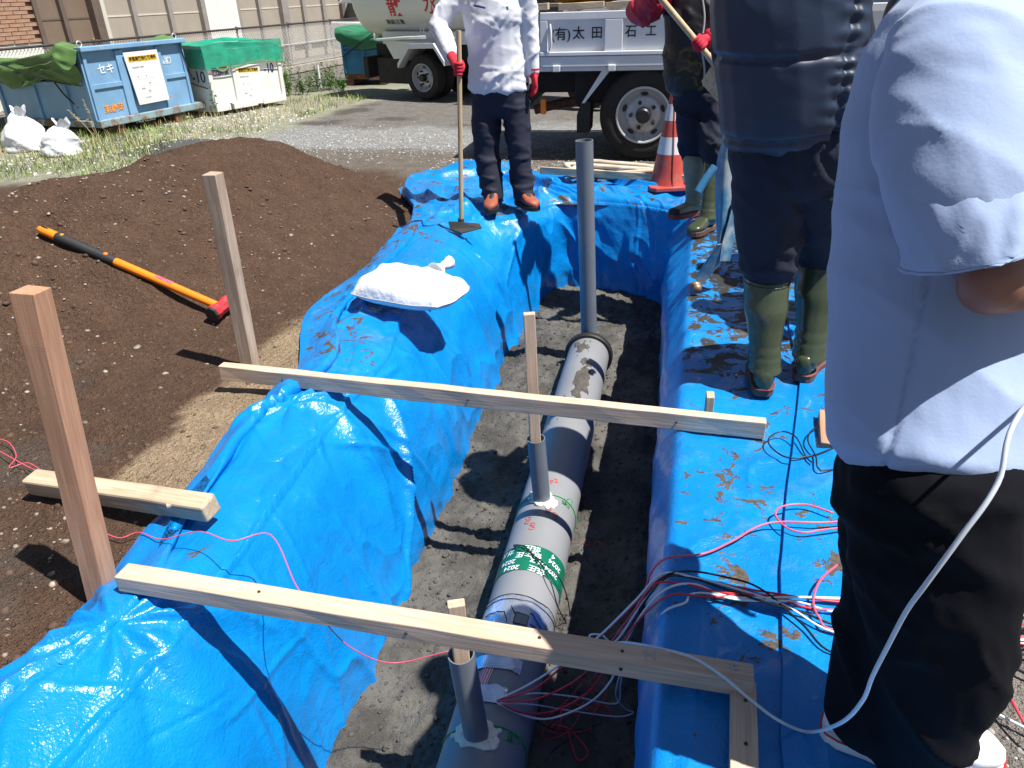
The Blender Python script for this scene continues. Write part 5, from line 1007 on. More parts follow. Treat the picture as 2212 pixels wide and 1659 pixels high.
trp = tn.node('ShaderNodeBsdfTransparent'); mx = tn.node('ShaderNodeMixShader'); mx.inputs[0].default_value = 0.80; tn.link(trp.outputs[0], mx.inputs[1]); tn.link(tn.b.outputs[0], mx.inputs[2]); tn.link(mx.outputs[0], tn.n['Material Output'].inputs[0])
def net_top(u, v):
    p = np.stack([u*3, v*3], -1); zz = H2+0.05 + 0.05*fbm(p, 3, 221) + 0.07*np.exp(-((u-0.75)/0.15)**2-((v-0.45)/0.25)**2); return np.stack([0.045-(W2+0.06)*(1-u), -0.045+(L2+0.09)*v, zz], -1)
drape(net_top, 40, 40, 'green_net', tn.m, s2)
def net_front(u, v):
    p = np.stack([u*4, v*2], -1); c_ = 0.015*crumple(p*1.5, 223, 3); return np.stack([0.045+c_+0.012*v, -0.045+(L2+0.09)*u, H2+0.05+0.05*fbm(np.stack([3+0*u, u*3], -1), 3, 221) - (0.30+0.02*np.sin(u*7))*v - 0.0*u], -1)
nf = drape(net_front, 40, 16, 'green_net', tn.m, s2)
def net_side(u, v):
    p = np.stack([u*4, v*2], -1); c_ = 0.02*crumple(p*1.5, 225, 3); dep = np.interp(u, [0, 0.45, 0.7, 1.0], [0.10, 0.18, 0.30, 0.31]); return np.stack([0.045-(W2+0.06)*(1-u), -0.045-c_-0.012*v, H2+0.05+0.05*fbm(np.stack([u*3, 0*u], -1), 3, 221) - dep*v], -1)
drape(net_side, 40, 16, 'green_net', tn.m, s2)
m = MB(); m.tube([(0.06, -0.05+(L2+0.1)*f, H2+0.05-0.31-0.02*math.sin(f*7)) for f in np.linspace(0, 1, 20)], 0.006, 6); m.build('net_cord', mt['cord_green'], s2, world=False)
m = MB(); m.tube(spline([(-1.0, -0.03, 0.70), (-0.75, -0.04, 0.55), (-0.3, -0.04, 0.44), (0.0, -0.03, 0.38)], 20), 0.008, 6); m.build('tie_rope', mt['black'], s2, world=False)
Aw = A2 + lx2*0.004
skt('EC', (815, 645), 0.085, 'red_print', Aw, lx2, ly2, s2, z4); skt('CENTER', (955, 628), 0.085, 'navy_print', Aw, lx2, ly2, s2, z4, stretch=0.72)
skt('-10', (1670, 555), 0.19, 'navy_print', Aw, lx2, ly2, s2, z4, stretch=0.8); skt('2', (1500, 340), 0.17, 'navy_print', Aw, lx2, ly2, s2, z4)
Al = A2 - ly2*0.004; skt('-10', (595, 700), 0.22, 'navy_print', Al, -ly2, lx2, s2, z4); skt('2', (380, 520), 0.24, 'navy_print', Al, -ly2, lx2, s2, z4)
def flat_quad(px, A, n, zf, mat, parent, nm, off=0.003):
    c = [onplane(*zf(*q), A, n)+n*off for q in px]; m = MB(); m.add(c, [tuple(range(len(c)))]); return m.build(nm, mt[mat], parent)
flat_quad([(770, 545), (1050, 520), (1055, 575), (780, 600)], Aw, lx2, z4, 'navy_print', s2, 'emblem_field')
flat_quad([(960, 530), (1050, 522), (1055, 575), (1000, 580)], Aw, lx2, z4, 'red_print', s2, 'emblem_red', 0.006)
cc_ = onplane(*z4(950, 520), Aw, lx2); m = MB(); th = np.linspace(math.pi, 2*math.pi, 14)
m.add([cc_ + lx2*0.008 + ly2*0.115*math.cos(a) + np.array([0, 0, 0.075*math.sin(a)]) for a in th], [tuple(range(14))]); m.build('emblem_arc', mt['white_print'], s2)
m = MB(); m.add([cc_ + lx2*0.010 + ly2*0.085*math.cos(a) + np.array([0, 0, 0.050*math.sin(a)]) for a in th], [tuple(range(14))]); m.build('emblem_disc', mt['red_print'], s2)
skt('0545-00', (930, 700), 0.045, 'grey_print', Aw, lx2, ly2, s2, z4, bold=0)if False else None
poster(s2, Aw+lx2*0.02, lx2, [(1140, 505), (1510, 490), (1590, 1085), (1250, 1140)], z4)

A3 = G(*z5(870, 1120)); B3 = G(*z5(1420, 1110)); d3 = (B3-A3)/np.linalg.norm(B3-A3); rz3 = math.atan2(d3[1], d3[0]); L3 = np.linalg.norm(B3-A3)
s3 = thing('blue_skip', A3, 'deep blue skip with dark green cover standing behind the water tank', 'skip', rz=rz3)
m = MB(); m.bx(0, L3, 0, 0.03, 0.20, 0.92); m.build('side_panel', mt['skip_blue2'], s3, world=False)
m = MB(); m.bx(0, L3, 0.97, 1.0, 0.20, 0.92); m.build('side_panel', mt['skip_blue2'], s3, world=False)
m = MB(); m.bx(0, 0.03, 0.03, 0.97, 0.20, 0.92); m.build('end_panel', mt['skip_blue2'], s3, world=False); m = MB(); m.bx(L3-0.03, L3, 0.03, 0.97, 0.20, 0.92); m.build('end_panel', mt['skip_blue2'], s3, world=False)
m = MB(); m.bx(0.03, L3-0.03, 0.03, 0.97, 0.20, 0.24); m.build('floor_plate', mt['skip_base'], s3, world=False)
for (x0, x1, z0, z1) in ((0, 0.05, 0.2, 0.92), (L3*0.5-0.03, L3*0.5+0.03, 0.2, 0.92), (L3-0.05, L3, 0.2, 0.92), (0.05, L3*0.5-0.03, 0.56, 0.60), (L3*0.5+0.03, L3-0.05, 0.56, 0.60), (0.05, L3*0.5-0.03, 0.64, 0.67)):
    m = MB(); m.bx(x0, x1, -0.025, 0, z0, z1); m.build('rib', mt['skip_blue2'], s3, world=False, bevel=0.005)
for y_ in (0.0, 0.85):
    m = MB(); m.bx(0.0, L3, y_, y_+0.12, 0.10, 0.20); m.build('base_rail', mt['rust'], s3, world=False)
for x_ in (0.05, L3-0.15):
    m = MB(); m.bx(x_, x_+0.10, 0.0, 1.0, 0.0, 0.10); m.build('skid', mt['rust'], s3, world=False)
def cov3(u, v):
    p = np.stack([u*2.2, v*2.5], -1); c_ = 0.06*crumple(p, 231, 3); k = np.clip((v-0.45)/0.55, 0, 1); bz = np.interp(u, [0, 0.12, 0.5, 0.8, 1], [0.78, 0.70, 0.66, 0.66, 0.80])
    return np.stack([-0.06+(L3+0.12)*u, np.where(v < 0.45, 1.02*(1-v/0.45), -0.05-0.04*np.sin(k*math.pi))-c_*(k > 0), np.where(v < 0.45, 0.96+0.03*np.cos(u*6), 0.96+0.03*np.cos(u*6)+(bz-0.98)*k)+c_*(k <= 0)], -1)
drape(cov3, 50, 40, 'canvas_cover', mt['green_cover2'], s3)
m = MB(); m.tube([(0.02, -0.05, 0.50), (L3*0.55, -0.12, 0.76), (L3*0.95, -0.10, 0.95)], 0.010, 6); m.build('tie_rope', mt['black'], s3, world=False)

# ================================================================ WHEELS FOR THE TRUCKS
def truck_wheel(parent, c, r, w_, dual=True, nuts=5, holes=5, name='wheel', face=-1):
    """axis along local y, outer face towards -y (face=-1)"""
    e = bpy.data.objects.new(name, None); COL.objects.link(e); e.parent = parent; e.location = c; e.rotation_euler = (0, 0, 0 if face < 0 else math.pi); e.empty_display_size = 0.1
    for k in range(2 if dual else 1):
        o_ = k*(w_+0.03); m = MB(); prof = [(r*0.60, 0.02), (r*0.66, 0.004), (r*0.80, -0.004), (r*0.93, 0.006), (r*0.985, 0.03), (r, 0.055), (r, w_-0.055), (r*0.985, w_-0.03), (r*0.93, w_), (r*0.66, w_), (r*0.60, w_-0.02)]
        m.lathe([(a, b+o_) for a, b in prof], (0, 0, 0), (0, 1, 0), 56)
        for q in range(4): 
            pass
        m.build('tyre', mt['tyre'], e, smooth=35, world=False)
    m = MB(); m.lathe([(r*0.60, 0.03), (r*0.625, 0.0), (r*0.60, -0.006), (r*0.575, 0.0), (r*0.56, 0.03), (r*0.50, 0.06), (r*0.44, 0.075), (r*0.40, 0.06), (r*0.34, 0.045), (r*0.18, 0.04), (0.002, 0.04)], (0, 0, 0), (0, 1, 0), 48); m.build('rim', mt['steel_rim'], e, smooth=30, world=False)
    m = MB(); m.lathe([(0.002, -0.045), (r*0.13, -0.045), (r*0.165, -0.03), (r*0.175, 0.02), (r*0.175, 0.05)], (0, 0, 0), (0, 1, 0), 28); m.build('hub_cap', mt['black'], e, smooth=35, world=False)
    for k in range(nuts):
        a = 2*math.pi*(k+0.5)/nuts; m = MB(); m.lathe([(0.002, -0.01), (r*0.036, -0.008), (r*0.045, 0.0), (r*0.045, 0.045)], (r*0.285*math.cos(a), 0, r*0.285*math.sin(a)), (0, 1, 0), 6); m.build('wheel_nut', mt['dark_metal'], e, world=False)
    for k in range(holes):
        a = 2*math.pi*k/holes + 0.3; R0 = r*0.455; m = MB(); th = np.linspace(0, 2*math.pi, 16, endpoint=False)
        t_ = np.array([-math.sin(a), 0, math.cos(a)]); ra = np.array([math.cos(a), 0, math.sin(a)]); cc = ra*R0 + np.array([0, 0.062, 0])
        m.add([cc + t_*r*0.085*math.cos(q) + ra*r*0.045*math.sin(q) + np.array([0, -0.005+0.10*0.0, 0]) for q in th], [tuple(range(16))]); m.build('vent_hole', mt['black'], e, world=False)
    return e

# ================================================================ DUMP TRUCK
TY = 7.46
dt = thing('dump_truck', (-0.19, TY, 0), 'white dump truck with black lettering on its side gate', 'truck')
def z2(x, y): return ((820+x/2.458)*0.8641, (y/2.458)*0.8641)
def tx(px): return atY(*z2(px, 210), TY)[0] + 0.19
X0, X1 = tx(1303), 2.45
def dbox(nm, x0, x1, y0, y1, z0, z1, mat='white_paint', bevel=0.006, parent=dt):
    m = MB(); m.bx(x0, x1, y0, y1, z0, z1); return m.build(nm, mt[mat], parent, world=False, bevel=bevel)
gate = dbox('side_gate', X0, X1, 0.02, 0.05, 0.86, 1.31)
dbox('gate_top_bar', X0, X1, -0.012, 0.06, 1.25, 1.315, parent=gate); dbox('gate_bottom_rail', X0, X1, -0.02, 0.06, 0.855, 0.945, parent=gate); dbox('gate_ledge', X0, X1, -0.028, 0.02, 0.95, 0.985, parent=gate)
dbox('gate_stile', X0, tx(1350), -0.012, 0.02, 0.985, 1.25, parent=gate); dbox('gate_stile', tx(1700), tx(1812), -0.012, 0.02, 0.985, 1.25, parent=gate); dbox('gate_stile', tx(2120), tx(2180), -0.012, 0.02, 0.985, 1.25, parent=gate); dbox('gate_stile', X1-0.06, X1, -0.012, 0.02, 0.985, 1.25, parent=gate)
m = MB(); m.tube([(tx(1365), -0.02, 1.22), (tx(1372), -0.03, 1.15), (tx(1372), -0.03, 1.05), (tx(1362), -0.02, 1.0)], 0.012, 8); m.build('gate_handle', mt['white_paint'], gate, world=False, smooth=60)
dbox('rear_post', X0-0.30, X0-0.008, 0.0, 0.08, 0.86, 1.30); dbox('tail_gate', X0-0.33, X0-0.301, 0.02, 1.72, 0.86, 1.32)
dbox('side_gate', X0, X1, 1.68, 1.72, 0.86, 1.31); dbox('front_board', X1, X1+0.05, 0.0, 1.72, 0.86, 1.55)
dbox('bed_floor', X0-0.30, X1, 0.061, 1.67, 0.80, 0.90, 'chassis')
dbox('bed_sill', X0-0.25, X1, 0.012, 0.06, 0.815, 0.853, 'white_paint')
for px in (1405, 1750): dbox('hinge', tx(px)-0.035, tx(px)+0.035, -0.035, 0.0, 0.815, 0.87, 'white_paint')
for y_ in (0.45, 1.15): dbox('chassis_rail', X0-0.1, X1+1.6, y_, y_+0.10, 0.58, 0.80, 'chassis')
dbox('axle', -0.08, 0.08, 0.2, 1.5, 0.32, 0.48, 'chassis'); dbox('under_shield', X0+0.30, X1, 0.25, 1.5, 0.50, 0.80, 'chassis')
wh = truck_wheel(dt, (0.0, 0.03, 0.415), 0.415, 0.21); truck_wheel(dt, (0.0, 1.69, 0.415), 0.415, 0.21, face=1)
truck_wheel(dt, (3.1, 0.06, 0.415), 0.415, 0.21, dual=False); truck_wheel(dt, (3.1, 1.66, 0.415), 0.415, 0.21, dual=False, face=1)
m = MB(); m.prism([(tx(1530), 0.255), (tx(1612), 0.255), (tx(1618), 0.54), (tx(1560), 0.545), (tx(1530), 0.42)], 'y', 0.05, 0.42); m.build('mud_flap', mt['chassis'], dt, world=False)
m = MB(); m.prism([(tx(1562), 0.53), (tx(1580), 0.53), (tx(1755), 0.845), (tx(1700), 0.845)], 'y', 0.03, 0.048); m.build('flap_stay', mt['white_paint'], dt, world=False)
m = MB(); m.tube([(X0-0.15, 0.55, 0.40), (X0+0.15, 0.55, 0.47), (X0+0.45, 0.55, 0.50)], 0.045, 12); m.build('exhaust_pipe', mt['rust'], dt, world=False, smooth=60)
dbox('orange_lamp', X0-0.02, X0+0.03, 0.10, 0.16, 0.42, 0.56, 'orange'); dbox('rear_bumper', X0-0.25, X0-0.15, 0.1, 1.6, 0.48, 0.62, 'chassis')
for s, px, sz in (('(有)', (1430, 215), 0.125), ('太', (1540, 208), 0.125), ('田', (1652, 205), 0.118), ('石', (1862, 196), 0.118), ('工', (1985, 193), 0.112)):
    p = atY(*z2(*px), TY+0.018); lettering('painted_lettering', s, sz*0.92, p, (1, 0, 0), (0, 0, 1), mt['black_print'], gate, 0.0012)
cabn = dbox('cab', X1+0.12, X1+1.55, 0.02, 1.70, 0.55, 1.35, 'white_paint', 0.06)
m = MB(); m.prism([(X1+0.14, 1.36), (X1+1.50, 1.36), (X1+1.32, 1.98), (X1+0.16, 1.98)], 'y', 0.10, 1.62); m.build('cab_glass', mt['dark_glass'], cabn, world=False, bevel=0.02)
dbox('cab_roof', X1+0.12, X1+1.36, 0.06, 1.66, 1.98, 2.06, 'white_paint', 0.03, cabn)
# load on the bed: pallet boards and yellow bags
pl = thing('pallet', (-0.7, TY+0.1, 1.30), 'wooden pallet lying on top of the truck side gate', 'pallet')
for k, (a, b) in enumerate(((1180, 1352), (1415, 1690), (1700, 1850))):
    lumber('deck_board', (tx(a)-0.19, TY+0.05, 1.355), (tx(b)-0.19, TY+0.05, 1.365), 0.11, 0.055, mt['wood_dirty'], parent=pl)
for k in range(3): lumber('stringer', (tx(1250+k*250)-0.19, TY-0.005, 1.333), (tx(1250+k*250)-0.19, TY+0.85, 1.333), 0.09, 0.030, mt['wood_grey'], parent=pl)
for k in range(4): lumber('deck_board', (tx(1200)-0.19, TY+0.25+0.18*k, 1.365), (tx(1900)-0.19, TY+0.25+0.18*k, 1.365), 0.11, 0.022, mt['wood_dirty'], parent=pl)
m = MB(); ball(m, (-0.84, TY+0.42, 1.52), (0.36, 0.32, 0.155), 24); ball(m, (-0.70, TY+0.4, 1.50), (0.40, 0.30, 0.13), 24); yb = blob_obj('yellow_bag', m, mt['yellow_bag'], None, 0.015, 3, lambda V_, N_: 0.02*fbm(V_*6, 3, 5)); tag(yb, 'bulging yellow bag on the pallet, left one on the truck', 'bag')
m = MB(); ball(m, (-0.12, TY+0.42, 1.50), (0.30, 0.32, 0.135), 24); yb = blob_obj('yellow_bag', m, mt['yellow_bag'], None, 0.015, 3, lambda V_, N_: 0.02*fbm(V_*6, 3, 9)); tag(yb, 'smaller yellow bag right of the first on the truck', 'bag')

# ================================================================ WATER TANK TRUCK
Kb = G(*z5(1900, 1325)); rzt = math.radians(-23)
wt = thing('water_tank_truck', Kb, 'cream water sprinkler truck with red lettering on its round tank', 'truck', rz=rzt)
tX = np.array([math.cos(rzt), math.sin(rzt), 0]); tY = np.array([-tX[1], tX[0], 0])
def tl_(px, py, yl):                                # pixel of crop 5 on the local plane y = yl -> local x, z
    p = onplane(*z5(px, py), Kb+tY*yl, tY) - Kb; return p @ tX, p[2]
xl, _ = tl_(1160, 100, 0.62); TR, TC = 0.60, 1.50
m = MB(); cap_ = [(TR*math.sin(a), 0.22*(1-math.cos(a))) for a in np.linspace(0.02, math.pi/2, 10)]
m.lathe([(r_, xl+z_) for r_, z_ in cap_] + [(TR, xl+0.5), (TR, xl+2.6)] + [(r_, xl+2.9-z_) for r_, z_ in cap_[::-1]], (0, 0.66, TC), (1, 0, 0), 56); tank = m.build('tank', mt['cream_paint'], wt, world=False, smooth=60)
def tank_text(s, size, px, mat, bold):
    xc, zc = tl_(px[0], px[1], 0.10); ph0 = math.asin(np.clip((zc-TC)/TR, -0.95, 0.95)); v, f = text_mesh(s, size, bold); ph = ph0 + v[:, 1]/TR
    m = MB(); m.add(np.stack([xc+v[:, 0], 0.66-(TR+0.004)*np.cos(ph), TC+(TR+0.004)*np.sin(ph)], -1), f); m.build('painted_lettering', mt[mat], tank, world=False)
tank_text('散', 0.31, (1512, 105), 'red_print', 0.004); tank_text('水', 0.31, (1995, 70), 'red_print', 0.004); tank_text('凍結注意', 0.098, (1468, 295), 'black_print', 0.001)
m = MB(); pts = [tl_(px, py, 0.12) for px, py in ((1300, 430), (1310, 510), (1345, 515), (1700, 490), (1980, 480))]; m.tube([(x_, 0.02, z_) for x_, z_ in pts], 0.026, 10); m.build('spray_bar', mt['cream_paint'], wt, world=False, smooth=60)
for px in (1870, 1910):
    x_, z_ = tl_(px, 400, 0.1); m = MB(); m.tube([(x_, 0.10, z_+0.1), (x_, 0.03, z_-0.12)], 0.010, 6); m.build('valve_lever', mt['cream_paint'], wt, world=False)
mg = [tl_(px, py, 0.0) for px, py in ((1572, 832), (1712, 575), (2040, 568), (2182, 800))]; m = MB()
for a, b in zip(mg[:-1], mg[1:]): m.beam((a[0], 0.20, a[1]), (b[0], 0.20, b[1]), 0.48, 0.05, (0, 1, 0)) if False else m.prism([(a[0], a[1]), (b[0], b[1]), (b[0], b[1]-0.07), (a[0], a[1]-0.07)], 'y', -0.05, 0.45)
m.build('mudguard', mt['white_paint'], wt, world=False)
sk_ = [tl_(px, py, 0.1) for px, py in ((1385, 545), (1980, 545), (1980, 610), (1700, 640), (1600, 770), (1510, 775))]; m = MB(); m.prism(sk_, 'y', 0.08, 0.10); m.build('skirt_panel', mt['cream_paint'], wt, world=False)
for y_ in (0.40, 0.86): dbox('chassis_rail', xl+0.3, 4.4, y_, y_+0.09, 0.55, 0.80, 'chassis', 0, wt)
dbox('rear_beam', xl+0.30, xl+0.40, 0.05, 1.3, 0.30, 0.62, 'chassis', 0.01, wt); dbox('tool_box', xl+0.55, -0.36, 0.12, 0.5, 0.22, 0.60, 'chassis', 0.01, wt); dbox('tank_cradle', xl+0.6, xl+2.3, 0.25, 1.1, 0.80, 0.98, 'cream_paint', 0, wt)
dbox('rear_lamp', xl+0.28, xl+0.30, 0.10, 0.20, 0.36, 0.56, 'red_print', 0, wt); dbox('axle', -0.07, 0.07, 0.2, 1.2, 0.27, 0.40, 'chassis', 0, wt)
truck_wheel(wt, (0.0, 0.0, 0.335), 0.335, 0.19); truck_wheel(wt, (0.0, 1.32, 0.335), 0.335, 0.19, face=1); truck_wheel(wt, (2.9, 0.02, 0.335), 0.335, 0.19, dual=False); truck_wheel(wt, (2.9, 1.30, 0.335), 0.335, 0.19, dual=False, face=1)
cb = dbox('cab', xl+3.1, xl+4.4, 0.0, 1.32, 0.45, 1.15, 'white_paint', 0.05, wt); m = MB(); m.prism([(xl+3.12, 1.16), (xl+4.36, 1.16), (xl+4.15, 1.72), (xl+3.14, 1.72)], 'y', 0.06, 1.26); m.build('cab_glass', mt['dark_glass'], cb, world=False); dbox('cab_roof', xl+3.1, xl+4.2, 0.03, 1.29, 1.72, 1.79, 'white_paint', 0.02, cb)

# ================================================================ WEEDS
def weed(b0, h_, nst, spread, label, seed, dens=26, leaf=0.075):
    r_ = np.random.RandomState(seed); t = thing('weed', b0, label, 'weed'); ms = MB(); LV = []; LF = []
    for k in range(nst):
        a = r_.uniform(0, 6.28); s_ = spread*r_.rand(); top_ = np.array([b0[0]+s_*math.cos(a)*1.6, b0[1]+s_*math.sin(a)*1.6, h_*r_.uniform(0.55, 1.0)]); bs = np.array([b0[0]+s_*math.cos(a)*0.6, b0[1]+s_*math.sin(a)*0.6, 0])
        st_ = spline([bs, (bs+top_)/2+[0.02*r_.randn(), 0.02*r_.randn(), 0.02], top_], 8); ms.tube(st_, np.linspace(0.005, 0.002, len(st_)), 4)
        for q in range(dens):
            f = r_.uniform(0.1, 1.0); p = bs + (top_-bs)*f; a2 = r_.uniform(0, 6.28); l_ = leaf*r_.uniform(0.5, 1.2)*(1.1-0.6*f); d_ = np.array([math.cos(a2), math.sin(a2), r_.uniform(-0.1, 0.8)]); d_ /= np.linalg.norm(d_); w_ = np.cross(d_, [0, 0, 1]); w_ /= np.linalg.norm(w_)
            bI = len(LV); LV += [p, p+d_*l_*0.5+w_*l_*0.16+[0, 0, 0.01], p+d_*l_-[0, 0, l_*0.15], p+d_*l_*0.5-w_*l_*0.16+[0, 0, 0.01]]; LF += [(bI, bI+1, bI+2), (bI, bI+2, bI+3)]
    ms.build('stem', mt['leaf'], t); m = MB(); m.add(LV, LF); m.build('leaves', mt['leaf'], t)
for k, (px, py, h_, n_, sp, lab) in enumerate(((628, 205, 0.62, 12, 0.16, 'tall leafy weed growing right against the white skip'), (655, 203, 0.40, 10, 0.18, 'bushy weed next to the tall weed by the fence'), (688, 196, 0.40, 12, 0.20, 'bright green weed in front of the fence post'), (712, 192, 0.46, 12, 0.20, 'feathery weed left of the deep blue skip'), (738, 194, 0.24, 9, 0.18, 'low weed at the corner of the deep blue skip'))):
    weed(G(px, py), h_, n_, sp, lab, 300+k)
weed(G(*z4(880, 1290)), 0.55, 2, 0.03, 'single thin weed stalk standing before the white skip', 330, 16, 0.09)
def stalk(px, tips, label, seed):
    b0 = hit(*px); t = thing('grass_stalks', b0, label, 'grass'); r_ = np.random.RandomState(seed)
    for (qx, qy) in tips:
        tp_ = over(b0, qx, qy); pts = spline([b0, b0+(tp_-b0)*0.5+[0.0, 0, 0.05], tp_], 10); m = MB(); m.tube(pts, np.linspace(0.004, 0.0015, len(pts)), 4); s_ = m.build('stalk', mt['straw'], t); m = MB()
        for q in range(14):
            p = pts[-1-int(q*0.3)] + r_.normal(0, 0.008, 3); ball(m, p, (0.006, 0.006, 0.012), 6)
        m.build('seed_head', mt['straw'], s_)
stalk(z3(1180, 1340), [z3(790, 905), z3(965, 800), z3(1000, 1010), z3(850, 960)], 'dry grass stalks bending before the corner of the big blue skip', 7)
stalk((648, 250), [(640, 215), (655, 205), (662, 222)], 'tuft of straw coloured stalks by the right corner of the white skip', 9)
pl_ = G(*z5(540, 1185)); m = MB(); m.tube([pl_, pl_+np.array([-0.02, 0.05, 0.42])], 0.018, 8); tag(m.build('marker_pole', mt['white_paint'], smooth=60), 'short white pole leaning among the weeds by the fence', 'pole')
# ================================================================ PEOPLE
def unit(v): v = np.asarray(v, float); return v/np.linalg.norm(v)
def limb(m, pts, ra, rb=None, side=(1, 0, 0), n=20, dense=6):
    pts = np.asarray(pts, float); k = len(pts); ra = np.broadcast_to(np.asarray(ra, float), (k,)); rb = ra if rb is None else np.broadcast_to(np.asarray(rb, float), (k,))
    q = spline(np.concatenate([pts, ra[:, None], rb[:, None]], 1), dense*(k-1)); P, A, B = q[:, :3], q[:, 3], q[:, 4]
    t = np.gradient(P, axis=0); t /= np.linalg.norm(t, axis=1)[:, None]; th = np.arange(n)*2*math.pi/n; rings = []
    def ring(p, tt, a_, b_):
        a = np.asarray(side, float) - tt*(np.asarray(side, float) @ tt); a /= np.linalg.norm(a); b = np.cross(tt, a)
        return p + a_*np.cos(th)[:, None]*a + b_*np.sin(th)[:, None]*b
    e = min(A[0], B[0]); rings += [ring(P[0]-t[0]*e*0.45, t[0], A[0]*0.4, B[0]*0.4), ring(P[0]-t[0]*e*0.30, t[0], A[0]*0.78, B[0]*0.78)]
    for i in range(len(P)): rings.append(ring(P[i], t[i], A[i], B[i]))
    e = min(A[-1], B[-1]); rings += [ring(P[-1]+t[-1]*e*0.30, t[-1], A[-1]*0.78, B[-1]*0.78), ring(P[-1]+t[-1]*e*0.45, t[-1], A[-1]*0.4, B[-1]*0.4)]
    return m.loft(rings)
def grip_fist(m, c, axis, palm, r=0.016, wrist=None, fr=0.0095):
    axis = unit(axis); palm = unit(np.asarray(palm) - axis*(np.asarray(palm) @ axis)); b = np.cross(axis, palm); c = np.asarray(c, float)
    ball(m, c + palm*(r+0.020), (0.032, 0.032, 0.036), 14); limb(m, [c+palm*(r+0.018)-axis*0.034, c+palm*(r+0.020), c+palm*(r+0.018)+axis*0.034], [0.017, 0.021, 0.017], None, b)
    for i, (o_, l_) in enumerate(((-0.033, 0.85), (-0.011, 1.0), (0.011, 1.0), (0.032, 0.9))):
        an = np.linspace(0.35, 0.35+3.9*l_, 8); R_f = r + fr*0.95
        limb(m, [c + axis*o_*0.95 + (palm*math.cos(a)+b*math.sin(a))*(R_f+0.012*(k == 0)) for k, a in enumerate(an)], np.linspace(fr*1.12, fr*0.9, 8), None, axis, 10, 2)
    an = -np.linspace(0.5, 2.5, 6); limb(m, [c + axis*(0.044-0.010*k) + (palm*math.cos(a)+b*math.sin(a))*(r+fr) for k, a in enumerate(an)], np.linspace(fr*1.3, fr, 6), None, axis, 10, 2)
    if wrist is not None: limb(m, [np.asarray(wrist), (np.asarray(wrist)+c+palm*(r+0.03))/2, c+palm*(r+0.022)], [0.034, 0.031, 0.030], None, axis)
def open_hand(m, wrist, d, palm, thumb, L=0.18, curl=0.5, fr=0.009):
    d = unit(d); palm = unit(palm); s = unit(np.cross(d, palm)); wrist = np.asarray(wrist, float); pc = wrist + d*L*0.30
    limb(m, [wrist-d*0.02, wrist+d*0.02, pc, wrist+d*L*0.52], [0.030, 0.030, 0.042, 0.038], [0.022, 0.020, 0.017, 0.013], s)
    for i, (o_, l_) in enumerate(((-0.031, 0.40), (-0.010, 0.47), (0.011, 0.45), (0.031, 0.36))):
        b0 = wrist + d*L*0.48 + s*o_*thumb; pts = [b0]; dd = d.copy()
        for k in range(3):
            dd = unit(dd*math.cos(curl*(0.5+0.35*k)) + palm*math.sin(curl*(0.5+0.35*k))); pts.append(pts[-1] + dd*L*l_*(0.42, 0.32, 0.26)[k])
        limb(m, pts, [fr*1.1, fr*1.05, fr*0.98, fr*0.8], None, s, 10, 3)
    b0 = wrist + d*L*0.12 - s*0.030*thumb; d2 = unit(d*0.75 - s*0.65*thumb + palm*0.35); limb(m, [b0, b0+d2*L*0.16, b0+unit(d2+d*0.4)*L*0.32, b0+unit(d2+d*0.8)*L*0.44], [fr*1.6, fr*1.4, fr*1.15, fr*0.85], None, palm, 10, 3)
def shoe(parent, heel, fwd, L, W, H, up_mat, sole_mat, stripe=None, toe_cap=None, name='shoe', sole_h=0.024, open_at=0.45):
    fwd = unit([fwd[0], fwd[1], 0]); sd = np.array([-fwd[1], fwd[0], 0]); heel = np.asarray(heel, float); z = np.array([0, 0, 1.0]); rings = []; S_ = np.linspace(0.0, 1.0, 22)
    def hw(s): return W*0.5*np.interp(s, [0, 0.04, 0.15, 0.35, 0.5, 0.72, 0.88, 0.96, 1.0], [0.35, 0.58, 0.74, 0.70, 0.80, 1.0, 0.86, 0.55, 0.10])
    def ht(s): return H*np.interp(s, [0, 0.05, 0.30, 0.42, 0.60, 0.78, 0.92, 1.0], [0.80, 1.0, 1.02, 0.98, 0.70, 0.54, 0.46, 0.22])
    th = np.arange(20)*2*math.pi/20
    for s in S_:
        c = heel + fwd*L*s; w_, h_ = hw(s), ht(s)
        rings.append([c + sd*w_*np.sign(math.cos(a))*abs(math.cos(a))**0.8 + z*(sole_h + (h_*0.5)*(1+np.sign(math.sin(a))*abs(math.sin(a))**0.75)) for a in th])
    m = MB(); m.loft(rings); o = m.build(name, up_mat, parent, smooth=60)
    out = [heel + fwd*L*s + sd*hw(s)*1.08 for s in S_] + [heel + fwd*L*s - sd*hw(s)*1.08 for s in S_[::-1]]
    m = MB(); n_ = len(out); m.add([p for p in out] + [p+z*(sole_h+0.006) for p in out], [tuple(range(n_))[::-1], tuple(range(n_, 2*n_))] + [(i, (i+1) % n_, n_+(i+1) % n_, n_+i) for i in range(n_)]); m.build('sole', sole_mat, o, bevel=0.004)
    if stripe is not None:
        m = MB(); m.tube([p + z*(sole_h+0.004) + (p-(heel+fwd*L*0.5))*0.012 for p in out + out[:1]], 0.0024, 6); m.build('stripe', stripe, o)
    if toe_cap is not None:
        m = MB(); m.loft([[(q-(heel+fwd*L*s))*1.03+(heel+fwd*L*s) for q in rings[i]] for i, s in enumerate(S_) if s > 0.80]); m.build('toe_cap', toe_cap, o, smooth=60)
    return o, rings
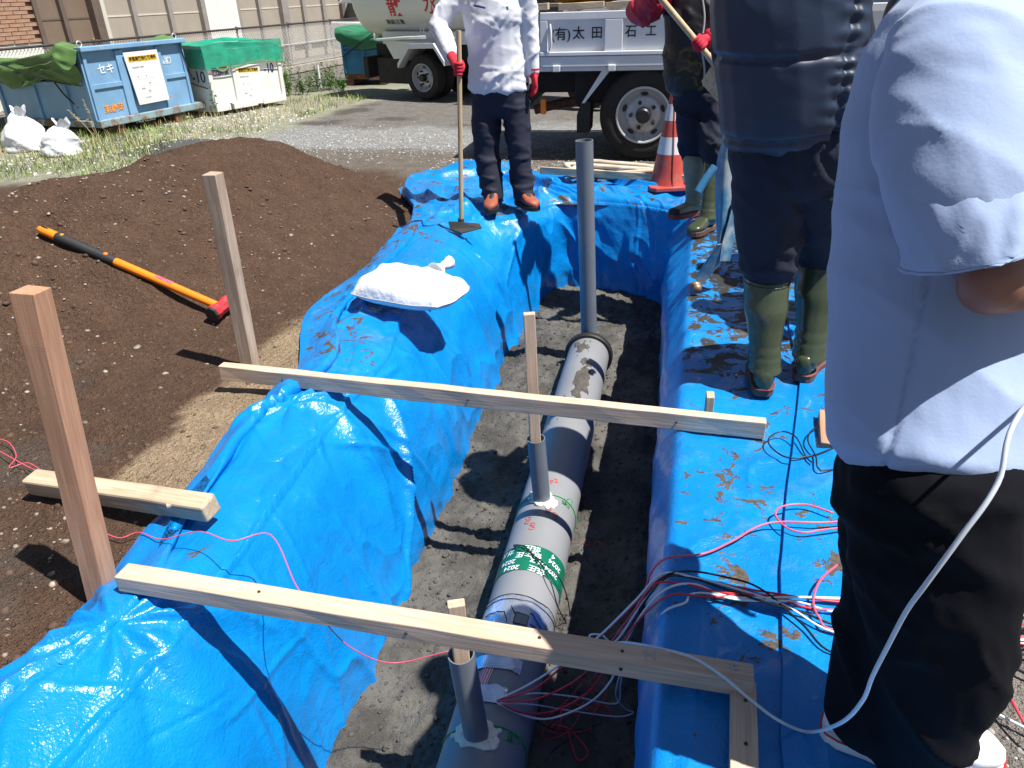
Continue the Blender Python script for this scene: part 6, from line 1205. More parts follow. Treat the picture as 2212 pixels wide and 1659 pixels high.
def boot(parent, heel, fwd, top, L, W, rtop, rank, mat, sole_mat, stripe=None, toe_cap=None, side=(1, 0, 0)):
    o, _ = shoe(parent, heel, fwd, L, W, 0.085, mat, sole_mat, stripe, toe_cap, 'boot', 0.028)
    f = unit([fwd[0], fwd[1], 0]); an = np.asarray(heel)+f*L*0.26+np.array([0, 0, 0.09]); top = np.asarray(top, float); N = 16
    m = MB(); m2 = MB(); pts = []; ra = []; n = 28; th = np.arange(n)*2*math.pi/n; rings = []; a_ = unit(np.asarray(side) - 0); b_ = np.array([-a_[1], a_[0], 0])
    for k in range(26):
        s = k/25; c = an + (top-an)*s - f*0.0; r_ = np.interp(s, [0, 0.15, 0.35, 0.7, 1.0], [rank*1.05, rank, rank*1.02, rtop*0.99, rtop]); w_ = 0.003*math.sin(s*60) if s < 0.30 else 0.0012*math.sin(s*22)
        rings.append(c + (r_+w_)*np.cos(th)[:, None]*a_ + (r_*1.10+w_)*np.sin(th)[:, None]*b_)
    rings.append(top + (rtop-0.006)*np.cos(th)[:, None]*a_ + (rtop-0.006)*1.1*np.sin(th)[:, None]*b_); rings.append(rings[-1]-np.array([0, 0, 0.08]))
    m.loft(rings, False); m.build('shaft', mat, o, smooth=60)
    m = MB(); m.tube(np.concatenate([rings[24], rings[24][:1]]), 0.004, 6); m.build('top_rim', mat, o, smooth=180)
    return o
def folds(V, N, amp, sc, dirv, seed, stretch=4.0):
    d = unit(dirv); al = V @ d; pr = V - al[:, None]*d; q = pr*sc/stretch*1.0 + np.outer(al*sc, d)
    w = np.stack([vn(V*sc*0.4, seed), vn(V*sc*0.4, seed+1), vn(V*sc*0.4, seed+2)], -1); n_ = fbm(q + 0.6*w, 3, seed+5)
    return amp*(np.clip(1-np.abs(n_)*3.2, 0, 1)**1.6 - 0.25)
def head_mesh(m, c, f, r=0.098):
    f = unit(f); s = np.array([-f[1], f[0], 0]); z = np.array([0, 0, 1.0]); ball(m, c+z*0.02, (r*0.88, r*0.98, r*1.06), 20); ball(m, c+f*0.022-z*0.055, (r*0.66, r*0.66, r*0.72), 16)
    limb(m, [c+f*0.086+z*0.010, c+f*0.108-z*0.022, c+f*0.098-z*0.034], [0.009, 0.016, 0.011], None, s, 10)
    for q in (-1, 1): ball(m, c+s*q*r*0.92-z*0.005, (0.022, 0.022, 0.032), 10); ball(m, c+f*0.078+s*q*0.034+z*0.016, 0.014, 8)
    limb(m, [c+f*0.084-s*0.026-z*0.062, c+f*0.094-z*0.060, c+f*0.084+s*0.026-z*0.062], [0.007, 0.010, 0.007], None, z, 8)
def hair_mesh(parent, c, f, r=0.104):
    f = unit(f); z = np.array([0, 0, 1.0]); m = MB(); ball(m, c+z*0.035-f*0.012, (r*0.93, r*1.0, r*1.03), 20); ball(m, c-f*0.04-z*0.01, (r*0.80, r*0.80, r*0.9), 16)
    blob_obj('hair', m, mt['hair'], parent, 0.008, 2, lambda V, N: 0.006*fbm(V*50, 2, 3))

# ---------------------------------------------------------------- A  worker with the hoe (front view, far end)
Ya = 5.50; J = lambda x, y, dy=0.0: atY(x, y, Ya+dy)
zt = 0.075; fa = G(1062, 452, zt); fb = G(1128, 446, zt)
pA = thing('person', ((fa[0]+fb[0])/2, Ya, zt), 'person in white polo shirt and navy trousers with red gloves holding a hoe', 'person')
hipR, hipL = J(1050, 218), J(1114, 218); knR, knL = J(1052, 335, -0.03), J(1122, 333, -0.02); anR = fa + [0, 0.10, 0.07]; anL = fb + [0.0, 0.06, 0.07]
m = MB(); limb(m, [J(1081, 172), J(1081, 205), J(1082, 236)], [0.205, 0.205, 0.175], [0.135, 0.14, 0.125])
limb(m, [hipR, (hipR+knR)/2, knR, (knR+anR)/2, anR+[0, 0, -0.02]], [0.108, 0.105, 0.096, 0.090, 0.078], [0.118, 0.112, 0.098, 0.094, 0.085]); limb(m, [hipL, (hipL+knL)/2, knL, (knL+anL)/2, anL+[0, 0, -0.02]], [0.103, 0.096, 0.084, 0.082, 0.079], [0.118, 0.112, 0.096, 0.094, 0.088])
blob_obj('trousers', m, mt['cloth_navy'], pA, 0.012, 4, lambda V, N: folds(V, N, 0.012, 9, (0.25, 0, 1), 501)*np.interp(V[:, 2], [0.05, 0.30, 0.55, 0.8, 0.95], [1.5, 1.3, 0.8, 0.8, 0.4]))
shR, shL = J(990, -22), J(1134, -22); elR, elL = J(948, 52, -0.06), J(1146, 68, 0.0); wrR, wrL = J(975, 120, -0.24), J(1153, 158, -0.02)
m = MB(); tors = [J(1077, 192), J(1076, 150), J(1072, 90), J(1066, 30), J(1062, -15), J(1062, -34)]; limb(m, tors, [0.225, 0.215, 0.205, 0.222, 0.205, 0.11], [0.150, 0.145, 0.140, 0.145, 0.12, 0.085])
limb(m, [shR+[0.04, 0, 0], shR, (shR+elR)/2, elR, (elR+wrR)/2, wrR], [0.075, 0.078, 0.070, 0.064, 0.056, 0.046]); limb(m, [shL+[-0.04, 0, 0], shL, (shL+elL)/2, elL, (elL+wrL)/2, wrL], [0.075, 0.076, 0.066, 0.060, 0.052, 0.044])
shirtA = blob_obj('polo_shirt', m, mt['cloth_white'], pA, 0.011, 3, lambda V, N: folds(V, N, 0.011, 7, (0.7, 0.2, -0.7), 511) + folds(V, N, 0.005, 14, (0.3, 0, 1), 521))
m = MB(); a_ = J(1024, 12, -0.20); limb(m, [a_, J(1035, 14, -0.21), J(1048, 17, -0.21)], [0.006, 0.007, 0.006], None, (0, 0, 1), 8); m.build('pocket_zip', mt['navy_print'], shirtA)
m = MB(); m.add([J(1093, 14, -0.185), J(1098, 14, -0.185), J(1098, 22, -0.185), J(1094, 22, -0.185)], [(0, 3, 2, 1)]); m.build('green_emblem', mt['cord_green'], shirtA)
m = MB(); hcA = J(1060, -84, -0.02); head_mesh(m, hcA, (0.1, -1, 0)); limb(m, [J(1062, -20), hcA+[0, 0.01, -0.08]], [0.062, 0.055]); limb(m, [J(1077, 180), J(1070, 60), J(1062, -15)], [0.17, 0.17, 0.12], [0.11, 0.11, 0.09]); limb(m, [shR, elR, wrR], [0.045, 0.040, 0.030]); limb(m, [shL, elL, wrL], [0.045, 0.040, 0.030]); limb(m, [hipR, knR, anR], [0.075, 0.055, 0.04]); limb(m, [hipL, knL, anL], [0.075, 0.055, 0.04]); limb(m, [hipR, J(1081, 195), hipL], [0.08, 0.1, 0.08])
blob_obj('body', m, mt['skin'], pA, 0.010, 3); hair_mesh(pA, hcA, (0.1, -1, 0))
# hoe first: the glove closes on its handle
h0 = G(997, 497, 0.05); h1 = over(h0, 991, 66); hoe = thing('hoe', h0, 'long handled hoe standing on the sheet in the red glove of the white shirted worker', 'hoe')
m = MB(); hs2 = [h0+(h1-h0)*f for f in np.linspace(0.0, 1, 14)]; m.tube(hs2, 0.0155, 14); m.build('handle', mt['handle'], hoe, smooth=60)
m = MB(); hb = h0 + np.array([0, 0, 0.03]); m.add([hb+[-0.09, 0.0, 0.03], hb+[-0.02, -0.02, 0.035], hb+[0.14, -0.03, 0.028], hb+[0.155, -0.05, 0.005], hb+[0.02, -0.07, -0.03], hb+[-0.07, -0.04, -0.01]] + [hb+[-0.09, 0.0, 0.024], hb+[-0.02, -0.02, 0.029], hb+[0.14, -0.03, 0.022], hb+[0.155, -0.05, -0.001], hb+[0.02, -0.07, -0.036], hb+[-0.07, -0.04, -0.016]], [(0, 5, 4, 3, 2, 1), (6, 7, 8, 9, 10, 11)] + [(i, (i+1) % 6, 6+(i+1) % 6, 6+i) for i in range(6)]); m.tube([hb+[0, 0, -0.02], hb+[0, 0, 0.05]], 0.022, 12); m.build('blade', mt['hoe_metal'], hoe)
gc_ = h0 + (h1-h0)*np.interp(141, [66, 497], [1, 0]); m = MB(); grip_fist(m, gc_, h1-h0, wrR-gc_ + [-0.02, 0.03, 0], 0.0165, wrR, 0.0105); blob_obj('glove', m, mt['glove_red'], pA, 0.0045, 2)
m = MB(); open_hand(m, wrL, J(1157, 205, -0.03)-wrL, (-0.8, -0.5, 0), 1, 0.17, 0.45, 0.0105); limb(m, [wrL+[0, 0, 0.03], wrL+[0, 0, -0.02]], [0.040, 0.034]); gl = blob_obj('glove', m, mt['glove_red'], pA, 0.0045, 2)
for ft, fw in ((fa + [0.0, 0.16, -0.005], (0.03, -1, 0)), (fb + [-0.055, 0.10, -0.005], (0.62, -0.72, 0))):
    s_, rg = shoe(pA, ft, fw, 0.285, 0.108, 0.100, mt['shoe_orange'], mt['shoe_black'], None, None, 'shoe', 0.028); f_ = unit(fw); z = np.array([0, 0, 1.0]); m = MB()
    limb(m, [ft+f_*0.115+z*0.118, ft+f_*0.165+z*0.098, ft+f_*0.205+z*0.078], [0.020, 0.018, 0.014], [0.010, 0.008, 0.006], (-f_[1], f_[0], 0)); m.build('tongue', mt['shoe_black'], s_, smooth=180); m = MB(); m.lathe([(0.001, 0.012), (0.013, 0.010), (0.015, 0.0)], ft+f_*0.128+z*0.122, unit(f_*0.5+z), 14); m.build('lace_dial', mt['shoe_black'], s_)

# ---------------------------------------------------------------- B  worker with the shovel
Yb = 5.38; J = lambda x, y, dy=0.0: atY(x, y, Yb+dy)
pB = thing('person', (0.32, Yb, 0.05), 'person in black camouflage jacket with red sleeves and khaki rubber boots holding a shovel', 'person')
heelB = G(1516, 462, 0.045); toeB = G(1446, 474, 0.045); heelB2 = G(1540, 492, 0.045); bt1 = J(1501, 333, 0.02); bt2 = J(1548, 345, -0.18)
f1 = toeB-heelB; boot(pB, heelB, f1, bt1, 0.285, 0.105, 0.082, 0.062, mt['boot_pale'], mt['sole_red'], None, mt['shoe_black'])
boot(pB, heelB2, (0.25, -1, 0) if False else (-0.5, -0.75, 0), bt2, 0.28, 0.105, 0.080, 0.062, mt['boot'], mt['sole'], None, None)  # second boot takes the dark green material: its shade put into the colour
m = MB(); hr, hl = J(1494, 225), J(1546, 225); limb(m, [J(1521, 170), J(1521, 205), J(1521, 240)], [0.19, 0.20, 0.17], [0.135, 0.14, 0.12]); limb(m, [hr, (hr+bt1)/2, bt1+[0, 0, 0.03], bt1+[0, 0, -0.03]], [0.112, 0.118, 0.100, 0.075], [0.12, 0.125, 0.105, 0.075]); limb(m, [hl, (hl+bt2)/2, bt2+[0, 0, 0.03], bt2+[0, 0, -0.03]], [0.112, 0.118, 0.100, 0.075], [0.12, 0.125, 0.105, 0.075])
blob_obj('trousers', m, mt['cloth_navy2'], pB, 0.012, 3, lambda V, N: folds(V, N, 0.022, 9, (0.5, 0, 0.9), 601))
tj = NT('camouflage_jacket'); c = tj.coord('Object'); n1 = tj.noise(c, 9, 3, 0.5, 1.5); n2 = tj.noise(c, 13, 3, 0.5, 1.0); g_ = tj.node('ShaderNodeNewGeometry'); sp = tj.node('ShaderNodeSeparateXYZ'); tj.link(g_.outputs['Position'], sp.inputs[0]); low = tj.ramp(sp.outputs['Z'], 1.12, 1.18, True)
cam_ = tj.mix(tj.ramp(n1, 0.55, 0.60), (0.020, 0.017, 0.014), (0.11, 0.085, 0.018)); cam_ = tj.mix(tj.ramp(n2, 0.57, 0.62), cam_, (0.055, 0.042, 0.030)); tj.out(tj.mix(low, (0.011, 0.011, 0.014), cam_), 0.55, tj.bump(tj.noise(c, 22, 4), 0.4, 0.008), 0.4)
m = MB(); limb(m, [J(1508, 186), J(1508, 140), J(1508, 80), J(1510, 20), J(1512, -20), J(1512, -42)], [0.205, 0.225, 0.215, 0.222, 0.20, 0.11], [0.155, 0.165, 0.155, 0.155, 0.13, 0.09])
shr, shl = J(1452, -26), J(1572, -26); elr, ell = J(1383, 26, -0.10), J(1592, 72, -0.06); wrr, wrl = J(1412, -14, -0.30), J(1532, 84, -0.28)
jk = blob_obj('jacket', m, tj.m, pB, 0.012, 3, lambda V, N: folds(V, N, 0.016, 8, (0.6, 0, 0.6), 611))
m = MB(); pts_ = [J(1519+3*math.sin(k*0.9), 186-k*17, -0.20-0.012*math.sin(k*0.5)) for k in range(13)]; m.tube(spline(pts_, 60), 0.006, 6); m.build('zip', mt['grey_print'], jk)
m = MB(); limb(m, [shr+[0.05, 0, 0], shr, (shr+elr)/2+[0, 0, -0.01], elr, (elr+wrr)/2+[0, 0, -0.01], wrr], [0.085, 0.085, 0.088, 0.085, 0.072, 0.048]); blob_obj('sleeve', m, mt['red_sleeve'], pB, 0.011, 3, lambda V, N: folds(V, N, 0.018, 11, (0.8, 0, 0.3), 621))
m = MB(); limb(m, [shl+[-0.05, 0, 0], shl, (shl+ell)/2, ell, (ell+wrl)/2, wrl], [0.08, 0.08, 0.076, 0.068, 0.062, 0.050]); blob_obj('sleeve', m, mt['red_sleeve'], pB, 0.011, 3, lambda V, N: folds(V, N, 0.014, 11, (1, 0, 0.1), 623))
m = MB(); hcB = J(1505, -92, -0.03); head_mesh(m, hcB, (-0.4, -1, 0)); limb(m, [J(1512, -30), hcB+[0, 0.01, -0.08]], [0.062, 0.055]); limb(m, [J(1516, 190), J(1510, 60), J(1512, -20)], [0.15, 0.16, 0.12], [0.11, 0.11, 0.09]); limb(m, [shr, elr, wrr], [0.045, 0.040, 0.030]); limb(m, [shl, ell, wrl], [0.045, 0.040, 0.030]); limb(m, [hr, bt1, heelB+f1*0.26+[0, 0, 0.1]], [0.075, 0.055, 0.04]); limb(m, [hl, bt2, heelB2+[-0.04, -0.05, 0.1]], [0.075, 0.055, 0.04]); limb(m, [hr, J(1521, 200), hl], [0.08, 0.1, 0.08])
blob_obj('body', m, mt['skin'], pB, 0.010, 3); hair_mesh(pB, hcB, (-0.4, -1, 0))
sv0 = J(1412, -22, -0.36); sv1 = J(1556, 152, -0.36); sp_ = thing('shovel', sv1, 'shovel with wooden shaft held slantwise in red gloves', 'shovel')
m = MB(); m.tube([sv0-(sv1-sv0)*0.25, sv0, (sv0+sv1)/2, sv1], 0.0185, 14); m.build('shaft', mt['handle'], sp_, smooth=60); dv = unit(sv1-sv0); bl = []
tipc = sv1 + dv*0.0
for s, w_ in ((-0.055, 0.028), (-0.03, 0.115), (0.0, 0.122), (0.12, 0.120), (0.20, 0.100), (0.26, 0.05), (0.28, 0.006)):
    sd_ = unit(np.cross(dv, (0.1, -1, 0.25))); nm_ = unit(np.cross(dv, sd_)); bl.append([tipc + dv*s + sd_*w_*q + nm_*(0.035*q*q*(w_/0.12)) for q in np.linspace(-1, 1, 9)])
m = MB(); bl = np.array(bl); m.grid(bl); m.build('blade', mt['spade_metal'], sp_, smooth=60); m = MB(); m.tube([sv1-dv*0.12, sv1-dv*0.05, sv1+dv*0.03], [0.021, 0.023, 0.012], 12); m.build('socket', mt['spade_metal'], sp_, smooth=60)
def on_shaft(x): return sv0 + (sv1-sv0)*((x-1412)/(1556-1412))
m = MB(); c_ = on_shaft(1508); grip_fist(m, c_, dv, wrl-c_+[0.03, 0.04, 0], 0.019, wrl, 0.011); blob_obj('glove', m, mt['glove_red'], pB, 0.0045, 2)
m = MB(); c_ = on_shaft(1418); grip_fist(m, c_, dv, wrr-c_+[-0.02, 0.05, 0.0], 0.019, wrr, 0.011); blob_obj('glove', m, mt['glove_red'], pB, 0.0045, 2)

# ---------------------------------------------------------------- C  man in the quilted vest (back view)
Yc = 2.86; J = lambda x, y, dy=0.0: atY(x, y, Yc+dy)
pC = thing('person', (0.55, Yc, 0.04), 'person seen from behind in dark padded vest, baggy navy trousers and green rubber boots', 'person')
h1c = G(1647, 858, 0.045); h2c = G(1728, 826, 0.045); t1c = J(1656, 598, 0.03); t2c = J(1772, 560, 0.20)
boot(pC, h1c, (0.05, 1, 0), t1c, 0.285, 0.112, 0.086, 0.062, mt['boot'], mt['sole'], mt['sole_red']); boot(pC, h2c, (0.45, 1, 0), t2c, 0.285, 0.112, 0.086, 0.062, mt['boot'], mt['sole'], mt['sole_red'], side=(1, 0.3, 0))
m = MB(); hl_, hr_ = J(1664, 345), J(1762, 345, 0.02); limb(m, [J(1712, 285), J(1713, 330), J(1713, 390)], [0.222, 0.225, 0.195], [0.15, 0.155, 0.14]); limb(m, [hl_, (hl_+t1c)/2+[0, 0.02, 0], t1c+[0, 0, 0.075], t1c+[0, 0, 0.01], t1c+[0, 0, -0.05]], [0.125, 0.128, 0.112, 0.095, 0.070], [0.14, 0.14, 0.12, 0.10, 0.070]); limb(m, [hr_, (hr_+t2c)/2+[0.0, 0, 0], t2c+[0, 0, 0.075], t2c+[0, 0, 0.01], t2c+[0, 0, -0.05]], [0.122, 0.122, 0.108, 0.095, 0.070], [0.14, 0.14, 0.12, 0.10, 0.070])
trc = blob_obj('trousers', m, mt['cloth_navy2'], pC, 0.011, 3, lambda V, N: folds(V, N, 0.014, 8, (0.6, 0, 0.8), 701))
m = MB(); vt = [J(1714, 296), J(1713, 270), J(1712, 180), J(1706, 90), J(1702, 0), J(1700, -70), J(1700, -115)]; limb(m, vt, [0.222, 0.244, 0.246, 0.250, 0.250, 0.225, 0.14], [0.175, 0.195, 0.20, 0.20, 0.19, 0.16, 0.11], dense=10)
def quilt(V, N):
    z = V[:, 2]; x = V[:, 0]; lines = np.array([J(1700, 284)[2], J(1700, 108)[2], J(1700, -75)[2]]); d = np.min(np.abs(z[:, None] + 0.02*np.sin(x*6)[:, None] - lines), axis=1); q = -0.014*np.exp(-(d/0.011)**2)
    sx = J(1822, 150)[0]; ds = np.abs(x - sx - 0.02*np.sin(z*4)); ms = N[:, 1] < 0.1; q = q - 0.018*np.exp(-(ds/0.012)**2)*ms
    puck = 0.006*np.sin(z*130 + 3*vn(V*9, 3))*np.exp(-(ds/0.045)**2)*ms + 0.002*np.sin(x*90+4*vn(V*8, 5))*np.exp(-(d/0.02)**2)
    big = folds(V, N, 0.020, 8, (0.45, 0, 0.85), 711)*sstep(J(1690, 150)[0], J(1760, 150)[0], x)*sstep(1.28, 1.15, z)
    return q + puck + big + folds(V, N, 0.004, 4, (0.3, 0, 1), 713)
vst = blob_obj('padded_vest', m, mt['vest'], pC, 0.009, 2, quilt)
m = MB(); shl_, shr_ = J(1602, -60), J(1815, -60); ell_, elr_ = J(1574, 110, 0.06), J(1850, 110, 0.06); wrl_, wrr_ = J(1600, 150, 0.34), J(1790, 150, 0.34)
limb(m, [shl_+[0.05, 0, 0], shl_, (shl_+ell_)/2, ell_, (ell_+wrl_)/2, wrl_], [0.075, 0.078, 0.070, 0.064, 0.055, 0.045]); slv = blob_obj('sleeve', m, mt['cloth_navy2'], pC, 0.011, 3, lambda V, N: folds(V, N, 0.010, 12, (0.2, 0, 1), 721))
m = MB(); limb(m, [shr_+[-0.05, 0, 0], shr_, (shr_+elr_)/2, elr_, (elr_+wrr_)/2, wrr_], [0.075, 0.078, 0.070, 0.064, 0.055, 0.045]); blob_obj('sleeve', m, mt['cloth_navy2'], pC, 0.011, 3, lambda V, N: folds(V, N, 0.010, 12, (0.2, 0, 1), 723))
m = MB(); hcC = J(1700, -225, 0.16); head_mesh(m, hcC, (0, 1, 0)); limb(m, [J(1700, -90), hcC+[0, -0.01, -0.08]], [0.066, 0.058]); limb(m, [J(1713, 300), J(1706, 90), J(1700, -80)], [0.18, 0.20, 0.14], [0.12, 0.13, 0.10])
for w_, e_, s_, p_ in ((wrl_, ell_, shl_, 1), (wrr_, elr_, shr_, -1)): limb(m, [s_, e_, w_], [0.05, 0.042, 0.030]); open_hand(m, w_, (0.5*p_, 0.6, 0.1), (0, 0, -1), p_, 0.18, 0.5)
limb(m, [hl_, t1c, h1c+[0, 0.07, 0.1]], [0.08, 0.055, 0.04]); limb(m, [hr_, t2c, h2c+[0.03, 0.06, 0.1]], [0.08, 0.055, 0.04]); limb(m, [hl_, J(1713, 330), hr_], [0.09, 0.1, 0.09])
blob_obj('body', m, mt['skin'], pC, 0.009, 3); hair_mesh(pC, hcC, (0, 1, 0))

# ---------------------------------------------------------------- D  person in the pale blue T-shirt (right foreground, seen from the side)
ff = unit([0.955, -0.30, 0]); ll = np.array([-ff[1], ff[0], 0]); Z = np.array([0, 0, 1.0])
D0 = 1.32
pD = thing('person', (0.55, 1.30, 0), 'person close by in pale blue T-shirt, black trousers and white canvas shoes', 'person')
def Q(x, y, d=D0): return atD(x, y, d)
hemc = Q(2012, 978); tc = [hemc, Q(2010, 860), Q(2014, 640), Q(2026, 420), Q(2045, 200), Q(2066, 70), Q(2080, -10)]
shN = Q(2080, 90, 1.09); elN = Q(2138, 618, 1.07)
m = MB(); limb(m, [tc[5]-Z*0.03, (tc[5]+shN)/2-Z*0.008, shN-Z*0.012, Q(2072, 230, 1.085), Q(2090, 390, 1.067), Q(2112, 490, 1.058)], [0.078, 0.090, 0.104, 0.118, 0.111, 0.088], [0.072, 0.078, 0.083, 0.088, 0.085, 0.070], side=ff, n=32); limb(m, [p for p in tc], [0.178, 0.177, 0.172, 0.168, 0.160, 0.125, 0.080], [0.205, 0.195, 0.185, 0.188, 0.188, 0.165, 0.095], side=ff, dense=10, n=36)
shF = shN + ll*0.42; elF = shF + (elN-shN) + ff*0.05; limb(m, [tc[5]+ll*0.15, shF, shF+(elF-shF)*0.3, shF+(elF-shF)*0.78], [0.080, 0.098, 0.100, 0.106], [0.085, 0.09, 0.09, 0.09], side=ff, n=28)
zh = hemc[2]
def tee_fold(V, N):
    q = folds(V, N, 0.0065, 5, (0.5, 0.1, 0.55), 801, 5.0) + folds(V, N, 0.002, 9, (0.75, 0, 0.4), 803)
    q = q*sstep(zh-0.03, zh+0.10, V[:, 2])
    q = q - 0.005*np.exp(-(((V-Q(1964, 800, 1.12)) @ ff)/0.0035)**2)*(V[:, 2] < 1.10)*(V[:, 2] > zh+0.03)*(N @ -ll > 0.3)
    return q
def hem_slope(V):
    k = sstep(zh+0.22, zh+0.02, V[:, 2]); V = V.copy(); V[:, 2] -= k*np.clip(((V-hemc) @ ff)/0.17, -1.1, 1.2)*0.030; return V
tee = blob_obj('t_shirt', m, mt['tee'], pD, 0.0075, 4, tee_fold, warp=hem_slope)
# near sleeve: a loose tube with a stitched, slanting hem
cen = [Q(2072, 40, 1.20), Q(2070, 120, 1.12), Q(2072, 230, 1.085), Q(2092, 400, 1.065), Q(2118, 520, 1.055), Q(2124, 543, 1.055)]; rA = [0.050, 0.080, 0.106, 0.110, 0.096, 0.094]; rB = [0.045, 0.062, 0.078, 0.084, 0.080, 0.079]
q = spline(np.concatenate([np.array(cen), np.array(rA)[:, None], np.array(rB)[:, None]], 1), 60); rings = []; th = np.arange(72)*2*math.pi/72; nr = len(q)
for k in range(nr):
    f = k/(nr-1); c_, a_, b_ = q[k, :3], q[k, 3], q[k, 4]; til = 0.42*sstep(0.45, 1.0, f)
    pt = c_ + a_*np.cos(th)[:, None]*ff + b_*np.sin(th)[:, None]*ll + (til*a_*np.cos(th))[:, None]*Z
    w_ = 0.008*np.clip(1-np.abs(fbm(np.stack([np.cos(th)*1.6+f*0.9, np.sin(th)*1.6+f*1.3, 0*th+f*0.7], -1), 3, 831))*3, 0, 1)**1.5 + 0.004*fbm(np.stack([np.cos(th)*3, np.sin(th)*3, 0*th+f*5], -1), 2, 833) - 0.0022*math.exp(-((f-0.915)/0.007)**2)
    nrm_ = (np.cos(th)[:, None]*ff + np.sin(th)[:, None]*ll); rings.append(pt + nrm_*w_[:, None])
inner = [r_ + (q[k, :3]-r_)*0.035 for k, r_ in list(enumerate(rings))[::-1]]
m = MB(); m.loft(rings + inner[:40], False); m.build('sleeve', mt['tee'], pD, smooth=70)
m = MB(); wrN = Q(2420, 560, 1.10); limb(m, [shN-Z*0.10, (shN+elN)/2, elN+[0, 0, 0.03], elN, elN+(wrN-elN)*0.25, (elN+wrN)/2, wrN], [0.048, 0.050, 0.047, 0.043, 0.046, 0.042, 0.029], None, ff, 20)
grip_fist(m, wrN+ff*0.075+Z*0.01, Z*1.0+ff*0.2, -ff, 0.008, wrN, 0.0085); wrF = wrN + ll*0.30 + Z*0.02; limb(m, [shF, elF, wrF], [0.05, 0.043, 0.029], None, ff); open_hand(m, wrF, ff, -Z, 1, 0.18, 0.4)
hcD = tc[-1] + Z*0.24 + ff*0.02; head_mesh(m, hcD, ff); limb(m, [tc[-1]-Z*0.03, hcD-Z*0.08], [0.06, 0.055]); limb(m, tc, [0.12, 0.12, 0.12, 0.12, 0.12, 0.09, 0.05], [0.14, 0.14, 0.14, 0.14, 0.14, 0.12, 0.06], side=ff)
heelR = G(1872, 1655, 0.0); heelR = np.array([heelR[0], heelR[1], 0.03]); heelL = np.array([0.385, 1.30, 0.05]); heelL = G(1772, 1575, 0.05)
hpN = Q(2010, 1040, 1.24); hpF = hpN + ll*0.17; knN = hpN*0.5 + (heelR+ff*0.08)*0.5 + ff*0.03; knF = hpF*0.5+heelL*0.5+ff*0.06; anN = heelR+ff*0.07+Z*0.09; anF = heelL+ff*0.08+Z*0.09
limb(m, [hpN, knN, anN], [0.09, 0.06, 0.045]); limb(m, [hpF, knF, anF], [0.09, 0.06, 0.045]); limb(m, [hpN, (hpN+hpF)/2, hpF], [0.1, 0.1, 0.1])
blob_obj('body', m, mt['skin_tan'], pD, 0.008, 3); hair_mesh(pD, hcD, ff)
m = MB(); limb(m, [Q(2008, 930), Q(2005, 1020), Q(1998, 1110)], [0.145, 0.150, 0.150], [0.175, 0.18, 0.18], side=ff); limb(m, [hpN+Z*0.02, (hpN+knN)/2, knN, (knN+anN)/2, anN-Z*0.02], [0.135, 0.135, 0.122, 0.108, 0.092], [0.12, 0.12, 0.115, 0.105, 0.092], side=ff); limb(m, [hpF+Z*0.02, (hpF+knF)/2, knF, (knF+anF)/2, anF-Z*0.02], [0.135, 0.135, 0.122, 0.108, 0.09], [0.12, 0.12, 0.115, 0.105, 0.092], side=ff)
blob_obj('trousers', m, mt['cloth_black'], pD, 0.010, 4, lambda V, N: folds(V, N, 0.013, 7, (0.5, 0, 0.8), 811))
shoe(pD, heelR, np.array([1.0, 0.12, 0]), 0.265, 0.098, 0.095, mt['sneaker'], mt['sneaker'], mt['red_print'], None); shoe(pD, heelL, ff, 0.265, 0.098, 0.09, mt['sneaker'], mt['sneaker'], mt['red_print'], None)
# white cable held by this person, hanging down and running into the trench
pts = [wrN+ff*0.075, Q(2225, 865, 0.98), Q(2155, 1044, 0.97), Q(2075, 1160, 0.99), Q(2000, 1262, 1.03), Q(1958, 1320, 1.07), Q(1918, 1395, 1.13), Q(1885, 1460, 1.20), Q(1862, 1515, 1.27), Q(1815, 1562, 1.36), G(1745, 1581, 0.06), G(1680, 1555, 0.075), G(1620, 1510, 0.085), G(1560, 1460, 0.12), G(1500, 1422, 0.12), G(1430, 1402, 0.10), G(1350, 1388, 0.0), G(1310, 1395, -0.10)]
m = MB(); m.tube(spline(pts, 160), 0.0036, 8); tag(m.build('white_cable', mt['cable_grey'], smooth=180), 'long white cable hanging from the near person and crossing the near board into the trench', 'cable')

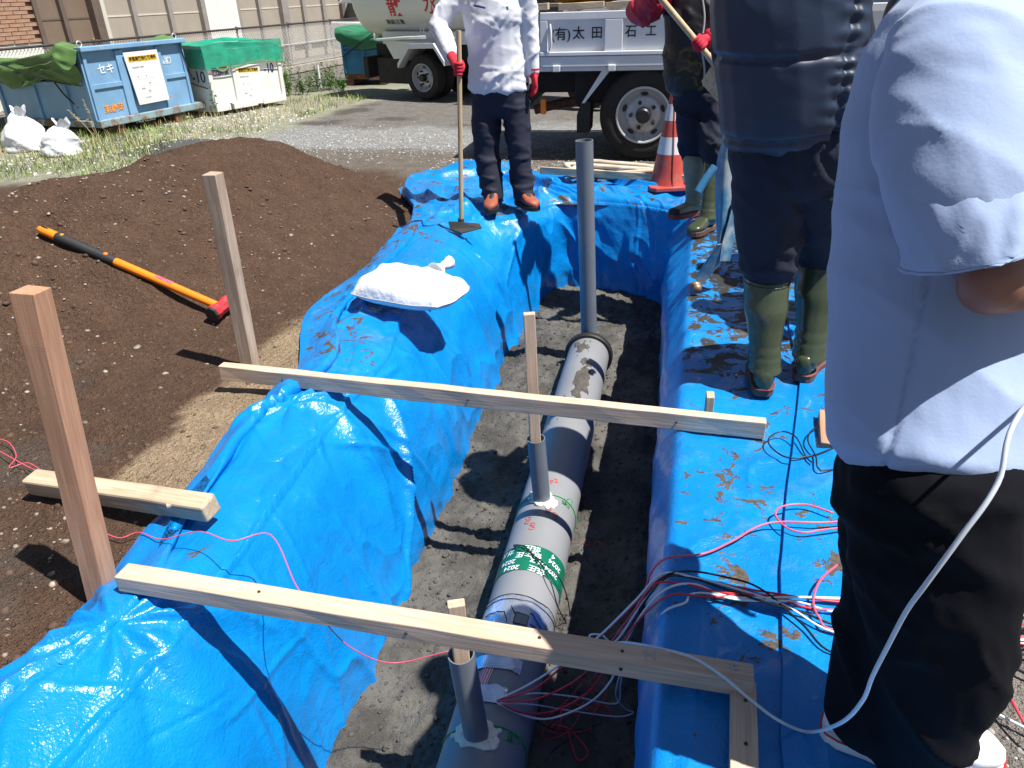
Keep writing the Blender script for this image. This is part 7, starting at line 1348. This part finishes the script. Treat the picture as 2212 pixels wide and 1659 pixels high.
# ---------------------------------------------------------------- two unseen workers added behind the near person to shade the right sheet
def added_shade_worker(x, y, label, jm, tm_, seed):
    t = thing('person', (x, y, 0.0), label, 'person'); f = np.array([-1.0, 0.05, 0]); s = np.array([0, 1.0, 0]); B = np.array([x, y, 0.0])
    m = MB(); limb(m, [B+Z*0.84, B+Z*1.0, B+Z*1.2, B+Z*1.38, B+Z*1.46], [0.19, 0.185, 0.20, 0.20, 0.10], [0.13, 0.13, 0.14, 0.13, 0.09], side=s)
    m2 = MB(); limb(m2, [B+Z*0.85, B+Z*1.2, B+Z*1.45], [0.14, 0.15, 0.08], [0.10, 0.10, 0.07], side=s); head_mesh(m2, B+Z*1.66, f); limb(m2, [B+Z*1.42, B+Z*1.58], [0.06, 0.055])
    m3 = MB(); limb(m3, [B+Z*0.94, B+Z*0.80], [0.18, 0.17], [0.13, 0.12], side=s)
    for q in (-1, 1):
        sh = B+s*q*0.20+Z*1.38; el = B+s*q*0.27+Z*1.10; wr = B+s*q*0.25+f*0.12+Z*0.88; limb(m, [sh-s*q*0.05, sh, el, wr], [0.07, 0.07, 0.058, 0.045]); limb(m2, [sh, el, wr], [0.045, 0.04, 0.03]); open_hand(m2, wr, -Z+f*0.2, -s*q, q, 0.18, 0.5)
        hp_ = B+s*q*0.09+Z*0.84; an_ = B+s*q*0.13+Z*0.09; limb(m3, [hp_, (hp_+an_)/2, an_], [0.10, 0.088, 0.075], [0.11, 0.09, 0.08], side=s); limb(m2, [hp_, an_], [0.07, 0.04]); shoe(t, an_-f*0.08-Z*0.07, f, 0.28, 0.10, 0.095, mt['shoe_black'], mt['sole'])
    blob_obj('body', m2, mt['skin'], t, 0.011, 3); blob_obj('jacket', m, jm, t, 0.013, 3, lambda V, N: folds(V, N, 0.012, 8, (0.4, 0.3, 0.8), seed)); blob_obj('trousers', m3, tm_, t, 0.013, 3, lambda V, N: folds(V, N, 0.012, 8, (0.2, 0.3, 0.9), seed+5)); hair_mesh(t, B+Z*1.66, f)
added_shade_worker(1.08, 3.50, 'unseen person in navy work clothes added behind the pale blue T-shirt to cast shade', mt['cloth_navy2'], mt['cloth_navy'], 901)
added_shade_worker(1.12, 4.12, 'unseen person in a black jacket added farther back behind the pale blue T-shirt to cast shade', mt['jacket_black'], mt['cloth_navy'], 911)

# ---------------------------------------------------------------- scuffed blue steel chute standing on end between the men
def zc_(x, y): return ((1640+x/3.458)*0.8641, (280+y/3.458)*0.8641)
Yk = 3.88; K = lambda x, y, d=0.0: atY(*zc_(x, y), Yk+d)
bp = thing('steel_chute', K(350, 1480), 'scuffed blue grey metal plate standing on end with a bolt at its foot', 'metal plate')
Lp = [(620, 40), (575, 220), (525, 420), (510, 560), (512, 760), (520, 960), (530, 1150)]; Rp = [(650, 40), (690, 260), (695, 420), (690, 600), (680, 760), (640, 950), (570, 1130)]
g_ = []
for (a, b) in zip(Lp, Rp): g_.append([K(a[0]+(b[0]-a[0])*q, a[1]+(b[1]-a[1])*q, -0.06+0.10*(2*q-1)**2*0.6+0.04*q) for q in np.linspace(0, 1, 7)])
m = MB(); m.grid(np.array(g_)); pb_ = m.build('plate', mt['tray_blue'], bp, smooth=60); sm = pb_.modifiers.new('thick', 'SOLIDIFY'); sm.thickness = 0.008
m = MB(); q = [K(680, 750, -0.02), K(705, 760, 0.06), K(700, 980, 0.06), K(640, 1290, 0.02), K(550, 1290, -0.05), K(575, 1130, -0.05)]; m.add(q + [p+np.array([0, 0.012, 0]) for p in q], [tuple(range(6)), tuple(range(11, 5, -1))] + [(i, 6+i, 6+(i+1) % 6, (i+1) % 6) for i in range(6)]); m.build('side_flange', mt['tray_blue'], bp)
m = MB(); q = [K(530, 1150, -0.06), K(572, 1140, -0.05), K(560, 1310, -0.04), K(395, 1500, -0.05), K(335, 1440, -0.06)]; m.add(q + [p+np.array([0, 0.014, 0]) for p in q], [tuple(range(5)), tuple(range(9, 4, -1))] + [(i, 5+i, 5+(i+1) % 5, (i+1) % 5) for i in range(5)]); m.build('foot_strap', mt['tray_blue'], bp)
m = MB(); m.tube([K(512, 470, -0.07), K(430, 580, -0.09), K(365, 690, -0.11)], 0.020, 10); m.build('arm', mt['tray_blue'], bp, smooth=60)
m = MB(); e0 = K(340, 1485, -0.05); ball(m, K(352, 1522, -0.07), 0.026, 14); m.lathe([(0.02, -0.01), (0.03, 0.0), (0.03, 0.012), (0.018, 0.02)], e0, unit([0.1, -0.4, -1]), 16); m.build('bolt', mt['brass'], bp, smooth=60)
